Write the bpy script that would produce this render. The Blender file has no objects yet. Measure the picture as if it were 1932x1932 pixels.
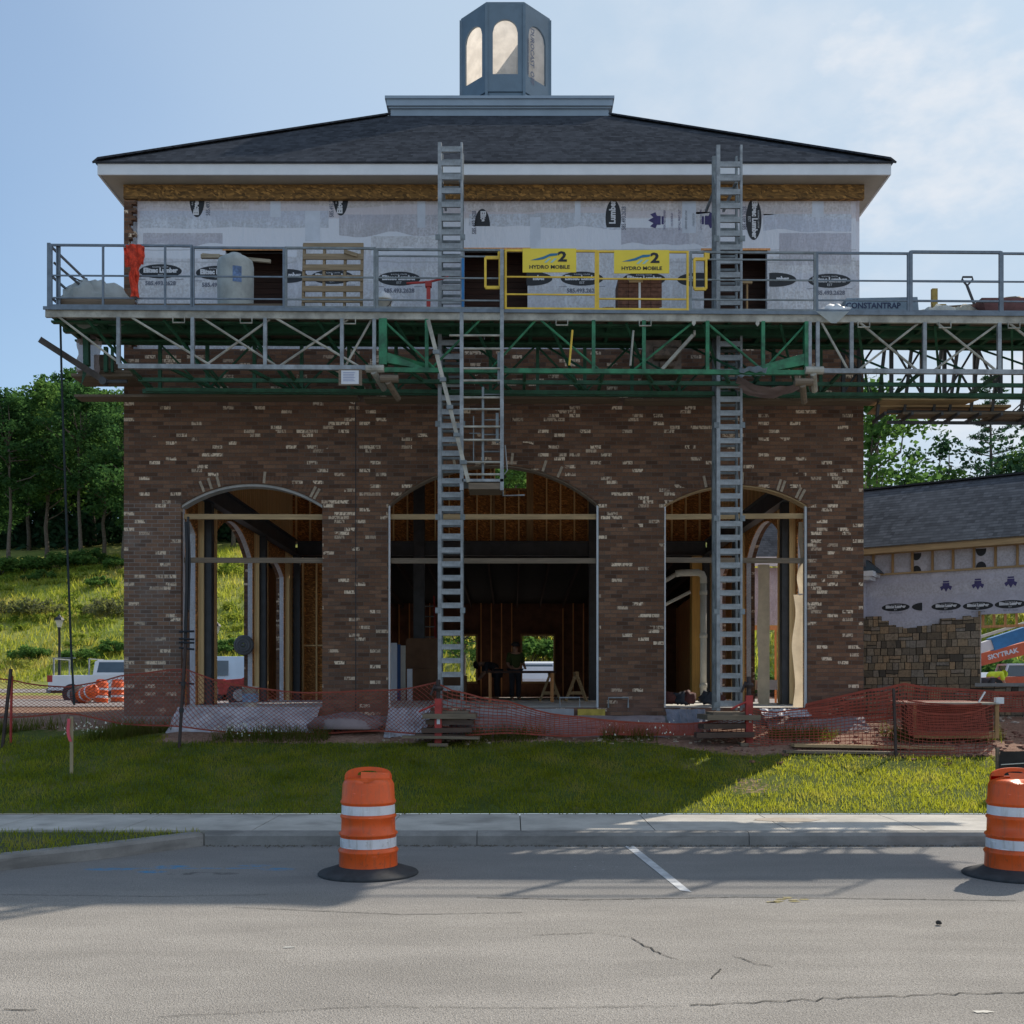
import bpy, bmesh, math, random
import numpy as np
from mathutils import Vector, Matrix, noise as mnoise
R = random.Random(7)
rad = math.radians
scene = bpy.context.scene
COL = scene.collection
EYE = 1.75
FOC, CX, CY = 2000.0, 966.0, 1300.0

def P(u, v, d):
    """a place in metres: u, v measured on the photograph, d the distance in front of the eye"""
    return Vector(((u-CX)*d/FOC, d, EYE+(CY-v)*d/FOC))
def X(u, d): return (u-CX)*d/FOC
def Z(v, d): return EYE+(CY-v)*d/FOC

# ------------------------------------------------------------------ meshes
class MB:
    def __init__(s): s.v=[]; s.f=[]; s.m=[]
    def add(s, vs, fs, m=0):
        o=len(s.v); s.v.extend([tuple(p) for p in vs])
        for f in fs: s.f.append(tuple(i+o for i in f)); s.m.append(m)
        return s
    def quad(s,a,b,c,d,m=0): return s.add([a,b,c,d],[(0,1,2,3)],m)
    def box(s,x0,y0,z0,x1,y1,z1,m=0):
        return s.add([(x0,y0,z0),(x1,y0,z0),(x1,y1,z0),(x0,y1,z0),(x0,y0,z1),(x1,y0,z1),(x1,y1,z1),(x0,y1,z1)],
            [(0,3,2,1),(4,5,6,7),(0,1,5,4),(1,2,6,5),(2,3,7,6),(3,0,4,7)],m)
    def bar(s,p,q,w,h,m=0,up=(0,0,1)):
        p=Vector(p);q=Vector(q);a=(q-p).normalized();u=Vector(up)
        if abs(a.dot(u))>.98: u=Vector((0,1,0))
        sd=a.cross(u).normalized()*w/2; u2=sd.cross(a).normalized()*h/2
        vs=[p-sd-u2,p+sd-u2,p+sd+u2,p-sd+u2,q-sd-u2,q+sd-u2,q+sd+u2,q-sd+u2]
        return s.add(vs,[(0,1,2,3),(7,6,5,4),(0,4,5,1),(1,5,6,2),(2,6,7,3),(3,7,4,0)],m)
    def tube(s,pts,r,n=8,m=0,caps=True):
        pts=[Vector(p) for p in pts]; rs=r if isinstance(r,(list,tuple)) else [r]*len(pts)
        rings=[];prev=None
        for i,p in enumerate(pts):
            a=(pts[min(i+1,len(pts)-1)]-pts[max(i-1,0)]).normalized()
            if prev is None:
                u=Vector((0,0,1)) if abs(a.z)<.9 else Vector((1,0,0))
                sd=a.cross(u).normalized()
            else:
                sd=(prev-a*prev.dot(a)).normalized()
            prev=sd; t=a.cross(sd)
            rings.append([p+(sd*math.cos(k*math.tau/n)+t*math.sin(k*math.tau/n))*rs[i] for k in range(n)])
        vs=[p for r_ in rings for p in r_]; fs=[]
        for i in range(len(rings)-1):
            for k in range(n):
                fs.append((i*n+k,i*n+(k+1)%n,(i+1)*n+(k+1)%n,(i+1)*n+k))
        if caps: fs.append(tuple(range(n))[::-1]); fs.append(tuple((len(rings)-1)*n+k for k in range(n)))
        return s.add(vs,fs,m)
    def lathe(s,prof,c=(0,0,0),n=24,m=0,caps=True):
        c=Vector(c); vs=[];fs=[]
        for r,z in prof:
            for k in range(n):
                a=k*math.tau/n; vs.append((c.x+r*math.cos(a),c.y+r*math.sin(a),c.z+z))
        for i in range(len(prof)-1):
            for k in range(n): fs.append((i*n+k,i*n+(k+1)%n,(i+1)*n+(k+1)%n,(i+1)*n+k))
        if caps:
            fs.append(tuple(range(n))[::-1]); fs.append(tuple((len(prof)-1)*n+k for k in range(n)))
        return s.add(vs,fs,m)
    def prism(s,poly,fn,t0,t1,m=0):
        """poly of 2d points, fn(a,b,t) -> 3d point"""
        n=len(poly)
        vs=[fn(a,b,t0) for a,b in poly]+[fn(a,b,t1) for a,b in poly]
        fs=[tuple(range(n))[::-1],tuple(range(n,2*n))]+[(i,(i+1)%n,n+(i+1)%n,n+i) for i in range(n)]
        return s.add(vs,fs,m)
    def build(s,name,mats,parent=None,smooth=False,loc=None,bevel=0,fix=False):
        me=bpy.data.meshes.new(name); me.from_pydata(s.v,[],s.f)
        if not isinstance(mats,(list,tuple)): mats=[mats]
        for m in mats: me.materials.append(m)
        me.polygons.foreach_set('material_index',s.m)
        if fix or bevel:
            bm=bmesh.new(); bm.from_mesh(me)
            bmesh.ops.recalc_face_normals(bm,faces=bm.faces)
            bm.to_mesh(me); bm.free()
        if smooth: me.polygons.foreach_set('use_smooth',[True]*len(me.polygons))
        me.update()
        o=bpy.data.objects.new(name,me); COL.objects.link(o)
        if parent is not None: o.parent=parent
        if loc is not None: o.location=loc
        if bevel:
            b=o.modifiers.new('bevel','BEVEL'); b.width=bevel; b.segments=2; b.limit_method='ANGLE'
        return o

def np_mesh(name,verts,faces,mat,parent=None,smooth=False,attr=None):
    me=bpy.data.meshes.new(name)
    verts=np.asarray(verts,dtype=np.float32); faces=np.asarray(faces,dtype=np.int32)
    nf,k=faces.shape
    me.vertices.add(len(verts)); me.vertices.foreach_set('co',verts.ravel())
    me.loops.add(nf*k); me.loops.foreach_set('vertex_index',faces.ravel())
    me.polygons.add(nf); me.polygons.foreach_set('loop_start',np.arange(0,nf*k,k,dtype=np.int32))
    me.update(calc_edges=True); me.validate()
    if smooth: me.polygons.foreach_set('use_smooth',np.ones(nf,dtype=bool))
    me.materials.append(mat)
    if attr is not None:
        for nm,vals in attr.items():
            a=me.attributes.new(nm,'FLOAT','POINT'); a.data.foreach_set('value',np.asarray(vals,dtype=np.float32))
    o=bpy.data.objects.new(name,me); COL.objects.link(o)
    if parent is not None: o.parent=parent
    return o

def tag(o,label=None,cat=None,group=None,kind=None):
    if label: o['label']=label
    if cat: o['category']=cat
    if group: o['group']=group
    if kind: o['kind']=kind
    return o
def thing(name,label,cat,loc=(0,0,0),rz=0,group=None):
    o=bpy.data.objects.new(name,None); COL.objects.link(o); o.empty_display_size=.2
    o.location=loc; o.rotation_euler=(0,0,rz)
    return tag(o,label,cat,group)
def copy_tree(o,parent=None):
    c=o.copy(); COL.objects.link(c)
    if parent is not None: c.parent=parent
    for ch in list(o.children): copy_tree(ch,c)
    return c
def struct(o): o['kind']='structure'; return o

def text_mesh(body,size,mat,name,parent,M4,bold=.0,align='CENTER',sx=1.0):
    cu=bpy.data.curves.new('txt','FONT'); cu.body=body; cu.size=size; cu.align_x=align; cu.align_y='CENTER'; cu.offset=bold
    cu.resolution_u=2
    to=bpy.data.objects.new('txt',cu); COL.objects.link(to)
    dg=bpy.context.evaluated_depsgraph_get(); me=bpy.data.meshes.new_from_object(to.evaluated_get(dg))
    bpy.data.objects.remove(to)
    me.transform(Matrix.Diagonal((sx,1,1,1))); me.transform(M4); me.name=name
    me.materials.clear(); me.materials.append(mat)
    o=bpy.data.objects.new(name,me); COL.objects.link(o); o.parent=parent
    return o
def front_m(x,y,z,rot=0,yaw=0):
    """matrix for a flat drawing facing the street"""
    return Matrix.Translation((x,y,z)) @ Matrix.Rotation(yaw,4,'Z') @ Matrix.Rotation(math.pi/2,4,'X') @ Matrix.Rotation(rot,4,'Z')

# ------------------------------------------------------------------ materials
class N:
    def __init__(s,nt,k): s.nt=nt; s.k=k
    def op(s,o,*a):
        n=s.nt.nodes.new('ShaderNodeMath'); n.operation=o
        for i,x in enumerate((s,)+a):
            if isinstance(x,N): s.nt.links.new(x.k,n.inputs[i])
            else: n.inputs[i].default_value=x
        return N(s.nt,n.outputs[0])
    def __add__(s,o): return s.op('ADD',o)
    def __sub__(s,o): return s.op('SUBTRACT',o)
    def __mul__(s,o): return s.op('MULTIPLY',o)
    def __truediv__(s,o): return s.op('DIVIDE',o)
    def gt(s,o): return s.op('GREATER_THAN',o)
    def lt(s,o): return s.op('LESS_THAN',o)
    def floor(s): return s.op('FLOOR')
    def fract(s): return s.op('FRACT')
    def mod(s,o): return s.op('FLOORED_MODULO',o)
    def abs(s): return s.op('ABSOLUTE')
    def mn(s,o): return s.op('MINIMUM',o)
    def mx(s,o): return s.op('MAXIMUM',o)
    def ss(s,a,b):
        n=s.nt.nodes.new('ShaderNodeMapRange'); n.interpolation_type='SMOOTHSTEP'
        s.nt.links.new(s.k,n.inputs[0]); n.inputs[1].default_value=a; n.inputs[2].default_value=b
        return N(s.nt,n.outputs[0])
    def rng(s,a,b,c,d):
        n=s.nt.nodes.new('ShaderNodeMapRange'); s.nt.links.new(s.k,n.inputs[0])
        for i,x in enumerate((a,b,c,d)): n.inputs[i+1].default_value=x
        return N(s.nt,n.outputs[0])
class Sh:
    def __init__(s,name):
        s.mat=bpy.data.materials.new(name); s.mat.use_nodes=True; s.nt=s.mat.node_tree
        s.bsdf=s.nt.nodes['Principled BSDF']; s.out=s.nt.nodes['Material Output']
    def n(s,t): return s.nt.nodes.new(t)
    def l(s,a,b): s.nt.links.new(a.k if isinstance(a,N) else a, b)
    def obj(s): return s.n('ShaderNodeTexCoord').outputs['Object']
    def pos(s): return s.n('ShaderNodeNewGeometry').outputs['Position']
    def nor(s): return s.n('ShaderNodeNewGeometry').outputs['True Normal']
    def xyz(s,v):
        n=s.n('ShaderNodeSeparateXYZ'); s.l(v,n.inputs[0]); return [N(s.nt,o) for o in n.outputs]
    def vec(s,x,y,z=0):
        n=s.n('ShaderNodeCombineXYZ')
        for i,a in enumerate((x,y,z)):
            if isinstance(a,N): s.l(a,n.inputs[i])
            else: n.inputs[i].default_value=a
        return n.outputs[0]
    def scl(s,v,sc):
        n=s.n('ShaderNodeMapping'); s.l(v,n.inputs[0]); n.inputs['Scale'].default_value=sc; return n.outputs[0]
    def noise(s,v,scale,detail=3,rough=.55):
        n=s.n('ShaderNodeTexNoise'); s.l(v,n.inputs['Vector']); n.inputs['Scale'].default_value=scale
        n.inputs['Detail'].default_value=detail; n.inputs['Roughness'].default_value=rough
        return N(s.nt,n.outputs[0])
    def voro(s,v,scale,out='Distance',feat='F1'):
        n=s.n('ShaderNodeTexVoronoi'); n.feature=feat; s.l(v,n.inputs['Vector']); n.inputs['Scale'].default_value=scale
        return n.outputs[out]
    def white(s,x,y):
        n=s.n('ShaderNodeTexWhiteNoise'); n.noise_dimensions='2D'; s.l(s.vec(x,y),n.inputs['Vector'])
        return N(s.nt,n.outputs['Value'])
    def mix(s,f,a,b):
        n=s.n('ShaderNodeMix'); n.data_type='RGBA'
        if isinstance(f,N): s.l(f,n.inputs[0])
        else: n.inputs[0].default_value=f
        for x,i in ((a,6),(b,7)):
            if isinstance(x,tuple): n.inputs[i].default_value=(*x,1) if len(x)==3 else x
            else: s.l(x,n.inputs[i])
        return n.outputs[2]
    def ramp(s,f,stops):
        n=s.n('ShaderNodeValToRGB'); s.l(f,n.inputs[0]); e=n.color_ramp.elements
        while len(e)<len(stops): e.new(.5)
        for i,(p,c) in enumerate(stops): e[i].position=p; e[i].color=(*c,1)
        return n.outputs[0]
    def bump(s,h,strength=.4,dist=.01):
        n=s.n('ShaderNodeBump'); n.inputs['Strength'].default_value=strength; n.inputs['Distance'].default_value=dist
        s.l(h,n.inputs['Height']); s.l(n.outputs[0],s.bsdf.inputs['Normal'])
    def done(s,col,rough=.8,metal=0,spec=None):
        if isinstance(col,tuple): s.bsdf.inputs['Base Color'].default_value=(*col,1)
        else: s.l(col,s.bsdf.inputs['Base Color'])
        if isinstance(rough,N): s.l(rough,s.bsdf.inputs['Roughness'])
        else: s.bsdf.inputs['Roughness'].default_value=rough
        s.bsdf.inputs['Metallic'].default_value=metal
        if spec is not None: s.bsdf.inputs['Specular IOR Level'].default_value=spec
        return s.mat
def dark(c,k): return tuple(x*k for x in c)
def paint(name,c,var=.25,scale=6,rough=.6,metal=0,dirt=None,bump=0,spec=None):
    s=Sh(name); o=s.obj(); n1=s.noise(o,scale,4,.6); n2=s.noise(o,scale*7,2,.6)
    col=s.mix(n1.ss(.3,.7),dark(c,1-var),dark(c,1+var*.6))
    col=s.mix(n2.ss(.55,.75)*.35,col,dark(c,1-var*1.4) if dirt is None else dirt)
    if bump: s.bump(n2,bump,.01)
    return s.done(col,rough,metal,spec)
def wood(name,c,var=.3,axis=0,rough=.8):
    s=Sh(name); o=s.obj(); sc=[14,14,14]; sc[axis]=1.2
    n1=s.noise(s.scl(o,sc),1.6,4,.65); n2=s.noise(o,1.3,2)
    r=N(s.nt,s.n('ShaderNodeObjectInfo').outputs['Random'])
    col=s.mix(n1.ss(.3,.75),dark(c,1-var),dark(c,1+var*.5))
    col=s.mix(n2.ss(.4,.8)*.4,col,dark(c,.6))
    col=s.mix(r*.35,col,dark(c,.65))
    s.bump(n1,.3,.005)
    return s.done(col,rough)

def brick_mat():
    s=Sh('brown_brick'); p=s.pos(); x,y,z=s.xyz(p); st=x+y
    h,w=.0677,.203
    rw=z/h; row=rw.floor(); cf=st/w+row.mod(2.0)*.5; colm=cf.floor()
    fx=cf.fract()*w; fz=rw.fract()*h
    mort=fx.lt(.0095).mx(fz.lt(.0095))
    wn=s.white(colm,row); wn2=s.white(colm+37.3,row+11.7)
    base=s.ramp(wn,[(0,(.088,.046,.030)),(.22,(.142,.073,.046)),(.55,(.185,.095,.058)),(.85,(.245,.132,.082)),(1,(.112,.070,.052))])
    grain=s.noise(p,55,3,.7); base=s.mix(grain.ss(.35,.7)*.38,base,(.055,.037,.029))
    # pale chipped faces that come in short runs
    run=s.white((cf*1.12).floor()+5.1,row+.5); patch=s.noise(s.vec(st,z),.75,3,.6)
    lightm=(run+patch.rng(.3,.7,-.055,.035)+s.white((cf/2.9).floor()+2.2,row)*.05).gt(.912)
    chip=s.noise(s.vec(st*1.0,z*.6),30,2,.6).ss(.36,.52)
    base=s.mix(lightm*chip*(wn2*.8+.45).mn(1.0),base,(.72,.57,.43))
    pier=x.lt(-5.72)*z.lt(5.0)*y.lt(18.5)
    haze=s.noise(s.vec(st,z),1.1,4,.65).ss(.45,.75)
    base=s.mix(haze*.30,base,(.09,.066,.056))
    base=s.mix(pier*(haze*.34+.10),base,(.26,.235,.225))
    mcol=s.mix(pier*.75+haze*.2,(.125,.098,.082),(.30,.275,.26))
    col=s.mix(mort,base,mcol)
    low=z.ss(2.2,1.3)*s.noise(p,3,4).ss(.3,.65); col=s.mix(low*.5,col,(.23,.13,.105))
    s.bump((mort*-1.0)+grain*.45+wn*.35,.9,.012)
    return s.done(col,.88,0,.2)
def shingle_mat(name,c,local=False,kz=1.6):
    s=Sh(name); p=s.obj() if local else s.pos(); x,y,z=s.xyz(p)
    if local: st=x
    else:
        nx,ny,nz=s.xyz(s.nor()); k=nx.abs().gt(ny.abs()); st=x*(k*-1.0+1.0)+y*k
    h=.142; rw=z*kz/h; row=rw.floor(); cf=st/.17+s.white(row,row+3.0)*3.0; fz=rw.fract()
    wn=s.white(cf.floor(),row); tab=s.white((cf*2.0).floor(),row+9.0)
    col=s.ramp(wn*.55+tab*.45,[(.1,dark(c,.66)),(.5,c),(.9,dark(c,1.38))])
    col=s.mix(fz.lt(.16)*.75,col,dark(c,.3))
    g=s.noise(p,90,2,.7); col=s.mix(g.ss(.4,.7)*.5,col,dark(c,.55))
    big=s.noise(p,.7,3); col=s.mix(big.ss(.4,.7)*.25,col,dark(c,1.5))
    s.bump(fz*.6+tab*.3,.9,.015)
    return s.done(col,.95,0,.0)
def osb_mat(name,c):
    s=Sh(name); o=s.obj(); p=s.pos(); n0=s.noise(p,2.2,2)
    x,y,z=s.xyz(p)
    v=s.vec(x*1.0+n0*.35+y*1.0,z*2.0+n0*.6+x*.6,y*.3)
    cell=s.n('ShaderNodeTexVoronoi'); s.l(v,cell.inputs['Vector']); cell.inputs['Scale'].default_value=19
    r=s.xyz(cell.outputs['Color'])[0]
    col=s.ramp(r,[(.0,dark(c,.35)),(.4,dark(c,.8)),(.75,c),(1,dark(c,1.9))])
    st=s.noise(s.vec(x*6.0+y*6.0,z*30.0),1.5,3); col=s.mix(st.ss(.45,.7)*.5,col,dark(c,.45))
    return s.done(col,.85)
def wrap_mat(name,c,rows=True):
    s=Sh(name); p=s.pos(); x,y,z=s.xyz(p); st=x+y
    n1=s.noise(s.vec(st*1.0,z*.35),2.2,4,.6); n2=s.noise(p,26,3,.65); n3=s.noise(s.vec(st*.15,z*1.2),1.6,3)
    col=s.mix(n1.ss(.3,.75),dark(c,.80),dark(c,1.10))
    col=s.mix(n2.ss(.42,.60)*.6,col,(c[0]*.66,c[1]*.62,c[2]*.60)); n4=s.noise(s.vec(st*2.2,z*.5),5,4,.7); col=s.mix(n4.ss(.52,.66)*.5,col,dark(c,1.22))
    col=s.mix(n3.ss(.45,.6)*.4,col,(c[0]*.80,c[1]*.80,c[2]*.90))
    if rows:
        seam=(z+n1*.06-9.4).abs().lt(.012).mx((z+s.noise(s.vec(st*.8,0.0),1.2,2)*.25-9.28).abs().lt(.014))
        band=(z+s.noise(s.vec(st*.4,3.0),.7,2)*.35-9.42).ss(-.02,.02)*(z-9.92).ss(.03,-.02)
        col=s.mix(band*.9,col,(c[0]*1.06,c[1]*1.08,c[2]*1.12)); col=s.mix((z-9.92).ss(-.02,.03)*.7,col,(c[0]*.9,c[1]*.80,c[2]*.80))
        col=s.mix(seam*.5,col,dark(c,.55))
    wr=s.noise(s.vec(st*3.0,z*.9),2.4,3); s.bump(wr+n4*.7,.8,.03)
    return s.done(col,.62)
def stone_mat():
    s=Sh('tan_fieldstone'); o=s.obj(); x,y,z=s.xyz(o)
    x=x+s.noise(o,3.5,2)*.05; z=z+s.noise(o,4.1,2)*.04
    h=.155; row=(z/h).floor(); w=s.white(row,row+2.0)*.10+.19; cf=x/w+s.white(row+4.0,row)*5.0
    colm=cf.floor(); wn=s.white(colm,row); sp=s.white(colm+.7,row+8.0)
    fx=cf.fract(); fz=(z/h).fract()
    half=(fx-.5).abs().lt(.035)*sp.gt(.62); half2=(fz-.5).abs().lt(.06)*sp.lt(.25)
    wn=(wn+fx.gt(.5)*sp.gt(.62)*.37+fz.gt(.5)*sp.lt(.25)*.31).fract()
    mort=fx.lt(.05).mx(fz.lt(.075)).mx(half).mx(half2)
    col=s.ramp(wn,[(0,(.09,.076,.064)),(.2,(.21,.16,.11)),(.42,(.35,.255,.165)),(.6,(.27,.235,.20)),(.8,(.40,.265,.155)),(1,(.19,.155,.12))])
    g=s.noise(o,24,4,.7); col=s.mix(g.ss(.4,.7)*.5,col,(.06,.05,.042))
    col=s.mix(mort,col,(.033,.028,.024)); s.bump(wn+g*.4+mort*-.6,.7,.02)
    return s.done(col,.9,0,.15)
def leaf_mat(name,cols,trans=.45,wide=True,big=None,tmix=.45,tcol=(.46,.52,.05),kd=1.0):
    s=Sh(name); g=N(s.nt,s.n('ShaderNodeNewGeometry').outputs['Random Per Island'])
    r=N(s.nt,s.n('ShaderNodeObjectInfo').outputs['Random'])
    n=s.noise(s.pos(),.35 if wide else 1.4,3)
    f=(g*.5+n.rng(.3,.7,0,1)*.35+r*.15)
    if big: f=g*.28+s.noise(s.pos(),big,4,.65).rng(.36,.64,0,1)*.74
    col=s.ramp(f,[(i/(len(cols)-1),c) for i,c in enumerate(cols)])
    d=s.n('ShaderNodeBsdfDiffuse'); t=s.n('ShaderNodeBsdfTranslucent'); m=s.n('ShaderNodeMixShader')
    s.l(s.mix(1-kd,col,(.01,.012,.004)),d.inputs[0]); s.l(s.mix(tmix,col,tcol),t.inputs[0]); m.inputs[0].default_value=trans
    s.l(d.outputs[0],m.inputs[1]); s.l(t.outputs[0],m.inputs[2]); s.l(m.outputs[0],s.out.inputs[0])
    return s.mat
def film_mat(name,c,tr=.5,alpha=0):
    s=Sh(name); o=s.obj(); n=s.noise(o,4,4,.6)
    col=s.mix(n.ss(.3,.7),dark(c,.8),c)
    d=s.n('ShaderNodeBsdfDiffuse'); t=s.n('ShaderNodeBsdfTranslucent'); m=s.n('ShaderNodeMixShader')
    s.l(col,d.inputs[0]); s.l(col,t.inputs[0]); m.inputs[0].default_value=tr
    s.l(d.outputs[0],m.inputs[1]); s.l(t.outputs[0],m.inputs[2])
    if alpha:
        tp=s.n('ShaderNodeBsdfTransparent'); m2=s.n('ShaderNodeMixShader'); m2.inputs[0].default_value=alpha
        s.l(m.outputs[0],m2.inputs[1]); s.l(tp.outputs[0],m2.inputs[2]); m=m2
    s.l(m.outputs[0],s.out.inputs[0]); return s.mat
def asphalt_mat():
    s=Sh('aged_asphalt'); p=s.pos(); x,y,z=s.xyz(p)
    a=s.noise(p,85,2,.85); b=s.noise(p,34,3,.75); big=s.noise(s.vec(x*.45,y*1.2),1.1,5,.68); st=s.noise(s.vec(x*.12,y*1.0),3.2,3)
    wn=N(s.nt,s.voro(p,120,'Distance'))
    col=s.mix(big.ss(.3,.72),(.28,.26,.24),(.385,.358,.33))
    col=s.mix(st.ss(.5,.72)*.42,col,(.27,.25,.228))
    col=s.mix(b.ss(.46,.62)*.5,col,(.22,.203,.185)); col=s.mix(a.ss(.54,.70)*.7,col,(.58,.54,.48)); col=s.mix(a.ss(.47,.32)*.9,col,(.10,.094,.088))
    bay_shade=y.ss(8.2,9.6); col=s.mix(bay_shade*.45,col,(.15,.16,.18))  # shade of the building deepened in the road colour itself, towards the kerb
    # blue utility paint sprayed near the kerb
    def dab(cx,cy,rx,ry):
        dx=(x-cx)/rx; dy=(y-cy)/ry; return (dx*dx+dy*dy).ss(1.0,.1)
    spots=dab(-3.9,10.3,.30,.10)
    for q in ((-3.35,10.45,.2,.1),(-3.45,10.15,.17,.09),(-2.55,10.5,.2,.08),(-2.28,10.3,.2,.1),(-3.1,10.35,.9,.035)): spots=spots.mx(dab(*q))
    col=s.mix(spots*s.noise(p,9,4,.7).ss(.36,.58)*.8,col,(.04,.26,.50))
    oil=dab(-3.0,10.05,.55,.10)*s.noise(p,5,3).ss(.45,.6); col=s.mix(oil*.6,col,(.06,.06,.06))
    s.bump(a+wn*.7,.8,.010)
    return s.done(col,.95,0,.08)
def grimy(name,c,rough,grime,amount):
    s=Sh(name); o=s.obj(); x,y,z=s.xyz(o)
    n1=s.noise(o,3,3); streak=s.noise(s.vec(x*9.0,y*9.0,z*1.3),2.0,4,.65); sp=s.noise(o,26,4,.7); sc=s.noise(s.vec(x*4.0,y*4.0,z*22.0),1.6,3,.6)
    col=s.mix(n1.ss(.3,.7),dark(c,.86),dark(c,1.08)); low=z.ss(.55,.0)
    col=s.mix((streak.ss(.48,.70)*amount*(low*.6+.5)).mn(.8),col,grime); col=s.mix((sp.ss(.56,.68)*.55*amount*(low*.8+.4)).mn(.8),col,dark(grime,.6))
    col=s.mix(sc.ss(.66,.72)*.5,col,tuple(min(1,v*1.2+.10) for v in c))
    s.bump(n1*.6+sp*.2,.25,.01)
    return s.done(col,n1.rng(.3,.7,rough-.06,rough+.18))
def concrete_mat(name,c,scale=3.0):
    s=Sh(name); p=s.pos(); n1=s.noise(p,scale,5,.62); n2=s.noise(p,60,3,.7); n3=s.noise(s.scl(p,(.6,.6,3)),2.3,3)
    col=s.mix(n1.ss(.3,.7),dark(c,.78),dark(c,1.1)); col=s.mix(n2.ss(.5,.7)*.4,col,dark(c,.62)); col=s.mix(n3.ss(.50,.72)*.6,col,dark(c,.45))
    s.bump(n2,.35,.006); return s.done(col,.92,0,.12)
def ground_mat():
    s=Sh('lawn_and_dirt'); p=s.pos(); x,y,z=s.xyz(p)
    at=s.n('ShaderNodeAttribute'); at.attribute_name='dirt'; dm=N(s.nt,at.outputs['Fac'])
    n1=s.noise(p,1.4,4,.6); n2=s.noise(p,14,4,.7); n3=s.noise(p,70,2,.7); far=s.noise(s.vec(x*.6,y*.25),.22,4,.6)
    gr=s.ramp(n1*.55+n2*.45,[(.3,(.04,.055,.012)),(.5,(.085,.115,.022)),(.62,(.15,.14,.045)),(.75,(.22,.18,.08))])
    hill=s.ramp(far*.7+n1*.3,[(.3,(.12,.17,.035)),(.45,(.22,.26,.06)),(.6,(.32,.30,.09)),(.72,(.36,.29,.13))])
    gr=s.mix(y.ss(30,60),gr,hill)
    dirt=s.ramp(n1*.4+n2*.6,[(.3,(.15,.078,.055)),(.48,(.28,.16,.115)),(.62,(.38,.245,.185)),(.75,(.48,.37,.30))])
    dirt=s.mix(n3.ss(.5,.68)*.5,dirt,(.1,.06,.045))
    f=(dm+n2.rng(.3,.7,-.25,.25)).ss(.35,.6)
    s.bump(n2+n3*.5,.8,.04); return s.done(s.mix(f,gr,dirt),.95,0,.15)
# ------------------------------------------------------------------ material set
BRICK=brick_mat(); SHINGLE=shingle_mat('dark_roof_shingle',(.060,.065,.077)); WSHINGLE=shingle_mat('grey_roof_shingle',(.078,.087,.104),True,1.8)
OSB=osb_mat('osb_frieze_board',(.24,.125,.035)); OSBIN=osb_mat('osb_inside',(.44,.19,.052))
WRAP=wrap_mat('white_house_wrap',(.63,.64,.69)); WRAP2=wrap_mat('wing_house_wrap',(.54,.53,.60),False)
STONE=stone_mat(); CONC=concrete_mat('raw_concrete',(.30,.285,.275)); SIDEW=concrete_mat('sidewalk_concrete',(.50,.475,.44),1.5); KERB=concrete_mat('kerb_concrete',(.27,.26,.25),2.5)
TRIM=paint('white_trim',(.68,.70,.74),.06,3,.5); SOFFIT=paint('soffit_cream',(.40,.38,.34),.08,3,.6)
TEAL=paint('slate_blue_trim',(.125,.18,.235),.1,3,.5); BAND=paint('pale_blue_trim',(.27,.34,.42),.08,2,.5)
FILM=film_mat('plastic_film',(.92,.84,.76),.62)
PINE=wood('pine_lumber',(.42,.255,.115),.3,2); PINEX=wood('pine_board',(.46,.32,.17),.3,0); GREYB=wood('weathered_board',(.21,.16,.115),.35,0)
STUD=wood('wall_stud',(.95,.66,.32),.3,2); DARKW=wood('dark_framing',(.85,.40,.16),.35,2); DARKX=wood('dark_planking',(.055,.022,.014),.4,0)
STEEL=paint('primed_steel',(.05,.054,.062),.25,4,.55,0); BLACK=paint('black_print',(.014,.016,.022),.15,9,.6); PRINTW=paint('white_print',(.62,.63,.68),.05,5,.6); PURPLE=paint('violet_print',(.05,.04,.15),.2,8,.6)
GREYPR=paint('grey_print',(.16,.17,.22),.2,8,.6)
GALV=paint('galvanised_steel',(.285,.305,.325),.34,5,.5,.3,(.15,.12,.10)); GALVD=paint('dull_galvanised',(.19,.215,.23),.25,9,.5,.3,(.1,.09,.08))
GREEN=paint('green_steel',(.022,.165,.075),.5,6,.5,0,(.03,.05,.03)); GREEND=paint('dark_green_steel',(.02,.095,.05),.35,6,.6,0,(.02,.02,.015))
CHORD=paint('worn_pale_steel',(.38,.365,.32),.38,4,.58,.1,(.17,.11,.06)); RAILB=paint('grey_blue_rail',(.15,.185,.23),.2,8,.5,.2)
YELLOW=paint('yellow_paint',(.72,.48,.045),.15,6,.5); ORANGE=grimy('drum_orange',(.76,.10,.008),.36,(.26,.085,.04),.75); ORANGED=paint('hi_vis_orange',(.60,.05,.02),.5,14,.85)
REDP=paint('red_paint',(.38,.035,.03),.3,7,.6,0,(.2,.06,.05)); RUBBER=paint('black_rubber',(.035,.037,.042),.3,9,.85,0,(.08,.075,.07)); REFL=grimy('reflective_white',(.70,.72,.78),.38,(.36,.33,.30),.8)
NETM=paint('orange_net',(.27,.045,.024),.2,5,.7); DARKPLY=paint('grey_plastic_tank',(.34,.37,.37),.2,4,.6)
TARP=paint('white_tarp',(.50,.49,.54),.35,2.5,.6,0,(.34,.31,.34)); SILT=paint('mauve_silt_cloth',(.23,.18,.19),.25,2,.85,0,(.13,.08,.07)); CLEAR=film_mat('milky_plastic',(.62,.66,.66),.4,.12)
GLASS=paint('dark_glass',(.06,.09,.12),.2,1,.08,0,None,0,.8); WHITEP=paint('white_car_paint',(.72,.74,.78),.05,1.5,.3); BLUEP=paint('blue_paint',(.03,.10,.30),.2,2,.4); TYRE=paint('tyre',(.02,.02,.022),.2,9,.9)
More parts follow.
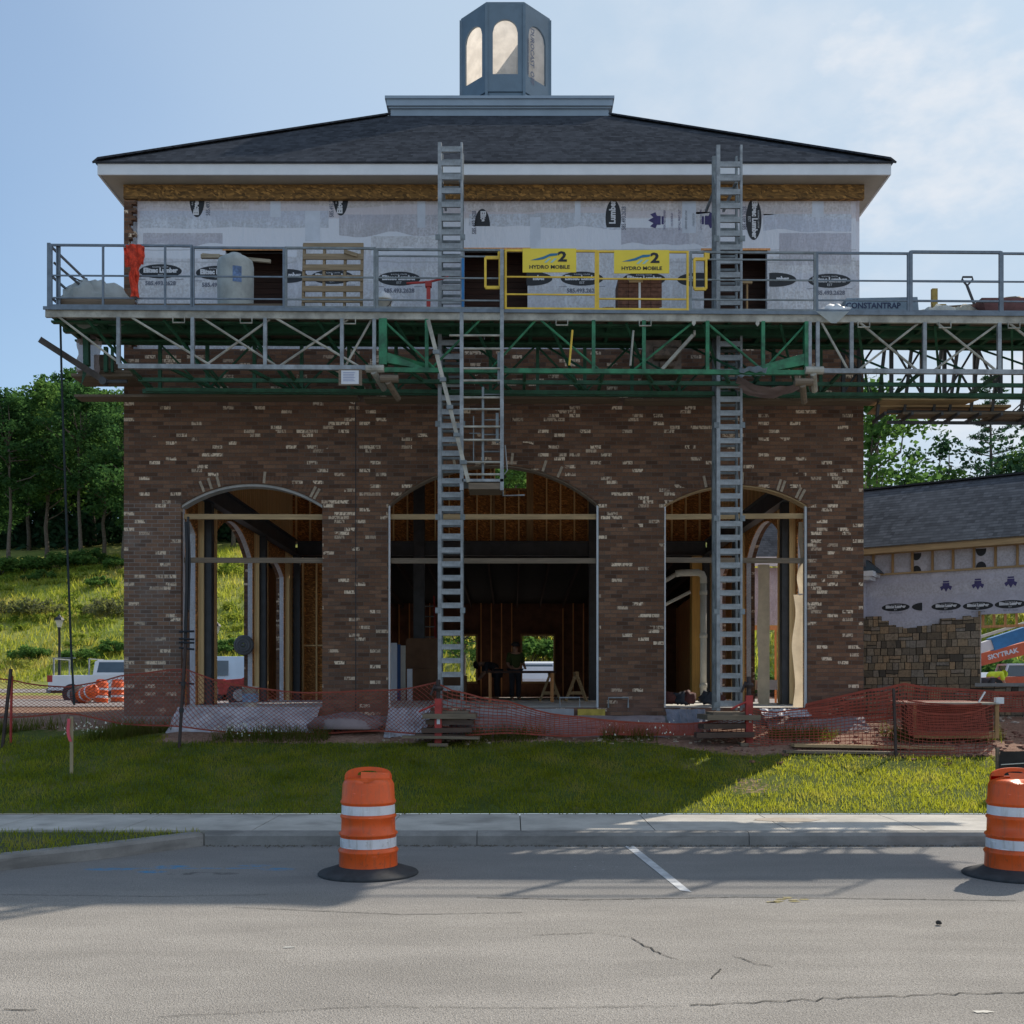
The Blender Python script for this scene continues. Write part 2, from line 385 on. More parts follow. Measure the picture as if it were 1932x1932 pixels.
SKYBLUE=paint('bright_blue_steel',(.02,.17,.42),.2,3,.5); HANDO=paint('handler_orange',(.56,.10,.035),.15,3,.5); HIVIS=paint('hi_vis_yellow',(.62,.78,.05),.12,7,.8)
SKIN=paint('skin',(.42,.24,.17),.1,5,.6); CLOTHD=paint('dark_work_clothes',(.04,.045,.06),.2,7,.9); PIPEW=paint('white_pipe',(.55,.53,.47),.12,4,.5)

# ------------------------------------------------------------------ the brick building
ZF=1.43; YB=18.30; XL,XR=-6.70,6.07; YBACK=31.05
B=thing('brick_building','two storey brown brick building under construction with a dark hipped roof and white cupola','building',(0,YB,0))
Bi=Matrix.Translation((0,-YB,0))
def bb(mb,name,mats,parent=None,**k):
    """parts of the building are written in world metres and handed to the building"""
    o=mb.build(name,mats,parent if parent is not None else B,**k)
    if parent is None: o.location=(0,-YB,0)
    return o
def arc_z(s,a,b,zsp,r):
    if r<=0: return zsp
    c=(b-a)/2; rr=(c*c+r*r)/(2*r); return zsp+math.sqrt(max(0,rr*rr-(s-(a+b)/2)**2))-(rr-r)
def arch_wall(mb,mp,s0,s1,z0,z1,ops,t0,t1,m=0,nseg=28,mj=None):
    mj=m if mj is None else mj
    def q(sa,sb,za,zb,t): mb.quad(mp(sa,za,t),mp(sb,za,t),mp(sb,zb,t),mp(sa,zb,t),m)
    cur=s0
    for (a,b,zs,zsp,r) in sorted(ops):
        for t in (t0,t1):
            q(cur,a,z0,z1,t)
            if zs>z0+1e-4: q(a,b,z0,zs,t)
        if zs>z0+1e-4: mb.quad(mp(a,zs,t0),mp(b,zs,t0),mp(b,zs,t1),mp(a,zs,t1),mj)
        mb.quad(mp(a,zs,t0),mp(a,zsp,t0),mp(a,zsp,t1),mp(a,zs,t1),mj)
        mb.quad(mp(b,zs,t0),mp(b,zsp,t0),mp(b,zsp,t1),mp(b,zs,t1),mj)
        n=nseg if r>0 else 1
        for i in range(n):
            sa=a+(b-a)*i/n; sb=a+(b-a)*(i+1)/n; za=arc_z(sa,a,b,zsp,r); zb=arc_z(sb,a,b,zsp,r)
            for t in (t0,t1): mb.quad(mp(sa,za,t),mp(sb,zb,t),mp(sb,z1,t),mp(sa,z1,t),m)
            mb.quad(mp(sa,za,t0),mp(sb,zb,t0),mp(sb,zb,t1),mp(sa,za,t1),mj)
        cur=b
    for t in (t0,t1): q(cur,s1,z0,z1,t)
    mb.quad(mp(s0,z1,t0),mp(s1,z1,t0),mp(s1,z1,t1),mp(s0,z1,t1),m)
    mb.quad(mp(s0,z0,t0),mp(s1,z0,t0),mp(s1,z0,t1),mp(s0,z0,t1),m)
    for s_ in (s0,s1): mb.quad(mp(s_,z0,t0),mp(s_,z1,t0),mp(s_,z1,t1),mp(s_,z0,t1),m)
    return mb
front=lambda s,z,t:(s,YB+t,z)
left=lambda s,z,t:(XL+t,s,z)
right=lambda s,z,t:(XR-t,s,z)
OPF=[(-5.71,-3.275,ZF,4.93,.37),(-2.14,1.50,ZF,4.93,.70),(2.63,5.105,ZF,4.92,.36)]
OPS=[(19.29,21.73,ZF,4.93,.37),(22.86,26.5,ZF,4.93,.70),(27.63,30.11,ZF,4.92,.36)]
grow=lambda ops,g:[(a+g,b-g,zs,zp,max(.05,r-g*.3)) for a,b,zs,zp,r in ops]
ZBT=7.62
bb(arch_wall(MB(),front,XL,XR,1.29,ZBT,OPF,0,.09),'front_brick_wall',BRICK)
bb(arch_wall(MB(),left,YB+.09,YBACK,1.29,ZBT,OPS,0,.09),'side_brick_wall',BRICK)
bb(arch_wall(MB(),right,YB+.09,YBACK,1.29,ZBT,OPS,0,.09),'side_brick_wall',BRICK)
# toothed corner of brick that runs up to the eaves
m=MB(); z=ZBT; k=0
while z<10.15:
    w_=.20 if k%2 else .13
    if 9.1<z<9.75 and k%5 in(1,2): w_=.09
    m.box(XL,YB,z,XL+w_,YB+.09,min(z+.0677,10.22)); z+=.0677; k+=1
bb(m,'brick_corner',BRICK)
# rows of arch bricks set on end, pale mortar between some of them
PALEB=paint('pale_brick',(.36,.29,.22),.25,20,.9)
for (a,b,zs,zsp,r) in OPF:
    m=MB()
    c=(b-a)/2; rr=(c*c+r*r)/(2*r); cx=(a+b)/2; cz=zsp+r-rr; half=math.asin(c/rr); n=int(2*half*rr/.068)
    for i in range(n):
        th=-half+(i+.5)*2*half/n; d1=Vector((math.sin(th),0,math.cos(th)))
        p=Vector((cx,YB-.003,cz))+d1*(rr+.012); q=p+d1*.2
        pale=R.random()<.07
        mk=MB(); (mk if pale else m).bar(p,q,.056 if not pale else .045,.008,0,up=(0,1,0))
        if pale: bb(mk,'pale_brick',PALEB)
    bb(m,'arch_bricks',BRICK)
pass
# house wrap wall behind
WINS=[(-4.97,-3.97,8.2,9.36,0),(-.83,.27,8.2,9.37,0),(3.33,4.43,8.2,9.36,0)]
m=MB(); arch_wall(m,front,XL+.11,XR-.10,1.30,7.6,grow(OPF,.0),.095,.21); arch_wall(m,front,XL+.2,XR-.10,7.6,10.46,WINS,.095,.21)
wrapw=bb(m,'house_wrap_wall',WRAP)
for mp in (left,right):
    m=MB(); arch_wall(m,mp,YB+.22,YBACK,1.30,7.6,OPS,.095,.21); arch_wall(m,mp,YB+.22,YBACK,7.6,10.46,[],.0,.21); bb(m,'house_wrap_wall',WRAP)
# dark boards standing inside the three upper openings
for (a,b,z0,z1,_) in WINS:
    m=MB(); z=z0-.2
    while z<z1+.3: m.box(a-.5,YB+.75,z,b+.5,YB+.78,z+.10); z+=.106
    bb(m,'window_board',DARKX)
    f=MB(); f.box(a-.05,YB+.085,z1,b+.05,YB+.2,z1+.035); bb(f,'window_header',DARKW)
bb(MB().box(-2.705,YB-.004,1.3,-2.69,YB+.02,ZBT),'control_joint',BLACK)
# light trims under the arches
for i,(a,b,zs,zsp,r) in enumerate(OPF):
    m=MB(); n=30
    for k in range(n):
        sa=a+(b-a)*k/n; sb=a+(b-a)*(k+1)/n
        za=arc_z(sa,a,b,zsp,r)-.002; zb=arc_z(sb,a,b,zsp,r)-.002
        th=.045 if i==0 else .022
        pts=[(sa,za),(sb,zb),(sb,zb-th),(sa,za-th)]
        m.prism(pts,lambda x,z,t:(x,t,z),YB+.03,YB+.25)
    bb(m,'arch_trim',PINEX if i==2 else GREYB if i==1 else paint('grey_flashing',(.34,.33,.32),.2,4))
    if i!=0:
        m=MB(); m.box(b-.035,YB+.04,zs,b-.002,YB+.12,zsp); m.box(a+.002,YB+.04,zs,a+.03,YB+.12,zsp); bb(m,'jamb_flashing',TRIM)
    m=MB(); bd=[(-.05,4.755),(.0,3.985)]
    for (dz,zz) in bd:
        m=MB(); m.bar((a+.003,YB+.16,zz+R.uniform(-.012,.012)),(b-.003,YB+.16,zz+R.uniform(-.012,.012)),.04,.09); bb(m,'brace_board',PINEX if zz>4.5 else GREYB)
# inside : sheathing, studs, steel
m=MB(); arch_wall(m,front,XL+.22,XR-.22,ZF,7.6,grow(OPF,.02),.213,.235); bb(m,'inner_sheathing',OSBIN)
for mp in (left,right):
    m=MB(); arch_wall(m,mp,YB+.24,YBACK-.1,ZF,10.3,grow(OPS,.02),.213,.235); bb(m,'inner_sheathing',OSBIN)
studm=MB().box(-.02,-.06,0,.02,.06,1).build('stud',STUD); studm.parent=B
first=[True]
def stud(x,y,z0,z1,rz=0,mat=None):
    o=studm if first[0] else studm.copy()
    if not first[0]: COL.objects.link(o)
    first[0]=False; o.parent=B; o.location=(x,y-YB,z0); o.scale=(1,1,z1-z0); o.rotation_euler=(0,0,rz)
for sx,sg in ((XL,1),(XR,-1)):
    for y in (19.2,21.82,22.3,22.78,26.58,27.1,27.55,30.2,30.6):
        stud(sx+sg*.30,y,ZF,10.3,math.pi/2)
    for y in (23.3,23.7,24.1,24.5,24.9,25.3,25.7,26.1,28.0,28.4,28.8,29.2,29.6): stud(sx+sg*.30,y,5.75,10.3,math.pi/2)
def panel_hole(mb,x0,x1,z0,z1,y0,y1,hole=None):
    if not hole: return mb.box(x0,y0,z0,x1,y1,z1)
    a,b,c,d=hole
    mb.box(x0,y0,z0,a,y1,z1); mb.box(b,y0,z0,x1,y1,z1); mb.box(a,y0,z0,b,y1,c); mb.box(a,y0,d,b,y1,z1); return mb
HO=(-.5,.42,7.6,9.3)
bb(panel_hole(MB(),-6.45,5.83,6.04,10.3,31.0,31.04,HO),'back_sheathing',OSBIN)
x=-6.3
while x<5.8:
    if HO[0]-.03<x<HO[1]+.03: stud(x,30.94,6.04,7.56)
    else: stud(x,30.94,6.04,10.3)
    x+=.406
m=MB(); m.box(HO[0]-.07,30.86,6.04,HO[0]-.005,31.1,10.3); m.box(HO[1]+.005,30.86,6.04,HO[1]+.2,31.1,10.3); m.box(HO[0],30.87,HO[2]-.05,HO[1],31.1,HO[2]-.003); bb(m,'opening_frame',PINE)
bb(panel_hole(MB(),-6.45,-3.7,ZF,5.58,31.0,31.04),'back_sheathing',OSBIN)
for x in (-6.1,-5.7,-5.3,-4.9,-4.5,-4.1,-3.75): stud(x,30.94,ZF,5.58)
m=MB(); m.box(-6.1,30.9,3.0,-3.75,30.98,3.04); bb(m,'blocking',STUD)
m=MB(); m.box(5.22,30.7,ZF,5.75,31.1,5.58); bb(m,'gold_panel',wood('gold_lumber',(.72,.42,.12),.2,2))
def ibeam(mb,p,q,w=.2,h=.42,t=.03):
    p=Vector(p);q=Vector(q); mb.bar(p,q,t,h-2*t)
    for s_ in (-1,1): mb.bar(p+Vector((0,0,s_*(h/2-t/2))),q+Vector((0,0,s_*(h/2-t/2))),w,t)
for p,q in (((-6.2,30.65,5.81),(5.6,30.65,5.81)),((-6.24,18.75,5.81),(-6.24,30.5,5.81)),((5.62,18.75,5.81),(5.62,30.5,5.81))):
    m=MB(); ibeam(m,p,q); bb(m,'steel_beam',STEEL)
for x,y in ((-6.29,21.95),(-6.29,26.75),(-6.2,30.6),(5.66,21.95),(5.66,26.75),(-2.68,30.62),(2.38,30.62),(5.6,30.6)):
    m=MB(); w_=.095 if abs(x)>5 else .16; zt_=5.6 if abs(x)>5 else 10.3
    m.box(x-w_,y-.1,ZF,x-w_+.02,y+.1,zt_); m.box(x+w_-.02,y-.1,ZF,x+w_,y+.1,zt_); m.box(x-w_+.02,y-.012,ZF,x+w_-.02,y+.012,zt_)
    m.box(x-w_,y-.09,ZF,x+w_,y-.07,zt_); m.box(x-w_-.05,y-.15,ZF,x+w_+.05,y+.15,ZF+.02)
    bb(m,'steel_column',STEEL)
bb(MB().box(XL+.24,YB+.24,ZF-.3,XR-.24,YBACK,ZF-.004),'floor_slab',concrete_mat('new_slab',(.68,.66,.62)))
bb(MB().box(XL+.24,YB+.3,10.32,XR-.24,YBACK,10.40),'ceiling_deck',wood('ceiling_wood',(.42,.26,.12),.3,0))
bb(MB().box(XL-.02,YB-.04,.6,XR+.02,YB+.24,1.285),'foundation',CONC)
m=MB(); m.box(-2.2,YB+.02,1.286,5.2,YB+.36,ZF-.002); m.box(-5.7,YB+.02,1.286,-3.28,YB+.36,ZF-.002); bb(m,'door_sill',CONC)
bb(MB().box(XL+.02,YB+.25,.6,XL+.3,YBACK,1.285).box(XR-.3,YB+.25,.6,XR-.02,YBACK,1.285),'side_foundation',CONC)
# low rear hall seen through the middle arch
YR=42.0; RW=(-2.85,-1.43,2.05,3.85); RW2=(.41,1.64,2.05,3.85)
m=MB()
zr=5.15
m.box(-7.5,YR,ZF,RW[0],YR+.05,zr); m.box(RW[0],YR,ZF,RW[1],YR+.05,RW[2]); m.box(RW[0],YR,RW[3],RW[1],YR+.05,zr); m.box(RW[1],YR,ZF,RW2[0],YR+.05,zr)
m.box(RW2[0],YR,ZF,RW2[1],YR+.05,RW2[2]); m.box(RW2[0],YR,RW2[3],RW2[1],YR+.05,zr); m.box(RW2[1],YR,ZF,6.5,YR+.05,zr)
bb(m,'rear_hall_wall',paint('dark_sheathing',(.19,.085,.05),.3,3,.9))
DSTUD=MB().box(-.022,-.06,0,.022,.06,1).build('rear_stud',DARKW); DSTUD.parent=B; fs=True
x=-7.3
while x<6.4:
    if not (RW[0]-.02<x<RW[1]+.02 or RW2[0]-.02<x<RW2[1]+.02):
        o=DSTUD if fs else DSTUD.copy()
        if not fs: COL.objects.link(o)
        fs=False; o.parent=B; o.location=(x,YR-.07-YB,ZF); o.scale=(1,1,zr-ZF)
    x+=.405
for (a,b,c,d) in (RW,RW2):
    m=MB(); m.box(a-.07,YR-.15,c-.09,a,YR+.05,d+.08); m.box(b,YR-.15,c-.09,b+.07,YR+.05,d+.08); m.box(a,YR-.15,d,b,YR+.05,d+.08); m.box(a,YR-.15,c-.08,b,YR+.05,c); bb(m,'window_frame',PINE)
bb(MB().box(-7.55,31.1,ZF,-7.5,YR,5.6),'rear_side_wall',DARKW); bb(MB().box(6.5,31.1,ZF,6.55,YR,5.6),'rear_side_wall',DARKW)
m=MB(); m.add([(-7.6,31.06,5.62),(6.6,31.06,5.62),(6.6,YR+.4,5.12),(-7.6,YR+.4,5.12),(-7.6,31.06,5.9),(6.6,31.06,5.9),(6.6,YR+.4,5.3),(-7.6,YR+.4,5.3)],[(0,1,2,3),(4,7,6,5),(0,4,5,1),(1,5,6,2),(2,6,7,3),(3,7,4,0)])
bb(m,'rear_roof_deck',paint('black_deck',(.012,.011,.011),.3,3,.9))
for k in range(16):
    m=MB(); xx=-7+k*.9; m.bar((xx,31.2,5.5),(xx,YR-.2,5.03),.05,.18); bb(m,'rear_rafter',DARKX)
bb(MB().box(-7.5,31.06,ZF-.3,6.5,YR,ZF-.006),'rear_floor',concrete_mat('rear_slab',(.6,.58,.54)))
# rear wing seen through the right hand arches
m=MB(); m.box(6.7,33.2,3.75,12,33.3,5.55); w2=bb(m,'rear_wing_wrap',WRAP2)
m=MB(); m.add([(6.6,32.9,5.85),(12,32.9,5.85),(12,36.5,8.2),(6.6,36.5,8.2)],[(0,1,2,3)]); bb(m,'rear_wing_roof',SHINGLE)
m=MB(); m.box(6.6,32.85,5.56,12,32.95,5.85); bb(m,'rear_wing_fascia',TRIM)
m=MB()
for k in range(9): m.box(6.75+k*.5,33.22,1.2,6.80+k*.5,33.3,3.74)
m.box(6.7,33.21,3.60,12,33.3,3.74); bb(m,'rear_wing_posts',DARKW)
# frieze, eaves, roof
bb(MB().box(XL-.005,YB-.01,10.215,-.45,YB+.085,10.455).box(-.445,YB-.008,10.215,2.3,YB+.085,10.455).box(2.305,YB-.01,10.215,XR+.01,YB+.085,10.455),'osb_frieze',OSB)
EX0,EX1,EY0,EY1=-7.02,6.42,17.95,31.45; ZE0,ZE1=10.46,10.645
m=MB(); m.box(EX0,EY0,ZE0,EX1,EY0+.03,ZE1); m.box(EX0,EY0+.03,ZE0,EX0+.03,EY1,ZE1); m.box(EX1-.03,EY0+.03,ZE0,EX1,EY1,ZE1); m.box(EX0+.03,EY1-.03,ZE0,EX1-.03,EY1,ZE1); bb(m,'fascia',TRIM)
m=MB(); m.box(EX0+.03,EY0+.03,ZE0+.012,EX1-.03,YB+.1,ZE0+.03); m.box(EX0+.03,YB+.1,ZE0+.012,XL+.1,EY1-.03,ZE0+.03); m.box(XR-.1,YB+.1,ZE0+.012,EX1-.03,EY1-.03,ZE0+.03); bb(m,'soffit',SOFFIT)
CR=(-2.62,2.10,22.30,27.1); ZC=13.78
e=[(EX0-.03,EY0-.03,ZE1),(EX1+.03,EY0-.03,ZE1),(EX1+.03,EY1+.03,ZE1),(EX0-.03,EY1+.03,ZE1)]; c4=[(CR[0],CR[2],ZC),(CR[1],CR[2],ZC),(CR[1],CR[3],ZC),(CR[0],CR[3],ZC)]
m=MB(); up=lambda p:(p[0],p[1],p[2]+.03)
m.add(e+[up(p) for p in e]+[up(p) for p in c4],[(0,1,5,4),(1,2,6,5),(2,3,7,6),(3,0,4,7),(4,5,9,8),(5,6,10,9),(6,7,11,10),(7,4,8,11),(0,3,2,1),(8,9,10,11)])
bb(m,'roof',SHINGLE)
for a_,b_ in zip(e,c4):
    m=MB(); m.bar(Vector(a_)+Vector((0,0,.045)),Vector(b_)+Vector((0,0,.045)),.22,.03); bb(m,'hip_cap',SHINGLE)
m=MB(); m.box(CR[0]+.06,CR[2]+.06,ZC-.1,CR[1]-.06,CR[3]-.06,ZC+.20); m.box(CR[0]+.02,CR[2]+.02,ZC+.20,CR[1]-.02,CR[3]-.02,ZC+.235); bb(m,'roof_curb',BAND)
m=MB(); m.box(CR[0]-.02,CR[2]-.02,ZC+.236,CR[1]+.02,CR[3]+.02,ZC+.37); m.box(CR[0]-.05,CR[2]-.05,ZC+.371,CR[1]+.05,CR[3]+.05,ZC+.43); bb(m,'curb_cap',BAND)
# cupola
ccx,ccy,ap=-.15,24.72,1.02; fl=ap*math.tan(math.pi/8); zc0,zc1=ZC+.432,17.06
cup=MB(); frm=MB(); lou=MB()
cupo=bb(MB().lathe([(ap/math.cos(math.pi/8)*.99,0),(ap/math.cos(math.pi/8)*.99,.01)],(ccx,ccy,zc0),8),'cupola',TEAL)
for k in range(8):
    th=-math.pi/2+k*math.pi/4; nx,ny=math.cos(th),math.sin(th); tx,ty=-ny,nx
    mp=lambda s,z,t,nx=nx,ny=ny,tx=tx,ty=ty:(ccx+nx*(ap-t)+tx*s,ccy+ny*(ap-t)+ty*s,z)
    w=MB(); arch_wall(w,mp,-fl,fl,zc0+.9,zc1,[(-.28,.28,15.50,16.45,.275)],0,.05,0,16); w.build('wall_panel',TEAL,cupo)
    w=MB(); a=arch_wall(w,mp,-fl+.02,fl-.02,zc0+.012,zc0+.89,[],.03,.05); w.build('base_panel',TEAL,cupo)
    w=MB()
    for j in range(6):
        zz=zc0+.05+j*.14
        w.add([mp(-fl+.06,zz,-.005),mp(fl-.06,zz,-.005),mp(fl-.06,zz+.125,.024),mp(-fl+.06,zz+.125,.024),mp(-fl+.06,zz,.028),mp(fl-.06,zz,.028)],[(0,1,2,3),(0,4,5,1)])
    w.build('clapboard',BAND if k in (1,) else TEAL,cupo)
    w=MB(); w.quad(mp(-.28,15.50,.045),mp(.28,15.50,.045),mp(.28,16.45,.045),mp(-.28,16.45,.045))
    n=14; pts=[(-.28+.56*i/n) for i in range(n+1)]
    for i in range(n): w.quad(mp(pts[i],16.45,.045),mp(pts[i+1],16.45,.045),mp(pts[i+1],arc_z(pts[i+1],-.28,.28,16.45,.275),.045),mp(pts[i],arc_z(pts[i],-.28,.28,16.45,.275),.045))
    w.build('film_window',FILM,cupo)
    w=MB(); w.bar(mp(fl,zc0,.0),mp(fl,zc1,.0),.06,.06); w.build('corner_post',TEAL,cupo)
    if k==1:
        p=Vector(mp(-.17,16.0,-.006)); text_mesh('DUROCAST  OFF',.165,GREYPR,'printed_word',cupo,front_m(p.x,p.y,p.z,-math.pi/2,math.pi/4),.006)
        p=Vector(mp(-.30,15.95,-.006)); text_mesh('FIBRE FACED  4 x 8  EXTERIOR',.06,GREYPR,'printed_word',cupo,front_m(p.x,p.y,p.z,-math.pi/2,math.pi/4),.002)
ro=ap/math.cos(math.pi/8)
w=MB(); w.lathe([(ro*1.0,0),(ro*1.0,.05),(ro-.07,.05),(ro-.07,0)],(0,0,0),8,0,False); 
me=w; o=w.build('top_rim',TEAL,cupo); o.rotation_euler=(0,0,math.pi/8); o.location=(ccx,ccy,zc1)
cupo.data.transform(Matrix.Translation((ccx,ccy,0)) @ Matrix.Rotation(math.pi/8,4,'Z') @ Matrix.Translation((-ccx,-ccy,0)))
cupo.data.update()

# ------------------------------------------------------------------ printing on the house wrap
def ellipse_poly(w,h,n=36,clip=None):
    pts=[(w/2*math.cos(i*math.tau/n),h/2*math.sin(i*math.tau/n)) for i in range(n)]
    if clip:
        (nx,nz,c)=clip; out=[]
        for i in range(n):
            a=pts[i];b=pts[(i+1)%n]; da=a[0]*nx+a[1]*nz-c; db=b[0]*nx+b[1]*nz-c
            if da<=0: out.append(a)
            if da*db<0: t=da/(da-db); out.append((a[0]+(b[0]-a[0])*t,a[1]+(b[1]-a[1])*t))
        pts=out
    return pts
def flat(pts,M4,mat,name,parent,lift=0):
    m=MB(); m.add([M4 @ Vector((a,b,lift)) for a,b in pts],[tuple(range(len(pts)))]); return m.build(name,mat,parent)
YW=YB+.092
def logo(parent,x,z,rot=0,w=.74,h=.245,clip=None,phone=True,body='Elitsac Lumber',yaw=0,y=YW,sub='585.493.2628',tw=1.0):
    M4=front_m(x,y,z,rot,yaw)
    flat(ellipse_poly(w,h,36,clip),M4,BLACK,'printed_logo',parent,0)
    if body: text_mesh(body,h*.45*tw,PRINTW,'logo_word',parent,M4 @ Matrix.Translation((0 if body=='Elitsac Lumber' else -clip[0]*.17+clip[2]*.4*clip[0] if clip else 0,.012,.004)),.007,sx=.90)
    if not clip:
        text_mesh('BUILDING  CENTER',h*.13,PRINTW,'logo_word',parent,M4 @ Matrix.Translation((0,h*.29,.004)))
        text_mesh('EST',h*.24,PRINTW,'logo_word',parent,M4 @ Matrix.Translation((0,-h*.30,.004)))
        if phone:
            text_mesh(sub,h*.40,GREYPR,'phone_number',parent,M4 @ Matrix.Translation((0,-h*.86,.001)),.004)
            for s_ in (-1,1): flat([(s_*.33-.07,-h*.55),(s_*.33+.07,-h*.55),(s_*.33+.07,-h*.58),(s_*.33-.07,-h*.58)],M4,GREYPR,'print_line',parent,.001)
du=lambda u:(u-966)/108.7
dvz=lambda v:EYE+(1300-v)/108.7
for u,v in ((303,512),(410,515),(627,523),(753,526),(1098,526),(1565,530)): logo(wrapw,du(u),dvz(v))
M=front_m
# ovals that the openings and tape lap over
logo(wrapw,du(540),dvz(521),clip=(-1,0,.06),body='mber'); logo(wrapw,du(1002),dvz(526),clip=(-1,0,.08),body='mber'); logo(wrapw,du(1462),dvz(528),clip=(-1,0,.10),body='mber'); logo(wrapw,du(1215),dvz(527),clip=None,phone=False)
logo(wrapw,du(1318),dvz(528),clip=(1,0,.10),body='Elit')
logo(wrapw,du(372),dvz(371),-math.pi/2*-1,.72,.27,body='Elitsac Lumber',phone=False); logo(wrapw,du(643),dvz(368),math.pi/2,.72,.27,phone=False)
logo(wrapw,du(910),dvz(427),-math.pi/2,.6,.27,clip=(1,0,.0),body='Elits'); logo(wrapw,du(1157),dvz(412),math.pi/2,.64,.27,clip=(-1,0,.16),body='Lumber',tw=1.2); logo(wrapw,du(1422),dvz(414),-math.pi/2,.72,.27,phone=False)
for u,v in ((393,385),(626,388),(1177,412),(1405,412),(895,420)): text_mesh('585.493.2628',.10,GREYPR,'phone_number',wrapw,front_m(du(u),YW,dvz(v),math.pi/2),.003,sx=.75)
def crest(parent,x,z,rot,s=.14,y=YW,yaw=0):
    M4=front_m(x,y,z,rot,yaw)
    flat([(-1*s,.1*s),(-.75*s,.75*s),(-.35*s,.35*s),(0,1.0*s),(.35*s,.35*s),(.75*s,.75*s),(1*s,.1*s),(.55*s,-.1*s),(.55*s,-.55*s),(-.55*s,-.55*s),(-.55*s,-.1*s)],M4,PURPLE,'printed_crest',parent,.001)
    flat([(-.5*s,-.66*s),(.5*s,-.66*s),(.5*s,-.92*s),(-.5*s,-.92*s)],M4,PURPLE,'printed_crest',parent,.001)
crest(wrapw,du(1238),dvz(416),math.pi/2); crest(wrapw,du(1338),dvz(416),-math.pi/2)
for u,rot in ((1268,math.pi/2),(1308,-math.pi/2)):
    for k,t in enumerate(('WEATHER BARRIER','HOUSEWRAP','INSTALL PRINT OUT')):
        text_mesh(t,.055,PURPLE,'printed_word',wrapw,front_m(du(u-14+k*14),YW,dvz(415),rot),.0,sx=.7)
text_mesh('WRAP BY THE YARD',.16,BLACK,'printed_word',wrapw,front_m(du(485),YW,dvz(373)),.004)
TAPE=paint('tape',(.56,.60,.69),.10,3,.4)
for u,v0,v1,w_ in ((520,372,410,.09),(590,398,455,.13),(1090,372,420,.05),(1010,410,470,.09),(1300,372,440,.12),(1543,372,410,.10),(795,372,430,.07)):
    m=MB(); x=du(u); m.add([(x-w_,YW,dvz(v1)),(x+w_,YW,dvz(v1)),(x+w_,YW,dvz(v0)),(x-w_,YW,dvz(v0))],[(0,1,2,3)]); m.build('seam_tape',TAPE,wrapw)
WA=[wrap_mat('wrap_tone_%d'%i,c,False) for i,c in enumerate(((.60,.56,.57),(.58,.62,.71),(.52,.52,.58),(.63,.64,.69)))]
for i,(ua,ub,va,vb,k) in enumerate(((264,470,373,395,0),(264,620,398,431,1),(480,826,373,388,0),(640,826,405,444,2),(880,1060,373,399,0),(885,1010,404,426,1),(1010,1172,402,430,1),(1172,1300,430,462,2),(1062,1340,373,398,0),(1405,1605,373,402,0),(1300,1352,400,462,3),(1440,1606,404,436,1),(270,420,440,462,2),(700,826,446,470,3),(1470,1606,440,500,2),(560,700,470,560,3),(1010,1160,476,560,3))):
    n_=12; top=[(du(ua+(ub-ua)*t/n_),dvz(va)+.01*mnoise.noise(Vector((t*.5,i,0)))) for t in range(n_+1)]; bot=[(du(ua+(ub-ua)*t/n_),dvz(vb)+.10*mnoise.noise(Vector((t*.23,i,3)))) for t in range(n_+1)]
    m=MB(); m.add([(x,YW+.0017,z) for x,z in top]+[(x,YW+.0017,z) for x,z in bot],[(t,t+1,n_+2+t,n_+1+t) for t in range(n_)]); m.build('wrap_sheet',WA[k],wrapw)

# ------------------------------------------------------------------ stone wing on the right
WR=-math.atan2(.57,.82)
W=thing('stone_wing','low wing with grey shingle roof, white printed wrap and half finished tan stone wall','building',(9.0,22.0,0),WR)
def wpos(u):
    k=(u-966)/2000; return (k*22-9)/(.82+k*.57)
def wing_top(x):
    pts=[(-3.4,3.29)]+[(wpos(u),Z(v,22-.57*wpos(u))) for u,v in ((1632,1164),(1657,1166),(1664,1172),(1685,1177),(1710,1183),(1738,1184),(1764,1180),(1780,1170),(1815,1169),(1835,1162))]+[(.675,3.34)]
    for (a,b),(c,d) in zip(pts,pts[1:]):
        if a<=x<c: return b if (c-x)/(c-a)>.5 else d
    return 3.34
m=MB(); x=-3.4
while x<.67:
    x1=min(x+.15,.675); t=wing_top((x+x1)/2)+R.choice((0,0,.03,-.03)); d=R.uniform(-.012,.012)
    m.box(x,-.10+d,.9,x1,0,t); x=x1
m.box(.675,-.1,.9,2.45,0,1.80); m.box(2.45,-.1,.9,6,0,3.3); m.build('stone_wall',STONE,W)
m=MB(); m.box(.6,-.16,1.80,2.5,.15,1.87); m.build('window_sill',CONC,W)
m=MB(); panel_hole(m,-3.4,6,1.2,4.66,.0,.06,(.675,2.45,1.87,3.27)); wwrap=m.build('house_wrap',WRAP2,W)
m=MB(); m.box(-3.4,-.06,4.63,6,-.003,4.70); m.box(-2.4,-.05,4.185,6,-.004,4.225); m.build('wall_plate',PINEX,W)
x=-2.3; k=0
while x<5.9:
    m=MB(); m.box(x,-.05,4.226,x+.045,-.004,4.629); m.build('stud',PINE,W); x+=.405
m=MB(); m.box(-3.5,-.36,4.62,6.1,-.33,4.76); m.build('fascia_board',PINEX,W)
m=MB(); m.add([(-3.5,-.38,4.765),(6.1,-.38,4.765),(6.1,2.68,6.54),(-3.5,2.68,6.54),(6.1,5.75,4.765),(-3.5,5.75,4.765)],[(0,1,2,3),(3,2,4,5)])
m.add([(-3.5,-.38,4.74),(6.1,-.38,4.74),(6.1,2.68,6.5),(-3.5,2.68,6.5),(6.1,5.75,4.74),(-3.5,5.75,4.74)],[(0,1,2,3),(3,2,4,5)]); m.build('roof',WSHINGLE,W)
m=MB(); m.bar((-3.5,2.68,6.55),(6.1,2.68,6.55),.22,.04); m.build('ridge_cap',paint('ridge',(.02,.024,.03),.2,5,.9),W)
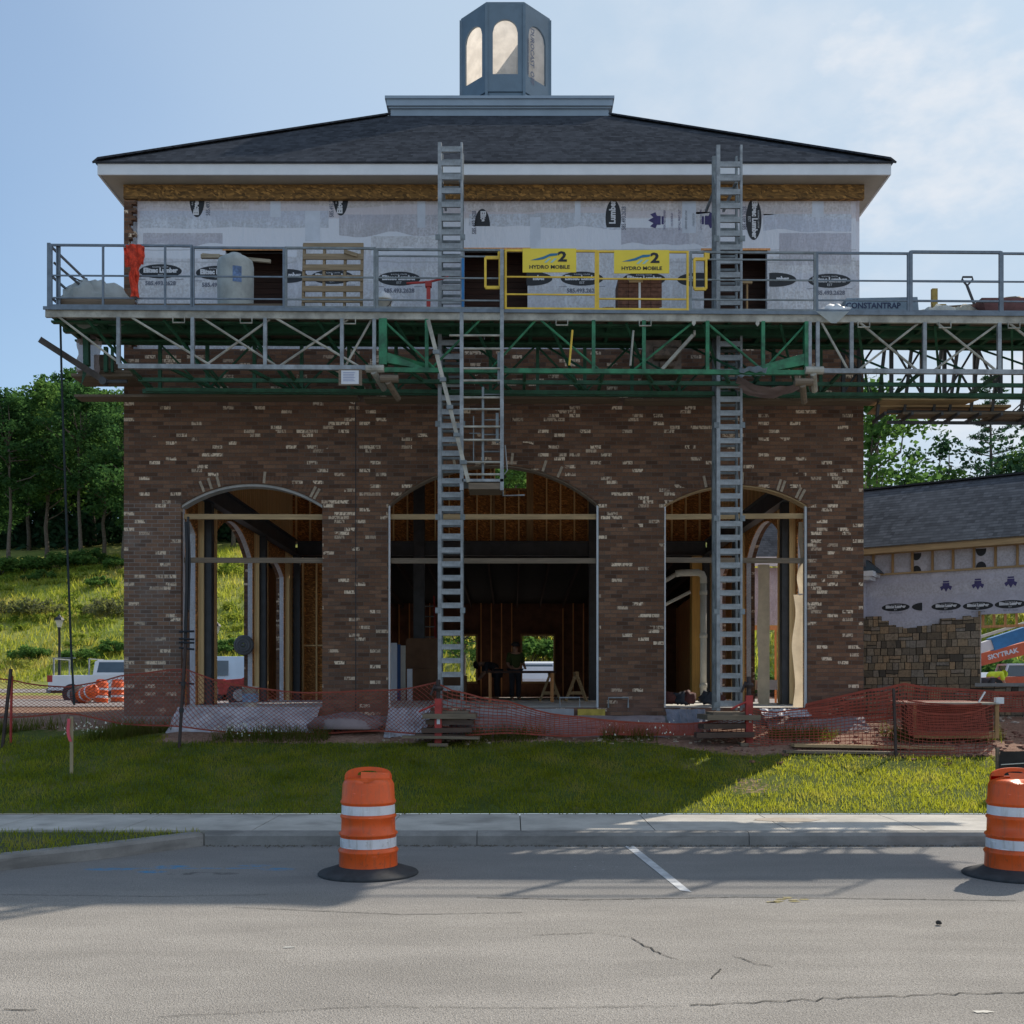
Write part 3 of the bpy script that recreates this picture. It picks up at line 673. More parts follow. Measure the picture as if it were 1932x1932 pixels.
m=MB(); m.add([(-3.4,0,4.7),(-3.4,5.4,4.7),(-3.4,2.68,6.5)],[(0,1,2)]); m.box(-3.42,.07,1.2,-3.4,5.4,4.7); m.build('end_wall',WRAP2,W)
m=MB(); panel_hole(m,-3.4,6,1.2,4.66,5.3,5.36,(-1.2,3.8,1.3,4.3)); m.build('far_wall',DARKW,W)
m=MB()
for k in range(9): m.box(.675+k*.21,.1,3.05,.71+k*.21,.2,3.27)
m.box(.66,.08,3.0,2.46,.22,3.05); m.build('header_framing',DARKW,W)
m=MB(); m.box(-3.3,-.55,4.06,-1.40,-.1,4.13); m.box(-3.3,-.60,4.131,-1.32,-.05,4.24); m.build('eave_return',TRIM,W)
m=MB(); m.box(-3.3,-.35,3.28,-1.62,-.005,4.06); m.build('return_wall',WRAP2,W)
m=MB(); m.box(-3.3,-.4,4.242,-1.52,-.1,4.36); m.add([(-1.52,-.4,4.242),(-1.2,-.35,4.2),(-1.2,-.1,4.2),(-1.52,-.1,4.50),(-1.52,-.4,4.50)],[(0,1,4),(1,2,3,4),(0,3,2)]); m.build('flashing',paint('dark_flashing',(.03,.05,.07),.2,5,.4),W)
def wpos(u):
    k=(u-966)/2000; return (k*22-9)/(.82+k*.57)
for u,v in ((1690,1146),(1785,1144),(1845,1143),(1906,1140)):
    s_=wpos(u); d=22-.57*s_; logo(wwrap,s_,Z(v,d),0,.58,.17,None,False,'Elitsac Lumber',0,-.004)
    text_mesh('585.493.2628',.05,GREYPR,'phone_number',wwrap,front_m(s_,-.004,Z(v,d)-.12))
s_=wpos(1742); logo(wwrap,s_,Z(1144,22.2),0,.46,.17,(1,0,-.02),False,None,0,-.004)
for u,v in ((1785,1106),(1845,1102),(1907,1098)): s_=wpos(u); crest(wwrap,s_,Z(v,22-.57*s_),math.pi,.12,-.004)
for u in (1729,1851):
    s_=wpos(u)
    for z_,cl in ((4.59,(0,1,.02)),(4.22,(0,-1,.02))): logo(wwrap,s_,z_,0,.20,.26,cl,False,None,0,-.004)

# cream wrap hanging loose at the right hand jambs
FLAP=film_mat('cream_wrap',(.80,.70,.54),.55)
def flap(u0,u1,v0,v1,y,seed,wav):
    vs=[];nn=16
    for j in range(nn+1):
        t=j/nn; z=Z(v0+(v1-v0)*t,y); a=X(u0,y)+.10*wav*mnoise.noise(Vector((t*3.2,seed,0))); b=X(u1,y)
        for i in range(5): f=i/4; vs.append((a+(b-a)*f,y+.03*mnoise.noise(Vector((t*4,f*2,seed))),z))
    bb(MB().add(vs,[(j*5+i,j*5+i+1,j*5+i+6,j*5+i+5) for j in range(nn) for i in range(4)]),'wrap_flap',FLAP,smooth=True)
flap(1497,1520,1122,1334,18.8,1,.7); flap(1507,1521,985,1120,18.82,2,.8); flap(1430,1452,1065,1330,22.0,3,.6)
# ------------------------------------------------------------------ work platform on masts
DF,DB=16.40,17.72
zd=lambda x:7.655-.0066*(x+7.2)            # deck top, the whole platform hangs a little low on the right
xf=lambda u:X(u,DF)
PL=thing('work_platform','long work platform with green and grey trusses and guardrails across the brick front','work platform',(0,DF,7.6))
def pb(mb,name,mats,parent=None,**k):
    o=mb.build(name,mats,parent if parent is not None else PL,**k)
    if parent is None: o.location=(0,-DF,-7.6)
    return o
XA,XB=-7.22,9.85
DECKW=wood('deck_plank',(.20,.16,.125),.35,0); 
for k in range(5):
    y0=DF+.02+k*.265
    m=MB(); x=XA
    while x<XB:
        x1=min(x+R.uniform(2.4,3.6),XB); m.bar((x,y0+.13,zd(x)-.02),(x1-.006,y0+.13,zd(x1)-.02),.258,.038); x=x1
    pb(m,'deck_plank',DECKW)
xj=XA+.05
while xj<XB:
    m=MB(); m.box(xj,DF+.02,zd(xj)-.13,xj+.06,DB,zd(xj)-.042); pb(m,'deck_joist',GREEND); xj+=.62
for y in (DF+.02,DB-.02,DF+.66):
    m=MB(); m.bar((XA,y,zd(XA)-.09),(XB,y,zd(XB)-.09),.05,.12); pb(m,'top_chord',CHORD if y<DF+.1 else GREEND)
m=MB(); m.bar((XA-.02,DF-.03,zd(XA)-.02),(XB,DF-.03,zd(XB)-.02),.02,.05); pb(m,'edge_angle',RAILB)
for k_ in range(14):
    x=XA+.6+k_*1.2; m=MB(); m.bar((x,DF+.1,zd(x)-.15),(x+.55,DB-.08,zd(x)-.88),.035,.035); m.bar((x+.55,DF+.1,zd(x)-.88),(x,DB-.1,zd(x)-.16),.03,.03); pb(m,'sway_brace',GREEND)
m=MB()
for k in range(3): m.bar((XA,DF+.25+k*.45,zd(XA)-.145),(XB,DF+.25+k*.45,zd(XB)-.145),.10,.03)
pb(m,'deck_stringer',GREEND)
def truss(us,diags,mat,y,chord,cu0,cu1,dep=.90,r=.03,name='truss',mat2=None):
    t=pb(MB().bar((xf(cu0),y,zd(xf(cu0))-dep),(xf(cu1),y,zd(xf(cu1))-dep),.06,.07),name,chord)
    for u in us:
        x=xf(u); m=MB(); m.bar((x,y,zd(x)-.14),(x,y,zd(x)-dep+.03),.055,.055); m.build('post',mat2 or mat,t)
    for (ua,ub) in diags:
        xa,xb=xf(ua),xf(ub); m=MB(); off=.035 if ub<ua else -.0
        m.tube([(xa,y+off,zd(xa)-.14),(xb,y+off,zd(xb)-dep+.03)],.019,6); m.build('brace',mat,t)
    return t
G1,G2=GALV,CHORD
truss((223,363,500,645,706),((110,228),(247,396),(380,520),(508,385),(520,676),(655,526),(700,650)),CHORD,DF+.02,GALV,223,712,name='grey_truss',mat2=GALV)
truss((718,805,946,1120,1215,1335,1440,1522),((720,820),(905,812),(1010,925),(1020,1130),(1310,1195),(1330,1440),(1525,1440)),GREEN,DF+.02,GREEN,718,1525,.93,name='green_truss')
truss((1528,1543,1607,1745,1886,2020),((1550,1600),(1622,1730),(1735,1622),(1768,1880),(1886,1764),(1905,2018)),CHORD,DF+.02,GALV,1528,2050,name='grey_truss',mat2=GALV)
rear=[u for u in range(250,2060,96)]
truss([u for u in rear if u<1600],[(u,u+90) for u in rear[::2] if u<1500]+[(u+185,u+95) for u in rear[::2] if u<1400],GREEND,DB-.03,GREEND,215,1620,.93,.03,name='rear_truss')
truss((1640,1672,1738,1800,1846,1908,1960,2010),[(1640,1700),(1700,1640),(1745,1800),(1800,1745),(1850,1905),(1905,1850),(1915,1960)],STEEL,DB-.03,GREEND,1622,2060,.93,.03,name='rear_truss')
for y,dep in ((DF+.62,.93),(DF+.95,1.0)):
    m=MB(); m.bar((xf(235),y,zd(xf(235))-dep),(xf(2050),y,zd(xf(2050))-dep),.05,.06); pb(m,'lower_chord',GREEND)
for k,u in enumerate(range(240,2060,75)):
    x=xf(u); m=MB(); m.bar((x,DF+.05,zd(x)-.9),(x+ (.45 if k%2 else 0),DB-.06,zd(x)-.93),.045,.045); pb(m,'cross_tie',GREEND)
# dark brackets carrying the planks beside the wall, right of the building they stand against the sky
for k,u in enumerate((1655,1705,1760,1790,1830,1870,1925)):
    x=X(u,17.9); m=MB(); m.bar((x,17.55,zd(x)-.20),(x,17.95,zd(x)-1.32),.045,.05); m.bar((x,17.5,zd(x)-1.26),(x,18.1,zd(x)-1.26),.04,.05); pb(m,'outrigger',STEEL)
m=MB()
for dz in (1.12,1.30): m.bar((6.35,17.95,zd(6.35)-dz),(XB,17.95,zd(XB)-dz),.04,.05)
for k in range(5): m.bar((8.3+k*.07,17.9,zd(8)-1.25),(9.2+k*.07,17.9,zd(8)-.45),.02,.02)
pb(m,'outrigger_rail',STEEL)
for (xa,xb,yy,zz,c) in ((6.2,8.4,18.0,1.05,PINEX),(6.5,8.9,17.8,1.22,GREYB),(-7.35,-2.6,17.95,.98,GREYB),(-2.5,1.8,18.0,.97,GREYB),(1.9,6.2,17.98,.98,GREYB),(8.0,9.8,17.97,1.23,GREYB)):
    m=MB(); m.box(xa,yy-.16,zd(xa)-zz-.02,xb,yy+.16,zd(xa)-zz+.02); pb(m,'wall_plank',c)
o=pb(MB().add([(6.15,17.6,6.55),(7.75,17.6,6.55),(7.35,18.35,6.50),(6.15,18.35,6.50),(6.15,17.6,6.57),(7.75,17.6,6.57),(7.35,18.35,6.52),(6.15,18.35,6.52)],[(0,1,2,3),(4,7,6,5),(0,4,5,1),(1,5,6,2),(2,6,7,3),(3,7,4,0)]),'plywood_sheet',PINEX)
# guardrail frames
def rail(u0,u1,mat,hi=.965,extra=(),low=.16,mid=.505,y=DF-.01,name='guardrail',posts=(),w=.035,sl=0):
    x0,x1=xf(u0),xf(u1); m=MB()
    for x in (x0,x1): m.bar((x,y,zd(x)+.0),(x,y,zd(x)+hi),w,w)
    for h in (hi,mid,low)+tuple(extra): m.bar((x0,y,zd(x0)+h-.015),(x1,y,zd(x1)+h-.015+sl),w*.9 if h==hi else w*.6,w*.9 if h==hi else w*.62)
    m.bar((x0,y,zd(x0)+.02),(x1,y,zd(x1)+.02),.03,.04)
    for u in posts: m.bar((xf(u),y,zd(xf(u))),(xf(u),y,zd(xf(u))+hi),w*.85,w*.85)
    return pb(m,name,mat)
rail(97,362,RAILB,.975,posts=(195,)); rail(107,110,RAILB,.975,y=DF+.03,name='rail_post'); rail(365,536,RAILB,.95,posts=(312,)); rail(540,707,GALVD,.955); rail(712,945,GALVD,.94,(.84,)); rail(1303,1537,GALVD,.93,(.82,),low=.2)
rail(1541,1713,RAILB,.93,low=.2); rail(1718,1887,RAILB,.955,low=.2,w=.045); rail(1890,2050,RAILB,.94,low=.2)
m=MB(); m.bar((XA+.06,DF,zd(XA)),(XA+.06,DF,zd(XA)+.99),.05,.05); m.bar((XA+.1,DB,zd(XA)),(XA+.1,DB,zd(XA)+.96),.04,.04)
for h in (.95,.5,.16): m.bar((XA+.08,DF,zd(XA)+h),(XA+.08,DB,zd(XA)+h),.03,.03)
pb(m,'guardrail',RAILB)
g1=rail(954,1124,YELLOW,.935,low=.26,mid=.53,name='yellow_gate'); g2=rail(1128,1297,YELLOW,.93,low=.2,mid=.51,name='yellow_gate')
for u0,u1 in ((916,943),(1309,1331)):
    m=MB(); x0,x1=xf(u0),xf(u1); za,zb=zd(x0)+.79,zd(x0)+.33
    for a,b in (((x0,za),(x1,za)),((x1,za),(x1,zb)),((x1,zb),(x0,zb)),((x0,zb),(x0,za))): m.bar((a[0],DF-.05,a[1]),(b[0],DF-.05,b[1]),.035,.045)
    m.bar((x1-.03,DF-.05,za+.05),(x1+.05,DF-.03,za+.05),.04,.09); pb(m,'gate_latch_frame',YELLOW)
SIGNY=paint('sign_yellow',(.78,.60,.045),.05,4,.45); SIGNB=paint('sign_blue',(.02,.16,.30),.1,4,.5)
for u0,u1,v0,v1 in ((986,1087,471,516),(1158,1262,474,518)):
    x0,x1=xf(u0),xf(u1); za,zb=Z(v0,DF),Z(v1,DF)
    m=MB(); m.box(x0,DF-.045,zb,x1,DF-.037,za); bn=pb(m,'banner',SIGNY)
    cx,cz=(x0+x1)/2,(za+zb)/2; w_=x1-x0
    M4=front_m(cx,DF-.048,cz)
    flat([(-.36*w_,.0),(-.12*w_,.055),(.02*w_,.105),(.17*w_,.11),(.14*w_,.075),(.0,.06),(-.1*w_,.02),(-.2*w_,.005)],M4,SIGNB,'sign_swoosh',bn,.002)
    text_mesh('2',.21,BLACK,'sign_number',bn,M4@Matrix.Translation((.24*w_,.05,.003)),.008,sx=1.3)
    text_mesh('HYDRO MOBILE',.076,BLACK,'sign_word',bn,M4@Matrix.Translation((0,-.105,.002)),.002,sx=1.15)
    for k in range(2): flat([(-.1*w_+k*.09,-.035),(-.02*w_+k*.09,.03),(.03*w_+k*.09,.03),(-.05*w_+k*.09,-.035)],M4,paint('sign_pale',(.35,.55,.50),.05,3,.5),'sign_stripe',bn,.001)
# carrying handles under the edge, eye plates, a paper notice
for u in (338,465,660,1060,1217,1607+22,1782,1912):
    x=xf(u); z0=zd(x)-.14; m=MB()
    m.tube([(x-.09,DF-.02,z0),(x-.09,DF-.02,z0-.09),(x+.09,DF-.02,z0-.09),(x+.09,DF-.02,z0)],.012,6); pb(m,'handle',CHORD)
for u in (1138,1258):
    x=xf(u)+1.4; m=MB(); m.prism([(-.025,0),(.025,0),(.03,-.05),(0,-.09),(-.03,-.05)],lambda a,b,t,x=x:(x+a,t,zd(x)-.14+b),DF-.02,DF-.01); pb(m,'eye_plate',CHORD)
m=MB(); m.box(xf(640),DF-.06,zd(-2)-1.19,xf(684),DF-.045,zd(-2)-.94); nb=pb(m,'notice_board',GREYB)
x0=xf(645);m=MB(); m.box(x0,DF-.064,zd(-2)-1.17,xf(678),DF-.061,zd(-2)-.96); nt_=m.build('paper_notice',PRINTW,nb)
m=MB()
for k in range(6): m.add([(x0+.03,DF-.0665,zd(-2)-1.0-k*.025),(x0+.03+R.uniform(.12,.2),DF-.0665,zd(-2)-1.0-k*.025),(x0+.2,DF-.0665,zd(-2)-.992-k*.025),(x0+.03,DF-.0665,zd(-2)-.992-k*.025)],[(0,1,2,3)])
m.build('notice_lines',paint('notice_ink',(.18,.22,.42),.1,4),nt_)
# green mast carriage pieces
m=MB(); x0,x1=xf(716),xf(730); m.box(x0,DF-.02,zd(x0)-.85,x1,DF+.12,zd(x0)-.14)
m.add([(x1,DF,zd(x0)-.66),(xf(815),DF,zd(x0)-.86),(xf(815),DF+.05,zd(x0)-.93),(x1,DF,zd(x0)-.82),(x1,DF+.1,zd(x0)-.66),(xf(815),DF+.1,zd(x0)-.86),(xf(815),DF+.15,zd(x0)-.93),(x1,DF+.1,zd(x0)-.82)],[(0,1,2,3),(4,7,6,5),(0,4,5,1),(1,5,6,2),(2,6,7,3),(3,7,4,0)]); pb(m,'carriage_arm',GREEN)
m=MB(); x0=xf(1525); m.add([(x0,DF,zd(x0)-.62),(xf(1425),DF,zd(x0)-.84),(xf(1425),DF,zd(x0)-.95),(x0,DF,zd(x0)-.80),(x0,DF+.12,zd(x0)-.62),(xf(1425),DF+.12,zd(x0)-.84),(xf(1425),DF+.12,zd(x0)-.95),(x0,DF+.12,zd(x0)-.80)],[(0,1,2,3),(4,7,6,5),(0,4,5,1),(1,5,6,2),(2,6,7,3),(3,7,4,0)])
m.box(xf(1518),DF-.01,zd(x0)-.85,xf(1525),DF+.1,zd(x0)-.14); pb(m,'carriage_arm',GREEN)
for u,v in ((708,697),(1535,700),(735,716),(1515,722)):
    x=xf(u); z=Z(v,DF); m=MB(); m.tube([(x-.14,DF-.03,z),(x+.14,DF-.03,z)],.06,10); m.tube([(x-.02,DF-.05,z-.05),(x+.1,DF+.3,z-.22)],.05,8); pb(m,'coupling_pin',CHORD if v<705 else GREYB)
# motor housing
m=MB(); x=xf(1265); m.box(x-.32,DF+.5,zd(x)-.75,x+.25,DF+1.1,zd(x)-.28); m.tube([(x-.2,DF+.48,zd(x)-.5),(x+.18,DF+.48,zd(x)-.5)],.11,12); m.tube([(x-.1,DF+.47,zd(x)-.68),(x+.12,DF+.47,zd(x)-.68)],.05,10); pb(m,'motor',paint('greasy_motor',(.11,.075,.055),.5,14,.6))
m=MB(); m.bar((xf(1253),DF+.3,zd(x)-.82),(xf(1312),DF+.2,zd(x)-.30),.05,.05); m.tube([(xf(1312),DF+.2,zd(x)-.27),(xf(1316),DF+.2,zd(x)-.27)],.05,8); pb(m,'motor_brace',CHORD)
for u in (1080,1195): 
    x=xf(u); m=MB(); m.tube([(x,DF+.0,zd(x)-.3),(x-.05,DF-.02,zd(x)-.85)],.018,6); pb(m,'tie_rod',YELLOW if u==1080 else CHORD)

# ------------------------------------------------------------------ masts
RUNG=GALV
def mast(u0,u1,top,base,label,lean=0):
    d=17.05; x0,x1=X(u0,d),X(u1,d); zt,zb=Z(top,d),base; cx=(x0+x1)/2; w=(x1-x0)
    t=thing('tower_mast',label,'mast',(cx,d,zb),0,'tower masts of the work platform'); H=zt-zb
    for sx in (-1,1):
        for y in (0,.36):
            m=MB(); m.box(sx*(w/2)-.035 if sx>0 else -w/2-.0,y,0,sx*(w/2) if sx>0 else -w/2+.06,y+.06,H); m.build('mast_rail',GALV if y==0 else GALVD,t)
    step=.2225; n=int(H/step); r0=None
    for k in range(n):
        z=.12+k*step
        o=MB().box(-w/2+.061,.004,-.042,w/2-.036,.045,.042).build('rung',RUNG,t) if r0 is None else r0.copy()
        if r0 is None: r0=o
        else: COL.objects.link(o)
        o.parent=t; o.location=(0,0,z)
    m=MB()
    for k in range(n): m.box(-w/2+.061,.37,.12+k*step-.02,w/2-.036,.40,.12+k*step+.02)
    for k in range(n//3):
        for sx in (-1,1):
            x=sx*(w/2-.03); m.bar((x,.06,.1+k*step*3),(x,.36,.1+k*step*3+step*3),.025,.025)
    m.build('rear_rungs',GALVD,t)
    m=MB()
    for k in range(int(H/1.5)): 
        for sx in (-1,1): MB().box(sx*(w/2)-.04,-.010,.05+k*1.5,sx*w/2+.04,.0-.002,.14+k*1.5).build('splice_plate',GALVD,t)
    return t,cx,d
MA,cxa,dm=mast(826,873,268,1.42,'left tower mast of the platform, rising beside the hanging access ladder')
MC,cxc,_=mast(1352,1401,273,1.40,'right tower mast of the platform, in front of the right hand arch')
for t in (MA,MC):
    m=MB(); m.box(-.42,-.35,-.14,.42,.6,-.06); m.box(-.3,-.2,-.059,.3,.5,-.02); m.build('base_plate',GREYB,t)
    m=MB(); m.bar((-.15,.2,8.6 if t is MA else 8.6),(-.15,YB-dm+.0,8.6),.04,.04); m.bar((.15,.2,8.6),(.15,YB-dm,8.6),.04,.04); m.build('wall_tie',GALVD,t)
m=MB(); m.box(.185,-.03,6.32,.225,.0,7.25); m.build('blue_sleeve',SKYBLUE,MA)

# ------------------------------------------------------------------ access ladder hung from the platform
L=thing('access_ladder','grey steel access ladder with side cage hanging from the platform edge by the left mast','ladder',(xf(909),DF-.12,0))
DL=DF-.12; xl=lambda u:X(u,DL)-xf(909); zl=lambda v:Z(v,DL)
for u,a,b in ((871,590,925),(947,470,925)):
    m=MB(); m.box(xl(u)-.028,-.02,zl(b),xl(u)+.028,.03,zl(a)); m.build('ladder_rail',GALV,L)
rv=[658,695,718,750,772,805,830,872,895]
r0=None
for v in [633]+rv:
    m=MB(); a=xl(848) if v==633 else xl(872); m.tube([(a,.0,zl(v)),(xl(946),.0,zl(v))],.017,8); m.build('rung',CHORD,L)
m=MB(); m.box(xl(911)-.018,.05,zl(905),xl(911)+.018,.085,zl(728))
for v in (742,790,818,850): m.tube([(xl(911),.07,zl(v)),(xl(943),.07,zl(v))],.011,6)
m.tube([(xl(893),.09,zl(868)),(xl(893),.09,zl(782))],.01,6); m.tube([(xl(885),.09,zl(815)),(xl(905),.09,zl(815))],.01,6); m.box(xl(938)-.022,.03,zl(834),xl(938)+.022,.07,zl(778)); m.box(xl(941)-.02,.02,zl(722),xl(941)+.02,.06,zl(664))
m.build('safety_cage',GALVD,L)
m=MB(); m.bar((xl(808),-.02,zl(605)),(xl(884),.0,zl(910)),.05,.06); m.build('stay_bar',CHORD,L)
for k in range(5):
    t_=.2+k*.17; p=Vector((xl(808),-.05,zl(605))).lerp(Vector((xl(884),-.04,zl(910))),t_); m=MB(); m.box(p.x-.05,-.06,p.z-.03,p.x+.05,-.03,p.z+.03); m.build('stay_clamp',GALVD,L)
m=MB(); m.box(xl(872),-.02,zl(909),xl(950),.55,zl(904)); m.build('landing',GALV,L)
m=MB(); m.box(xl(884),-.01,zl(923),xl(946),.5,zl(911)); m.build('landing_box',GREYB,L)
m=MB(); m.tube([(xl(953),.0,zl(840)),(xl(957),.1,zl(885)),(xl(949),.1,zl(895)),(xl(949),.1,zl(933)),(xl(990),.1,zl(932))],.012,6); m.build('hook_bar',GALV,L)
# ------------------------------------------------------------------ shapes for cloth and plastic
def sheet(nx,ny,fn):
    vs=[fn(i/(nx-1),j/(ny-1)) for j in range(ny) for i in range(nx)]
    fs=[(j*nx+i,j*nx+i+1,(j+1)*nx+i+1,(j+1)*nx+i) for j in range(ny-1) for i in range(nx-1)]
    return MB().add(vs,fs)
def nz(x,y,z,s=1,k=1): return mnoise.noise(Vector((x*s,y*s,z*s)))*k
def lump(c,r,amp=.25,n=20,seed=0,flat_=-.55,s=2.2):
    c=Vector(c); vs=[];fs=[]
    for j in range(n//2+1):
        ph=math.pi*j/(n//2)
        for i in range(n):
            th=math.tau*i/n; d=Vector((math.sin(ph)*math.cos(th),math.sin(ph)*math.sin(th),math.cos(ph)))
            f=1+amp*mnoise.noise(d*s+Vector((seed,seed*.3,0)))+amp*.6*mnoise.noise(d*s*2.7+Vector((seed,0,seed)))
            p=Vector((d.x*r[0],d.y*r[1],max(d.z,flat_)*r[2]))*f; vs.append(c+p)
    for j in range(n//2):
        for i in range(n): fs.append((j*n+i,j*n+(i+1)%n,(j+1)*n+(i+1)%n,(j+1)*n+i))
    return MB().add(vs,fs)
def single(mb,name,mat,label,cat,base,group=None,smooth=False,rz=0,**k):
    """one mesh that is a thing of its own; vertices are written around its base"""
    o=mb.build(name,mat,None,smooth,Vector(base),**k); o.rotation_euler=(0,0,rz); return tag(o,label,cat,group)

# ------------------------------------------------------------------ things standing on the platform
DP=lambda u:zd(X(u,16.8))+.003
x=X(155,17.1)
o=single(lump((0,0,.2),(.58,.36,.42),.35,30,3),'plastic_sheet_heap',CLEAR,'crumpled milky plastic sheet heaped at the left end of the deck','plastic sheet',(x+.22,17.0,zd(x)-.03),smooth=True)
p0=X(92,16.9)
m=MB(); m.tube([(-.68,.0,.88),(.0,.05,.30)],.022,6); m.tube([(-.62,.05,.84),(-.5,.1,.72),(-.28,.1,.62),(-.12,.08,.3)],.012,6)
single(m,'leaning_pole',STEEL,'dark pole with a loop of cable leaning on the left end guardrail','pole',(X(185,16.9),16.85,zd(-6)))
# toe boards
for u0,u1,lab in ((114,255,'brown toe board under the plastic sheet at the left end of the deck'),(262,540,'grey scaffold planks lying behind the tank on the deck')):
    x0,x1=X(u0,16.55),X(u1,16.55); m=MB(); m.box(x0,-.02,0,x1,.02,.17 if u0<200 else .10); single(m,'toe_board',GREYB,lab,'board',(0,16.52,zd(x0)+.004))
# orange rain coverall hanging on the rail
def cover(s,t):
    z=.93-t*.80; w=.14 if t<.22 else .14-.075*min(1,(t-.22)/.2); w*=1-.15*math.sin(t*9)*(t>.5)
    a=(s-.5)*2; x=a*w+nz(s*5,t*6,1,1,.02)+.01*math.sin(t*7); y=-.075*math.sqrt(max(0,1-a*a))+nz(s*7,t*5,4,1,.05)+nz(s*16,t*4,8,1,.045)-.02
    return (x,y,z)
o=thing('orange_coverall','bright orange coverall draped over the guardrail at the brick corner','coverall',(X(255,16.35),16.36,zd(-6)))
m=sheet(15,30,cover); m.build('coverall_front',ORANGED,o,True)
m=sheet(9,8,lambda s,t:(-.17+.1*s+t*.03,-.04+nz(s*4,t*4,9,1,.04),.9-t*.3)); m.build('sleeve',ORANGED,o,True)
m=sheet(9,8,lambda s,t:(.06+.1*s-t*.02,-.04+nz(s*4,t*4,5,1,.04),.9-t*.26)); m.build('sleeve',ORANGED,o,True)
# grey tank with a stick on it
x=X(446,17.0); o=thing('water_tank','large round grey plastic tank with domed top standing on the deck','tank',(x,16.95,zd(x))); o.scale=(1,1,1.25)
m=MB(); m.lathe([(.27,0),(.275,.02),(.285,.4),(.285,.70),(.27,.76),(.2,.80),(.08,.825),(.0,.83)],(0,0,0),30,0,False); m.build('tank_body',DARKPLY,o,True)
m=MB(); m.lathe([(.10,.82),(.10,.85),(.0,.855)],(0,0,0),16,0,False); m.build('lid',DARKPLY,o,True)
m=MB(); [m.quad(*[(.2885*math.sin(a_),-.2885*math.cos(a_),z_) for a_,z_ in ((.1+.12*q,.42),(.22+.12*q,.42),(.22+.12*q,.62),(.1+.12*q,.62))]) for q in range(4)]; m.build('blue_mark',paint('faded_blue_mark',(.12,.20,.38),.5,14,.6),o)
m=MB(); m.bar((-.53,.0,.85),(.55,.05,.77),.05,.05); m.box(-.55,-.03,.80,-.25,.03,.86)
single(m,'rough_stick',wood('pale_stick',(.4,.34,.25),.5,0),'splintered pale board lying across the top of the grey tank','board',(x,16.95,zd(x)+.20))
# pallet leaning on the wall
x=X(630,16.85); o=thing('wooden_pallet','weathered wooden pallet leaning upright against the white wrap','pallet',(x,16.72,zd(x)+.01))
o.rotation_euler=(rad(-6),0,0); o.scale=(.92,1,1.0)
PALW=wood('pallet_wood',(.30,.225,.14),.35,0)
for k in range(7):
    m=MB(); z=.02+k*.178; m.box(-.52,-.05,z,.52,-.03,z+.095); m.build('slat',PALW,o)
for xx in (-.51,-.16,.2,.49):
    m=MB(); m.box(xx-.02,-.028,0,xx+.02,.06,1.17); m.build('stringer',PALW,o)
m=MB(); m.bar((.2,-.07,1.03),(.42,-.06,.97),.02,.06); m.build('broken_slat',PALW,o)
# bucket
def bucket(name,label,cat,base,mat,r=.14,h=.34,group=None,handle=True):
    o=thing(name,label,cat,base,0,group); m=MB(); m.lathe([(r*.85,0),(r,h),(r*1.06,h),(r*1.06,h+.02),(r*.96,h+.02),(r*.82,.03),(0,.03)],(0,0,0),20,0,False); m.build('bucket_body',mat,o,True)
    if handle:
        m=MB(); m.tube([(r*math.cos(a),-.05-.06*math.sin(a),h*.95-.13*math.sin(a)) for a in [i*math.pi/8 for i in range(9)]],.006,5); m.build('handle',STEEL,o)
    return o
x=X(724,16.8); b=bucket('bucket','pale bucket heaped with white rubbish standing by the grey rail post','bucket',(x,16.75,zd(x)),PIPEW,.13,.26)
m=lump((0,0,.29),(.12,.12,.09),.4,14,8); m.build('bucket_fill',TRIM,b,True)
# red jack pole
x=X(808,16.9); m=MB(); m.box(-.03,-.03,0,.03,.03,.56); m.box(-.05,-.04,.2,.11,.04,.23); m.tube([(-.35,0,.62),(0,0,.64),(.32,0,.72)],.018,6); m.box(-.05,-.05,.56,.05,.05,.64)
single(m,'jack_post',REDP,'red screw jack with a black crossbar standing on the deck left of the left mast','jack',(x,16.95,zd(x)))
# strapped brick cube
x=X(1205,16.8); o=thing('brick_cube','strapped cube of brown bricks standing on the deck below the right yellow sign','brick cube',(x,16.85,zd(x)))
CUBE=paint('stacked_brick',(.15,.07,.048),.4,16,.9)
for k in range(9):
    m=MB()
    for j in range(4): m.box(-.345+j*.174,-.2,.0+k*.066,-.345+j*.174+.168,.2,.0+k*.066+.060)
    m.build('brick_course',CUBE,o)
m=MB(); m.box(-.02,-.206,0,.015,-.203,.60); m.build('strap',TRIM,o); m=MB(); m.box(-.17,-.207,.54,.05,-.204,.59); m.build('brick_tag',PINEX,o)
x=X(1290,17.0); single(lump((0,0,.03),(.22,.2,.1),.4,16,5),'rag',TRIM,'white crumpled paper sack lying by the strapped brick cube','sack',(x-.35,16.7,zd(x)),smooth=True)
x=X(1145,17.0); single(lump((0,0,.03),(.2,.2,.12),.5,16,15,s=3),'mortar_heap',GREYB,'small grey mortar heap left of the strapped brick cube','mortar',(x,16.7,zd(x)),smooth=True)
# long handled tool by the right window
x=X(1414,17.4); o=thing('wood_handle_tool','upright wooden handled tool standing in front of the right upper opening','tool',(x,17.6,zd(x)))
m=MB(); m.tube([(0,0,0),(.01,.02,.92)],.018,8); m.build('handle',PINE,o); m=MB(); m.box(-.08,-.02,.9,.09,.03,.95); m.build('tool_head',PINEX,o)
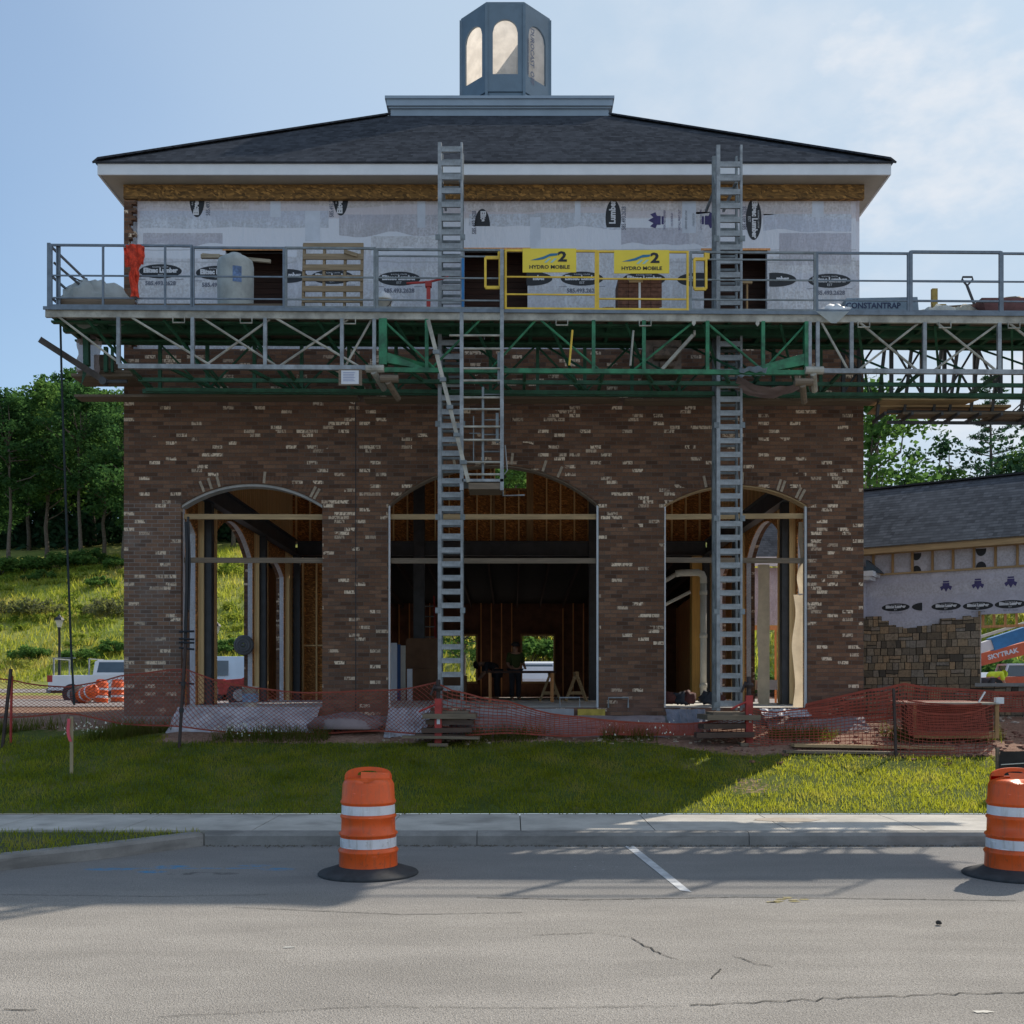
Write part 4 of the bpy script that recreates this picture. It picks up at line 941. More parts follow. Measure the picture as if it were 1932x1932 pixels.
# box with printed side
x0,x1=X(1592,16.7),X(1722,16.7); zb=zd(x0); o=thing('wrap_box','long grey blue carton lettered CONSTANTRAP lying on the deck','carton',((x0+x1)/2,16.68,zb)); hw=(x1-x0)/2
m=MB(); m.add([(-hw,-.1,0),(hw+.06,-.1,0),(hw+.03,-.1,.31),(-hw,-.1,.29),(-hw,.16,0),(hw+.06,.16,0),(hw+.03,.16,.31),(-hw,.16,.29)],[(0,1,2,3),(4,7,6,5),(0,4,5,1),(1,5,6,2),(2,6,7,3),(3,7,4,0)]); cb=m.build('carton_body',paint('grey_blue_carton',(.20,.27,.34),.2,4,.7),o)
text_mesh('CONSTANTRAP',.125,paint('navy_ink',(.02,.035,.09),.2,9),'carton_word',cb,front_m(-.12,-.103,.17),.004,sx=.95)
text_mesh('THE',.05,paint('navy_ink2',(.02,.035,.09),.2,9),'carton_word',cb,front_m(-.40,-.103,.255),.001)
x=X(1563,16.8); m=MB(); m.box(-.18,0,0,.16,.3,.2); single(m,'cardboard_box',paint('cardboard',(.38,.23,.12),.2,4,.85),'small brown cardboard box left of the lettered carton','box',(x+.1,16.75,zd(x)))
x=X(1572,16.6); single(lump((0,0,.03),(.2,.1,.12),.6,16,25,s=3),'paper_scrap',TRIM,'crumpled white paper in front of the brown cardboard box','paper',(x,16.5,zd(x)),smooth=True)
x=X(1572,16.3); m=MB(); m.add([(-.25,0,.02),(.26,0,.02),(.06,-.02,-.17),(-.02,-.02,-.17)],[(0,1,2,3)]); single(m,'plastic_flap',CLEAR,'pale blue plastic flap hanging below the deck edge at the right truss','plastic sheet',(x,16.35,zd(x)-.02))
x=X(1633,17.6); m=MB(); m.box(-.05,-.04,0,.05,.04,.66); single(m,'upright_post',STEEL,'dark upright post standing behind the lettered carton','post',(x,17.6,zd(x)))
# mortar tubs, spade, long board, barrow
x=X(1768,16.9); single(lump((0,0,.04),(.36,.3,.25),.3,22,35,-.1),'cement_sack',CLEAR,'pale plastic covered sack heap on the deck left of the spade','sack',(x,16.9,zd(x)),smooth=True)
x=X(1818,16.9); single(lump((0,0,.03),(.26,.3,.26),.35,22,45,-.1),'sand_heap',paint('pale_sand',(.50,.46,.38),.25,9,.9),'pale sand heap on the deck under the spade','sand',(x,16.95,zd(x)),smooth=True)
x=X(1775,17.0); m=MB(); m.box(-.08,-.05,.15,.13,.05,.40); m.box(-.09,-.03,.40,.0,.03,.66); single(m,'yellow_tool_box',paint('ochre_box',(.36,.25,.06),.3,8,.7),'ochre wooden block upright behind the pale sack heap','block',(x,17.15,zd(x)))
x=X(1828,16.9); o=thing('spade','black D handled spade stuck in the sand heap on the deck','spade',(x,16.85,zd(x)))
m=MB(); m.tube([(.12,0,.16),(-.05,0,.60)],.022,8); m.tube([(-.05,0,.60),(-.13,0,.70),(-.12,0,.74),(.03,0,.74),(.04,0,.70),(-.05,0,.60)],.016,6); m.build('shaft',STEEL,o)
m=MB(); m.prism([(.05,.16),(.18,.2),(.24,.0),(.12,-.02)],lambda a,b,t:(a,t,b),-.012,.012); m.build('blade',STEEL,o)
m=MB(); m.bar((-.75,0,.30),(.95,.1,.44),.05,.14); single(m,'long_board',GREYB,'long grey board propped across the deck at the right end','board',(X(1836,17.2),17.15,zd(8)))
x=X(1895,16.9); o=thing('mortar_barrow','dull red mortar barrow standing at the right end of the deck','wheelbarrow',(x,16.9,zd(x)))
m=MB(); m.add([(-.42,-.3,.08),(.5,-.3,.08),(.7,-.36,.30),(-.52,-.36,.30),(-.42,.3,.08),(.5,.3,.08),(.7,.36,.30),(-.52,.36,.30)],[(0,1,2,3),(4,7,6,5),(0,4,5,1),(1,5,6,2),(3,7,4,0)]); m.build('barrow_tray',paint('dull_red_tray',(.17,.075,.075),.3,5,.7),o)
m=lump((.05,0,.28),(.5,.3,.12),.2,20,3,-.2); m.build('mortar_load',GREYB,o,True)
m=MB(); m.tube([(.8,-.25,.18),(-.2,-.2,.07)],.018,6); m.tube([(.8,.25,.18),(-.2,.2,.07)],.018,6); m.build('barrow_handles',PINE,o)
m=MB(); m.tube([(-.38,-.04,.10),(-.38,.04,.10)],.10,16); m.build('wheel',TYRE,o)
# things poking out at the left end under the deck
m=MB(); m.bar((X(76,17.2),0,Z(641,17.2)),(X(202,17.2),0,Z(722,17.2)),.06,.10); single(m,'sloping_plank',paint('wet_plank',(.075,.062,.055),.3,6,.8),'dark plank sticking out and up below the left end of the deck','plank',(0,17.2,0))
m=MB(); m.tube([(X(192,17.1),0,Z(720,17.1)),(X(240,17.1),0,Z(720,17.1))],.03,8); m.tube([(X(196,17.1),-.06,Z(720,17.1)),(X(196,17.1),.06,Z(720,17.1))],.06,12); single(m,'scaffold_tube',STEEL,'dark scaffold tube with coupler at the left brick corner','scaffold tube',(0,17.1,0))
m=MB(); 
for k in range(2): m.box(X(148,17.9)+k*.1,-.3,Z(720,17.9)-.0+k*.06,X(262,17.9),.3,Z(720,17.9)+.05+k*.06)
m.box(X(186,17.9),-.2,Z(703,17.9),X(222,17.9),.2,Z(676,17.9)); single(m,'plank_stack',GREYB,'stack of weathered planks carried below the left end of the deck','planks',(0,17.9,0))
m=sheet(10,14,lambda s,t:(X(148,17.5)+s*.38-t*.05+nz(s*3,t*3,2,1,.06),nz(s*4,t*4,7,1,.08),Z(628,17.5)-t*.62-(s-.3)**2*.25)); single(m,'torn_sheet',film_mat('torn_film',(.5,.42,.42),.4,.15),'torn pinkish plastic hanging under the left end of the deck','plastic sheet',(0,17.5,0),smooth=True)
m=MB(); m.bar((X(163,17.4),0,Z(632,17.4)),(X(164,17.4),0,Z(690,17.4)),.09,.09); m.add([(X(163,17.4)-.05,0,Z(690,17.4)),(X(164,17.4)+.05,0,Z(690,17.4)),(X(153,17.4),0,Z(728,17.4))],[(0,1,2)])
m.bar((X(200,17.5),.1,Z(655,17.5)),(X(200,17.5),.1,Z(702,17.5)),.06,.06); m.bar((X(212,17.5),.1,Z(655,17.5)),(X(212,17.5),.1,Z(702,17.5)),.04,.04); single(m,'end_bracket',GREEND,'green end bracket hanging below the left end of the deck','bracket',(0,17.4,0))
m=MB(); pts=[P(114,612,17.0),P(116,700,17.0),P(121,850,17.0),P(128,1060,17.0),P(134,1220,16.9),P(140,1330,16.8)]
m.tube([p-Vector((0,17.0,0)) for p in pts],.017,6); single(m,'hanging_rope',paint('dark_rope',(.02,.03,.035),.3,9,.9),'long dark rope hanging from the left end of the deck to the ground','rope',(0,17.0,0))
x=X(1435,16.9); m=sheet(18,8,lambda s,t:(-.55+s*1.1,-.1+t*.4+nz(s*4,t*3,1,1,.06),.12-s*.0-.16*math.sin(s*3.1)-t*.06+nz(s*6,t*5,3,1,.05))); single(m,'hanging_tarp',SILT,'grey cloth slung under the platform right of the right mast','cloth',(X(1452,17.0),16.9,Z(733,17.0)),smooth=True)
x=X(1400,16.9); m=sheet(12,6,lambda s,t:(-.2+s*.42,-.05+t*.2,.04+nz(s*4,t*4,11,1,.06)-t*.08)); single(m,'blue_rag',paint('blue_rag',(.25,.36,.50),.2,6,.8),'pale blue rag caught on the green truss at the right mast','rag',(X(1418,16.4),16.32,Z(702,16.4)),smooth=True)

# ------------------------------------------------------------------ traffic drums
def drum_parts(o,tip=False):
    """0.95 m plastic drum, hollow stepped body, two white bands, moulded handle, tyre ring base"""
    prof=[(.268,.0),(.285,.012),(.278,.03),(.272,.20),(.284,.222),(.284,.235),(.268,.25)]
    prof+=[(.262,.262),(.262,.36),(.265,.372),(.276,.382),(.276,.395),(.255,.41),(.252,.53),(.264,.545),(.264,.556),(.25,.57),(.248,.665),(.262,.68),(.262,.692),(.25,.71),(.243,.85),(.232,.875)]
    m=MB(); m.lathe(prof,(0,0,0),48,0,False); m.build('drum_body',ORANGE,o,True)
    for z0,z1,r0,r1 in ((.265,.355,.2645,.2635),(.575,.66,.2515,.2495)):
        m=MB(); m.lathe([(r0,z0),(r1+.001,z1)],(0,0,0),48,0,False); m.build('reflective_band',REFL,o,True)
    # top: sloping shoulders with two hand grips and a raised loop
    m=MB(); n=40
    ring=[]; 
    for j,(rf,dz) in enumerate(((1,0),(.93,.022),(.75,.03),(.45,.035),(.0,.035))):
        for i in range(n):
            a=i*math.tau/n; x=.232*rf*math.cos(a); y=.232*rf*math.sin(a)
            z=.875+dz-(.045*math.exp(-((y+.20)/.07)**2-((x+.02)/.05)**2) if j<3 else 0)
            ring.append((x,y,z))
    fs=[(j*n+i,j*n+(i+1)%n,(j+1)*n+(i+1)%n,(j+1)*n+i) for j in range(4) for i in range(n)]
    m.add(ring,fs); m.build('drum_top',ORANGE,o,True)
    m=MB(); outer=[]; inner=[]; k=18
    for i in range(k+1):
        a=math.pi*i/k; outer.append((.222*math.cos(a),.895+.115*max(0,math.sin(a))**.55)); inner.append((.10*math.cos(a),.93+.045*max(0,math.sin(a))**.6))
    def hy(t): return .02+t
    for i in range(k):
        a,b,c,d=outer[i],outer[i+1],inner[i+1],inner[i]
        for t in (0,.035): m.quad((a[0],hy(t),a[1]),(b[0],hy(t),b[1]),(c[0],hy(t),c[1]),(d[0],hy(t),d[1]))
        m.quad((a[0],hy(0),a[1]),(b[0],hy(0),b[1]),(b[0],hy(.035),b[1]),(a[0],hy(.035),a[1])); m.quad((d[0],hy(0),d[1]),(c[0],hy(0),c[1]),(c[0],hy(.035),c[1]),(d[0],hy(.035),d[1]))
    m.box(-.222,hy(0),.885,.222,hy(.035),.93); m.build('handle',ORANGE,o)
    m=MB(); m.add([(-.07,-.06,.905),(.2,-.04,.905),(.2,.0,.955),(-.07,.0,.965),(-.03,-.2,.872),(.12,-.19,.885)],[(0,1,2,3),(4,5,1,0)]); m.build('handle_fold',ORANGE,o)
    if not tip:
        m=MB(); m.lathe([(.47,.0),(.475,.012),(.462,.026),(.40,.045),(.31,.075),(.275,.085),(.262,.085)],(0,0,0),56,0,False); m.build('rubber_ring',RUBBER,o,True)
D1=thing('traffic_drum','orange and white traffic drum standing alone near the middle of the road','traffic drum',(X(695,10.05),10.05,0),rad(8),'near traffic drums'); drum_parts(D1)
D2=copy_tree(D1); D2['label']='orange and white traffic drum cut off by the right edge of the picture'; D2.location=(X(1917,9.95),9.95,0); D2.rotation_euler=(0,0,rad(-6))
gz=lambda x,y:ground_z(x,y)
# ------------------------------------------------------------------ ground
def lerp_tab(t,tab):
    if t<=tab[0][0]: return tab[0][1]
    for (a,b),(c,d) in zip(tab,tab[1:]):
        if t<=c: return b+(d-b)*(t-a)/(c-a)
    return tab[-1][1]
GZ=[(13.55,.165),(15.5,.58),(17.2,.95),(18.3,1.14),(20,1.2),(55,1.1),(60,1.35),(66,1.75),(69,2.5),(75,4.6),(85,8.2),(97,12.6),(110,16),(140,22),(220,34),(420,46)]
def ground_z(x,y):
    z=lerp_tab(y,GZ)
    if y>66: z+=(mnoise.noise(Vector((x*.05,y*.06,3)))*.9+mnoise.noise(Vector((x*.2,y*.2,1)))*.25)*min(1,(y-66)/8)+ .035*(x+40)*min(1,max(0,(y-72)/25))*(1 if x<-10 else 0)
    elif 14<y<19: z+=mnoise.noise(Vector((x*.8,y*.8,0)))*.035+mnoise.noise(Vector((x*2.3,y*2.3,5)))*.018
    return z
def dirt_amount(x,y):
    if y<14 or y>66: return 0
    edge=16.75 if x<2.0 else 16.75-min(1,(x-2.0)/1.5)*.75
    if x>5.8: edge=15.95+ (0 if x<8 else -.25)
    if x<-5.6: edge=17.6
    if y>edge: 
        d=min(1,(y-edge)/.5)
        if x<-7.2 and y>19: d=.75 if y<23 else (.62 if y<62 else 0)
        return d
    if 2.3<x<4.2 and 14.3<y<15.0: return .5*max(0,1-abs(x-3.3)/.8)
    return max(0,.25-(edge-y)*.5)
def stops(*segs):
    out=[]
    for a,b,n in segs: out+= [a+(b-a)*i/n for i in range(n)]
    return out+[segs[-1][1]]
xs=stops((-420,-80,10),(-80,-20,40),(-20,-10,14),(-10,12,100),(12,30,20),(30,80,20),(80,420,10))
ys=stops((13.5,20,44),(20,30,14),(30,64,17),(64,112,48),(112,430,20))
gv=[(x,y,ground_z(x,y)) for y in ys for x in xs]; nx=len(xs)
gf=[(j*nx+i,j*nx+i+1,(j+1)*nx+i+1,(j+1)*nx+i) for j in range(len(ys)-1) for i in range(nx-1)]
g=np_mesh('ground',gv,gf,ground_mat(),None,True,{'dirt':[dirt_amount(v[0],v[1]) for v in gv]}); struct(g)
ASPH=asphalt_mat()
# road with a parking bay that narrows on the left
road=MB().add([(-90,-60,0),(90,-60,0),(90,11.95,0),(-90,11.95,0)],[(0,1,2,3)]).build('road',ASPH); struct(road)
m=MB(); m.add([P(1178,1596,1)*0+Vector((X(1178,11.82),11.82,.004)),Vector((X(1196,11.8),11.8,.004)),Vector((X(1304,9.15),9.12,.004)),Vector((X(1283,9.2),9.2,.004))],[(0,3,2,1)])
m.build('painted_line',paint('worn_road_paint',(.50,.51,.53),.25,7,.8,0,(.27,.27,.27)),road)
CRACK=paint('crack_tar',(.035,.033,.031),.3,20,.9)
def crack(pts,w,name='crack',jag=.02,mat=None):
    P_=[]
    for (a,b) in zip(pts,pts[1:]):
        A=Vector((X(a[0],FOC*EYE/(a[1]-CY)),FOC*EYE/(a[1]-CY),.005)); Bv=Vector((X(b[0],FOC*EYE/(b[1]-CY)),FOC*EYE/(b[1]-CY),.005)); n=max(3,int((Bv-A).length/.06))
        for i in range(n): P_.append(A.lerp(Bv,i/n)+Vector((R.gauss(0,jag*.4),R.gauss(0,jag*.5),0)))
    m=MB()
    for i in range(len(P_)-1):
        p,q=P_[i],P_[i+1]; d=(q-p).normalized(); s_=Vector((-d.y,d.x,0)); w0=w*R.uniform(.35,1.0); w1=w*R.uniform(.35,1.0)
        m.quad(p-s_*w0,q-s_*w1,q+s_*w1,p+s_*w0)
    m.build(name,mat or CRACK,road)
crack([(1135,1762),(1200,1772)],.003); crack([(1198,1771),(1217,1786),(1235,1795),(1262,1803)],.008,jag=.03); crack([(1258,1802),(1290,1815)],.004,jag=.03); crack([(1340,1848),(1352,1832),(1368,1828)],.006,jag=.03); crack([(1385,1805),(1430,1820),(1475,1826)],.0055,jag=.03); crack([(1010,1765),(1140,1760)],.005)
crack([(1300,1898),(1580,1884),(1932,1874),(2200,1868)],.007,jag=.03); crack([(0,1905),(90,1906)],.007,jag=.03); crack([(300,1920),(700,1900),(1000,1903),(1300,1898)],.003,jag=.012)
crack([(900,1694),(1100,1698),(1400,1693),(1932,1700)],.012,'tar_seam',.008,paint('faint_seam',(.10,.097,.092),.2,7,.9)); crack([(440,1712),(760,1726),(1000,1722)],.008,'tar_seam',.01,paint('faint_seam2',(.11,.105,.10),.2,7,.9))
crack([(0,1688),(300,1692),(520,1688)],.006,'tar_seam',.01,paint('faint_seam3',(.12,.115,.11),.2,7,.9))
def patch(u,v,rx,ry,mat,name):
    d=FOC*EYE/(v-CY); c=Vector((X(u,d),d,.0045)); n=14; pts=[]
    for i in range(n):
        a=i*math.tau/n; k=R.uniform(.6,1.15); pts.append((c.x+rx*k*math.cos(a),c.y+ry*k*math.sin(a),c.z))
    MB().add(pts,[tuple(range(n))]).build(name,mat,road)
patch(545,1788,.045,.02,paint('chip_white',(.5,.49,.46),.2,9),'paint_chip'); patch(1855,1910,.06,.025,paint('chip_white2',(.46,.44,.40),.2,9),'paint_chip')
for k in range(9): patch(1488+R.uniform(-34,34),1697+R.uniform(-5,6),.05,.02,paint('dry_grass_bits',(.30,.25,.09),.3,9),'dry_clippings')
for k in range(7): patch(1125+R.uniform(-45,45),1634+R.uniform(-12,12),.018,.012,paint('pale_bits',(.42,.42,.42),.2,9),'pale_spot')
single(lump((0,0,.01),(.022,.02,.02),.3,10,4),'stone',CRACK,'small dark stone lying on the sunlit road','stone',(X(1756,8.0),FOC*EYE/(1746-CY),.01))
# kerbs and sidewalk
def kerb(pts,name,close=False):
    m=MB()
    n=len(pts)
    for i in range(n-1):
        p=Vector((*pts[i],0)); q=Vector((*pts[i+1],0)); L_=(q-p).length; d=(q-p)/L_
        s_=Vector((-d.y,d.x,0)); k=0
        # sections of about three metres with open joints
        cnt=max(1,round(L_/3.0))
        for j in range(cnt):
            a=p+d*(L_*j/cnt+(.004 if j else 0)); b=p+d*(L_*(j+1)/cnt-(.004 if j<cnt-1 else 0))
            prof=[(0,-.2),(0.005,.11),(.03,.145),(.16,.15),(.16,-.2)]
            vs=[a+s_*o+Vector((0,0,z)) for o,z in prof]+[b+s_*o+Vector((0,0,z)) for o,z in prof]; c=len(prof)
            m.add(vs,[tuple(range(c))[::-1],tuple(range(c,2*c))]+[(t,(t+1)%c,c+(t+1)%c,c+t) for t in range(c)])
    o=m.build(name,KERB); struct(o); return o
kerb([(-3.43,11.83),(30,11.83)],'kerb')
kerb([(-60,8.7),(-8.2,8.75),(-6.4,9.25),(-5.3,9.85),(-4.25,10.85),(-3.44,11.82)],'kerb')
m=MB(); x=-30.3; ysw0,ysw1=11.992,13.55
while x<30:
    w=1.52
    m.box(x+.006,ysw0,-.1,x+w-.006,ysw1,.152); x+=w
sw=m.build('sidewalk',SIDEW); struct(sw)
m=MB(); m.box(-30,ysw0+.01,-.1,30,ysw1-.01,.135); m.build('joint_fill',paint('joint_dirt',(.07,.06,.05),.3,9,.9),sw)
stain=paint('rust_stain',(.30,.19,.11),.3,8,.9)
m=MB(); n=18; pts=[(3.35+.42*math.cos(i*math.tau/n)*R.uniform(.7,1.1),12.95+.22*math.sin(i*math.tau/n)*R.uniform(.7,1.1),.1555) for i in range(n)]; m.add(pts,[tuple(range(n))]); m.build('mud_stain',paint('mud_stain',(.36,.31,.26),.15,9,.9),sw)
# grass verge between the left kerb and the sidewalk
m=MB(); pts=[(-60,8.88),(-8.2,8.93),(-6.35,9.40),(-5.25,9.98),(-4.2,10.95),(-3.55,11.80),(-3.5,11.99),(-60,11.99)]
m.add([(a,b,.13) for a,b in pts],[tuple(range(len(pts)))]); verge=m.build('verge',paint('verge_soil',(.045,.058,.015),.4,9,.95)); struct(verge)

# ------------------------------------------------------------------ grass blades
rng=np.random.default_rng(5)
def blades(name,xy,zf,hmin,hmax,w,mat,lean=.6,per=1,zoff=0):
    n=len(xy); x=xy[:,0]; y=xy[:,1]; z=np.array([zf(a,b) for a,b in xy])+zoff
    h=rng.uniform(hmin,hmax,n); a=rng.uniform(0,2*np.pi,n); l=rng.uniform(.1,lean,n)*h; la=rng.uniform(0,2*np.pi,n)
    ww=w*rng.uniform(.6,1.3,n); dx,dy=np.cos(a)*ww,np.sin(a)*ww
    v=np.empty((n,4,3)); mx,my=x+np.cos(la)*l*.4,y+np.sin(la)*l*.4
    v[:,0]=np.stack([x-dx,y-dy,z-.01],1); v[:,1]=np.stack([x+dx,y+dy,z-.01],1)
    v[:,2]=np.stack([x+np.cos(la)*l+dx*.15,y+np.sin(la)*l+dy*.15,z+h],1); v[:,3]=np.stack([x+np.cos(la)*l-dx*.15,y+np.sin(la)*l-dy*.15,z+h],1)
    return np_mesh(name,v.reshape(-1,3),np.arange(n*4).reshape(n,4),mat)
LAWN=leaf_mat('lawn_blades',[(.05,.066,.012),(.11,.135,.018),(.20,.225,.024),(.33,.29,.05),(.42,.30,.15)],.66,True,1.3,.55,(.66,.70,.05),.85)
MEADOW=leaf_mat('meadow_blades',[(.12,.21,.03),(.24,.33,.045),(.40,.42,.065),(.56,.47,.12),(.58,.42,.25)],.58,True,.16,.4,(.66,.66,.08),.8)
WEED=leaf_mat('weed_blades',[(.025,.045,.01),(.05,.07,.015),(.11,.09,.035),(.16,.11,.05)],.4,False)
def nzv(xy,s,k=0): return np.array([mnoise.noise(Vector((a*s,b*s,k))) for a,b in xy])
n=160000; xy=np.stack([rng.uniform(-12.5,13.5,n),rng.uniform(13.5,17.3,n)],1); edge=13.53+.05*nzv(xy*np.array([1,0]),2.3,1)+rng.normal(0,.02,n); xy=xy[xy[:,1]>edge]; n=len(xy)
dm=np.array([dirt_amount(a,b) for a,b in xy]); keep=(rng.random(n)>dm*1.9)&(rng.random(n)<.72+.7*nzv(xy,1.5))
tag(blades('grass',xy[keep],ground_z,.025,.075,.006,LAWN,.9),'short mown grass on the bank in front of the building','grass',kind='stuff')
n=9000; xy=np.stack([rng.uniform(-10,-3.5,n),rng.uniform(8.9,11.98,n)],1); ok=[]
for a,b in xy:
    t=lerp_tab(a,[(-10,8.9),(-8.2,8.95),(-6.35,9.43),(-5.25,10.02),(-4.2,10.98),(-3.55,11.85)]); ok.append(b>t)
tag(blades('verge_grass',xy[np.array(ok)],lambda a,b:.13,.03,.075,.006,LAWN,.9),'small wedge of grass between the left kerb and the sidewalk','grass',kind='stuff')
n=11000; xy=np.concatenate([np.stack([rng.uniform(-10.5,9,n),17.2+rng.normal(0,.16,n)],1),np.stack([rng.uniform(-10.5,-5.6,n//2),17.5+rng.normal(0,.3,n//2)],1)]); k=nzv(xy,.9,4)>.02
tag(blades('weeds',xy[k],ground_z,.07,.26,.007,WEED,.7),'tall dry weeds along the top of the bank','weeds',kind='stuff')
n=700; xy=np.concatenate([np.stack([rng.normal(c,.16,26),rng.normal(17.15,.1,26)],1) for c in (-6.9,-6.75,-4.5,-4.1,2.3,2.45,1.6)])
tag(blades('wild_flowers',xy,lambda a,b:ground_z(a,b)+rng.uniform(.08,.26),.012,.026,.014,paint('petal_white',(.72,.72,.62),.1,9,.8),.9),'white wild flowers among the weeds on the bank','flowers',kind='stuff')
n=52000; xy=np.stack([rng.uniform(-62,-12,n),rng.uniform(65.5,106,n)],1); kk=nzv(xy,.25,2); keep=rng.random(n)<.75+.6*kk
keep&=~((xy[:,1]<67.5))
tag(blades('meadow_grass',xy[keep],ground_z,.16,.62,.045,MEADOW,.8),'tall sunlit meadow grass on the hill behind the car park','meadow',kind='stuff')
n=16000; xy=np.stack([rng.uniform(-12,45,n),rng.uniform(66,100,n)],1)
tag(blades('hill_grass',xy,ground_z,.3,.9,.07,MEADOW,.8),'meadow grass on the hill behind the building','meadow',kind='stuff')
bc=[];br=[]
for k in range(230):
    y=rng.uniform(68.5,97); x=rng.uniform(-50,-16) if k<190 else rng.uniform(-5,40); 
    if mnoise.noise(Vector((x*.11,y*.13,7)))<-.12: continue
    h=rng.uniform(.15,.6)
    for q in range(5): bc.append((x+rng.normal(0,.6),y+rng.normal(0,.5),ground_z(x,y)+h*rng.uniform(.3,1))); br.append(rng.uniform(.25,.55))
BRUSHP=(bc,br)
# back road along the foot of the hill
bw=lambda a,b:ground_z(a,b)
m=MB(); 
for i in range(60):
    x0=-120+i*4; x1=x0+4
    m.quad((x0,34,ground_z(0,34)+.03),(x1,34,ground_z(0,34)+.03),(x1,57,ground_z(0,57)+.02),(x0,57,ground_z(0,57)+.02))
struct(m.build('car_park',paint('pale_asphalt',(.23,.20,.19),.2,1.2,.95)))
m=MB()
for i in range(60):
    x0=-120+i*4; x1=x0+4; m.add([(x0,62.6,lerp_tab(62.6,GZ)+.02),(x1,62.6,lerp_tab(62.6,GZ)+.02),(x1,65.9,lerp_tab(65.9,GZ)+.02),(x0,65.9,lerp_tab(65.9,GZ)+.02)],[(0,1,2,3)])
struct(m.build('back_road',paint('pale_asphalt2',(.26,.24,.23),.15,1.2,.95)))
GRIT=paint('gutter_grit',(.13,.115,.095),.5,30,.95)
rr=random.Random(4); m=MB()
for _ in range(900):
    x=rr.uniform(-3.4,9.5); y=11.83-abs(rr.gauss(0,.06))-.01; s_=rr.uniform(.006,.02); m.add([(x-s_,y,.006),(x,y-s_*.6,.006),(x+s_,y,.007),(x,y+s_*.6,.016)],[(0,1,2,3)])
tag(m.build('grit',GRIT),'dark grit and leaf bits gathered along the foot of the kerb','grit',kind='stuff')
# rubble
def debris(n,fx,fy,smin,smax,mat,name,label,seed):
    rr=random.Random(seed); m=MB()
    for _ in range(n):
        x,y=fx(rr),fy(rr); s_=rr.uniform(smin,smax); z=ground_z(x,y); a=rr.uniform(0,3.1); b=rr.uniform(.3,1)
        c,sn=math.cos(a)*s_,math.sin(a)*s_
        vs=[(x-c,y-sn,z),(x+sn*b,y-c*b,z),(x+c,y+sn,z),(x-sn*b,y+c*b,z)]; top=[(p[0]*.999+.001*x+rr.gauss(0,s_*.15),p[1]+rr.gauss(0,s_*.15),z+s_*rr.uniform(.25,.7)) for p in vs]
        m.add(vs+top,[(0,1,5,4),(1,2,6,5),(2,3,7,6),(3,0,4,7),(4,5,6,7)])
    tag(m.build(name,mat),label,'rubble',kind='stuff')
debris(420,lambda r:r.uniform(3.2,9.5),lambda r:r.gauss(17.0,.55),.012,.06,paint('red_rubble',(.27,.13,.095),.4,22,.9),'rubble','broken red rubble scattered over the dirt on the right',1)
debris(170,lambda r:r.uniform(-2.2,5),lambda r:r.gauss(17.15,.14),.012,.045,paint('pale_rubble',(.40,.32,.25),.35,22,.9),'chips','pale wood and mortar chips along the foundation',2)
debris(160,lambda r:r.uniform(4,9.5),lambda r:r.uniform(17.4,20.5),.02,.07,paint('pale_rubble2',(.42,.33,.27),.35,22,.9),'stone_chips','pale stone chips on the dirt behind the orange fence',3)
# ------------------------------------------------------------------ orange netting
def net(name,label,pts,sp=.055,w=.009,sag=.05,diag=False,mat=NETM,seed=1):
    """pts: (x, y, ztop, zbottom) along the fence; strands are thin strips"""
    rr=random.Random(seed)
    L=[0]
    for a,b in zip(pts,pts[1:]): L.append(L[-1]+math.hypot(b[0]-a[0],b[1]-a[1]))
    def at(s):
        s=max(0,min(L[-1],s)); i=0
        while i<len(L)-2 and s>L[i+1]: i+=1
        t=(s-L[i])/max(1e-6,L[i+1]-L[i]); a,b=pts[i],pts[i+1]; sg=math.sin(t*math.pi)*sag
        return [a[k]+(b[k]-a[k])*t-(sg if k==2 else 0) for k in range(4)]
    def pt(s,f):
        x,y,zt,zb=at(s); z=zt+(zb-zt)*f
        return Vector((x+nz(s*.9,f*1.1,seed,1,.05),y+nz(s*1.1,f*1.3,seed+9,1,.09),z+nz(s*1.3,f*.5,seed+4,1,.03)))
    m=MB(); H=max(p[2]-p[3] for p in pts); nv=8
    def strip(ps,hor,w_):
        for a,b in zip(ps,ps[1:]):
            d=Vector((0,0,w_/2)) if hor else Vector((w_/2,0,0))
            m.add([a-d,b-d,b+d,a+d],[(0,1,2,3)])
    s=0
    while s<=L[-1]:
        ps=[]
        for j in range(nv+1):
            f=j/nv; ps.append(pt(s+(f*H if diag else 0),f))
        strip(ps,False,w)
        if diag: strip([pt(s-(j/nv)*H+H,j/nv) for j in range(nv+1)],False,w)
        s+=sp
    rows=int(H/sp); n=int(L[-1]/.22)
    if not diag:
        for r_ in range(rows+1):
            f=r_/rows; strip([pt(L[-1]*i/n,f) for i in range(n+1)],True,w*1.5 if r_%rows else w*3)
    else:
        for f in (0,1): strip([pt(L[-1]*i/n,f) for i in range(n+1)],True,w*2)
    return tag(m.build(name,mat),label,'safety net',None)
def wp(u,y,vt,vb): return (X(u,y),y,Z(vt,y),Z(vb,y))
net('safety_net','orange net running from the left stake past the left pier to the left mast',[wp(-60,17.6,1285,1350),wp(12,17.4,1280,1352),wp(130,17.3,1298,1348),wp(232,17.35,1272,1365),wp(345,17.2,1262,1372),wp(480,17.35,1300,1385),wp(600,17.4,1305,1385),wp(720,17.4,1302,1378),wp(826,17.0,1288,1390)],.085,.012,.02,True,NETM,2)
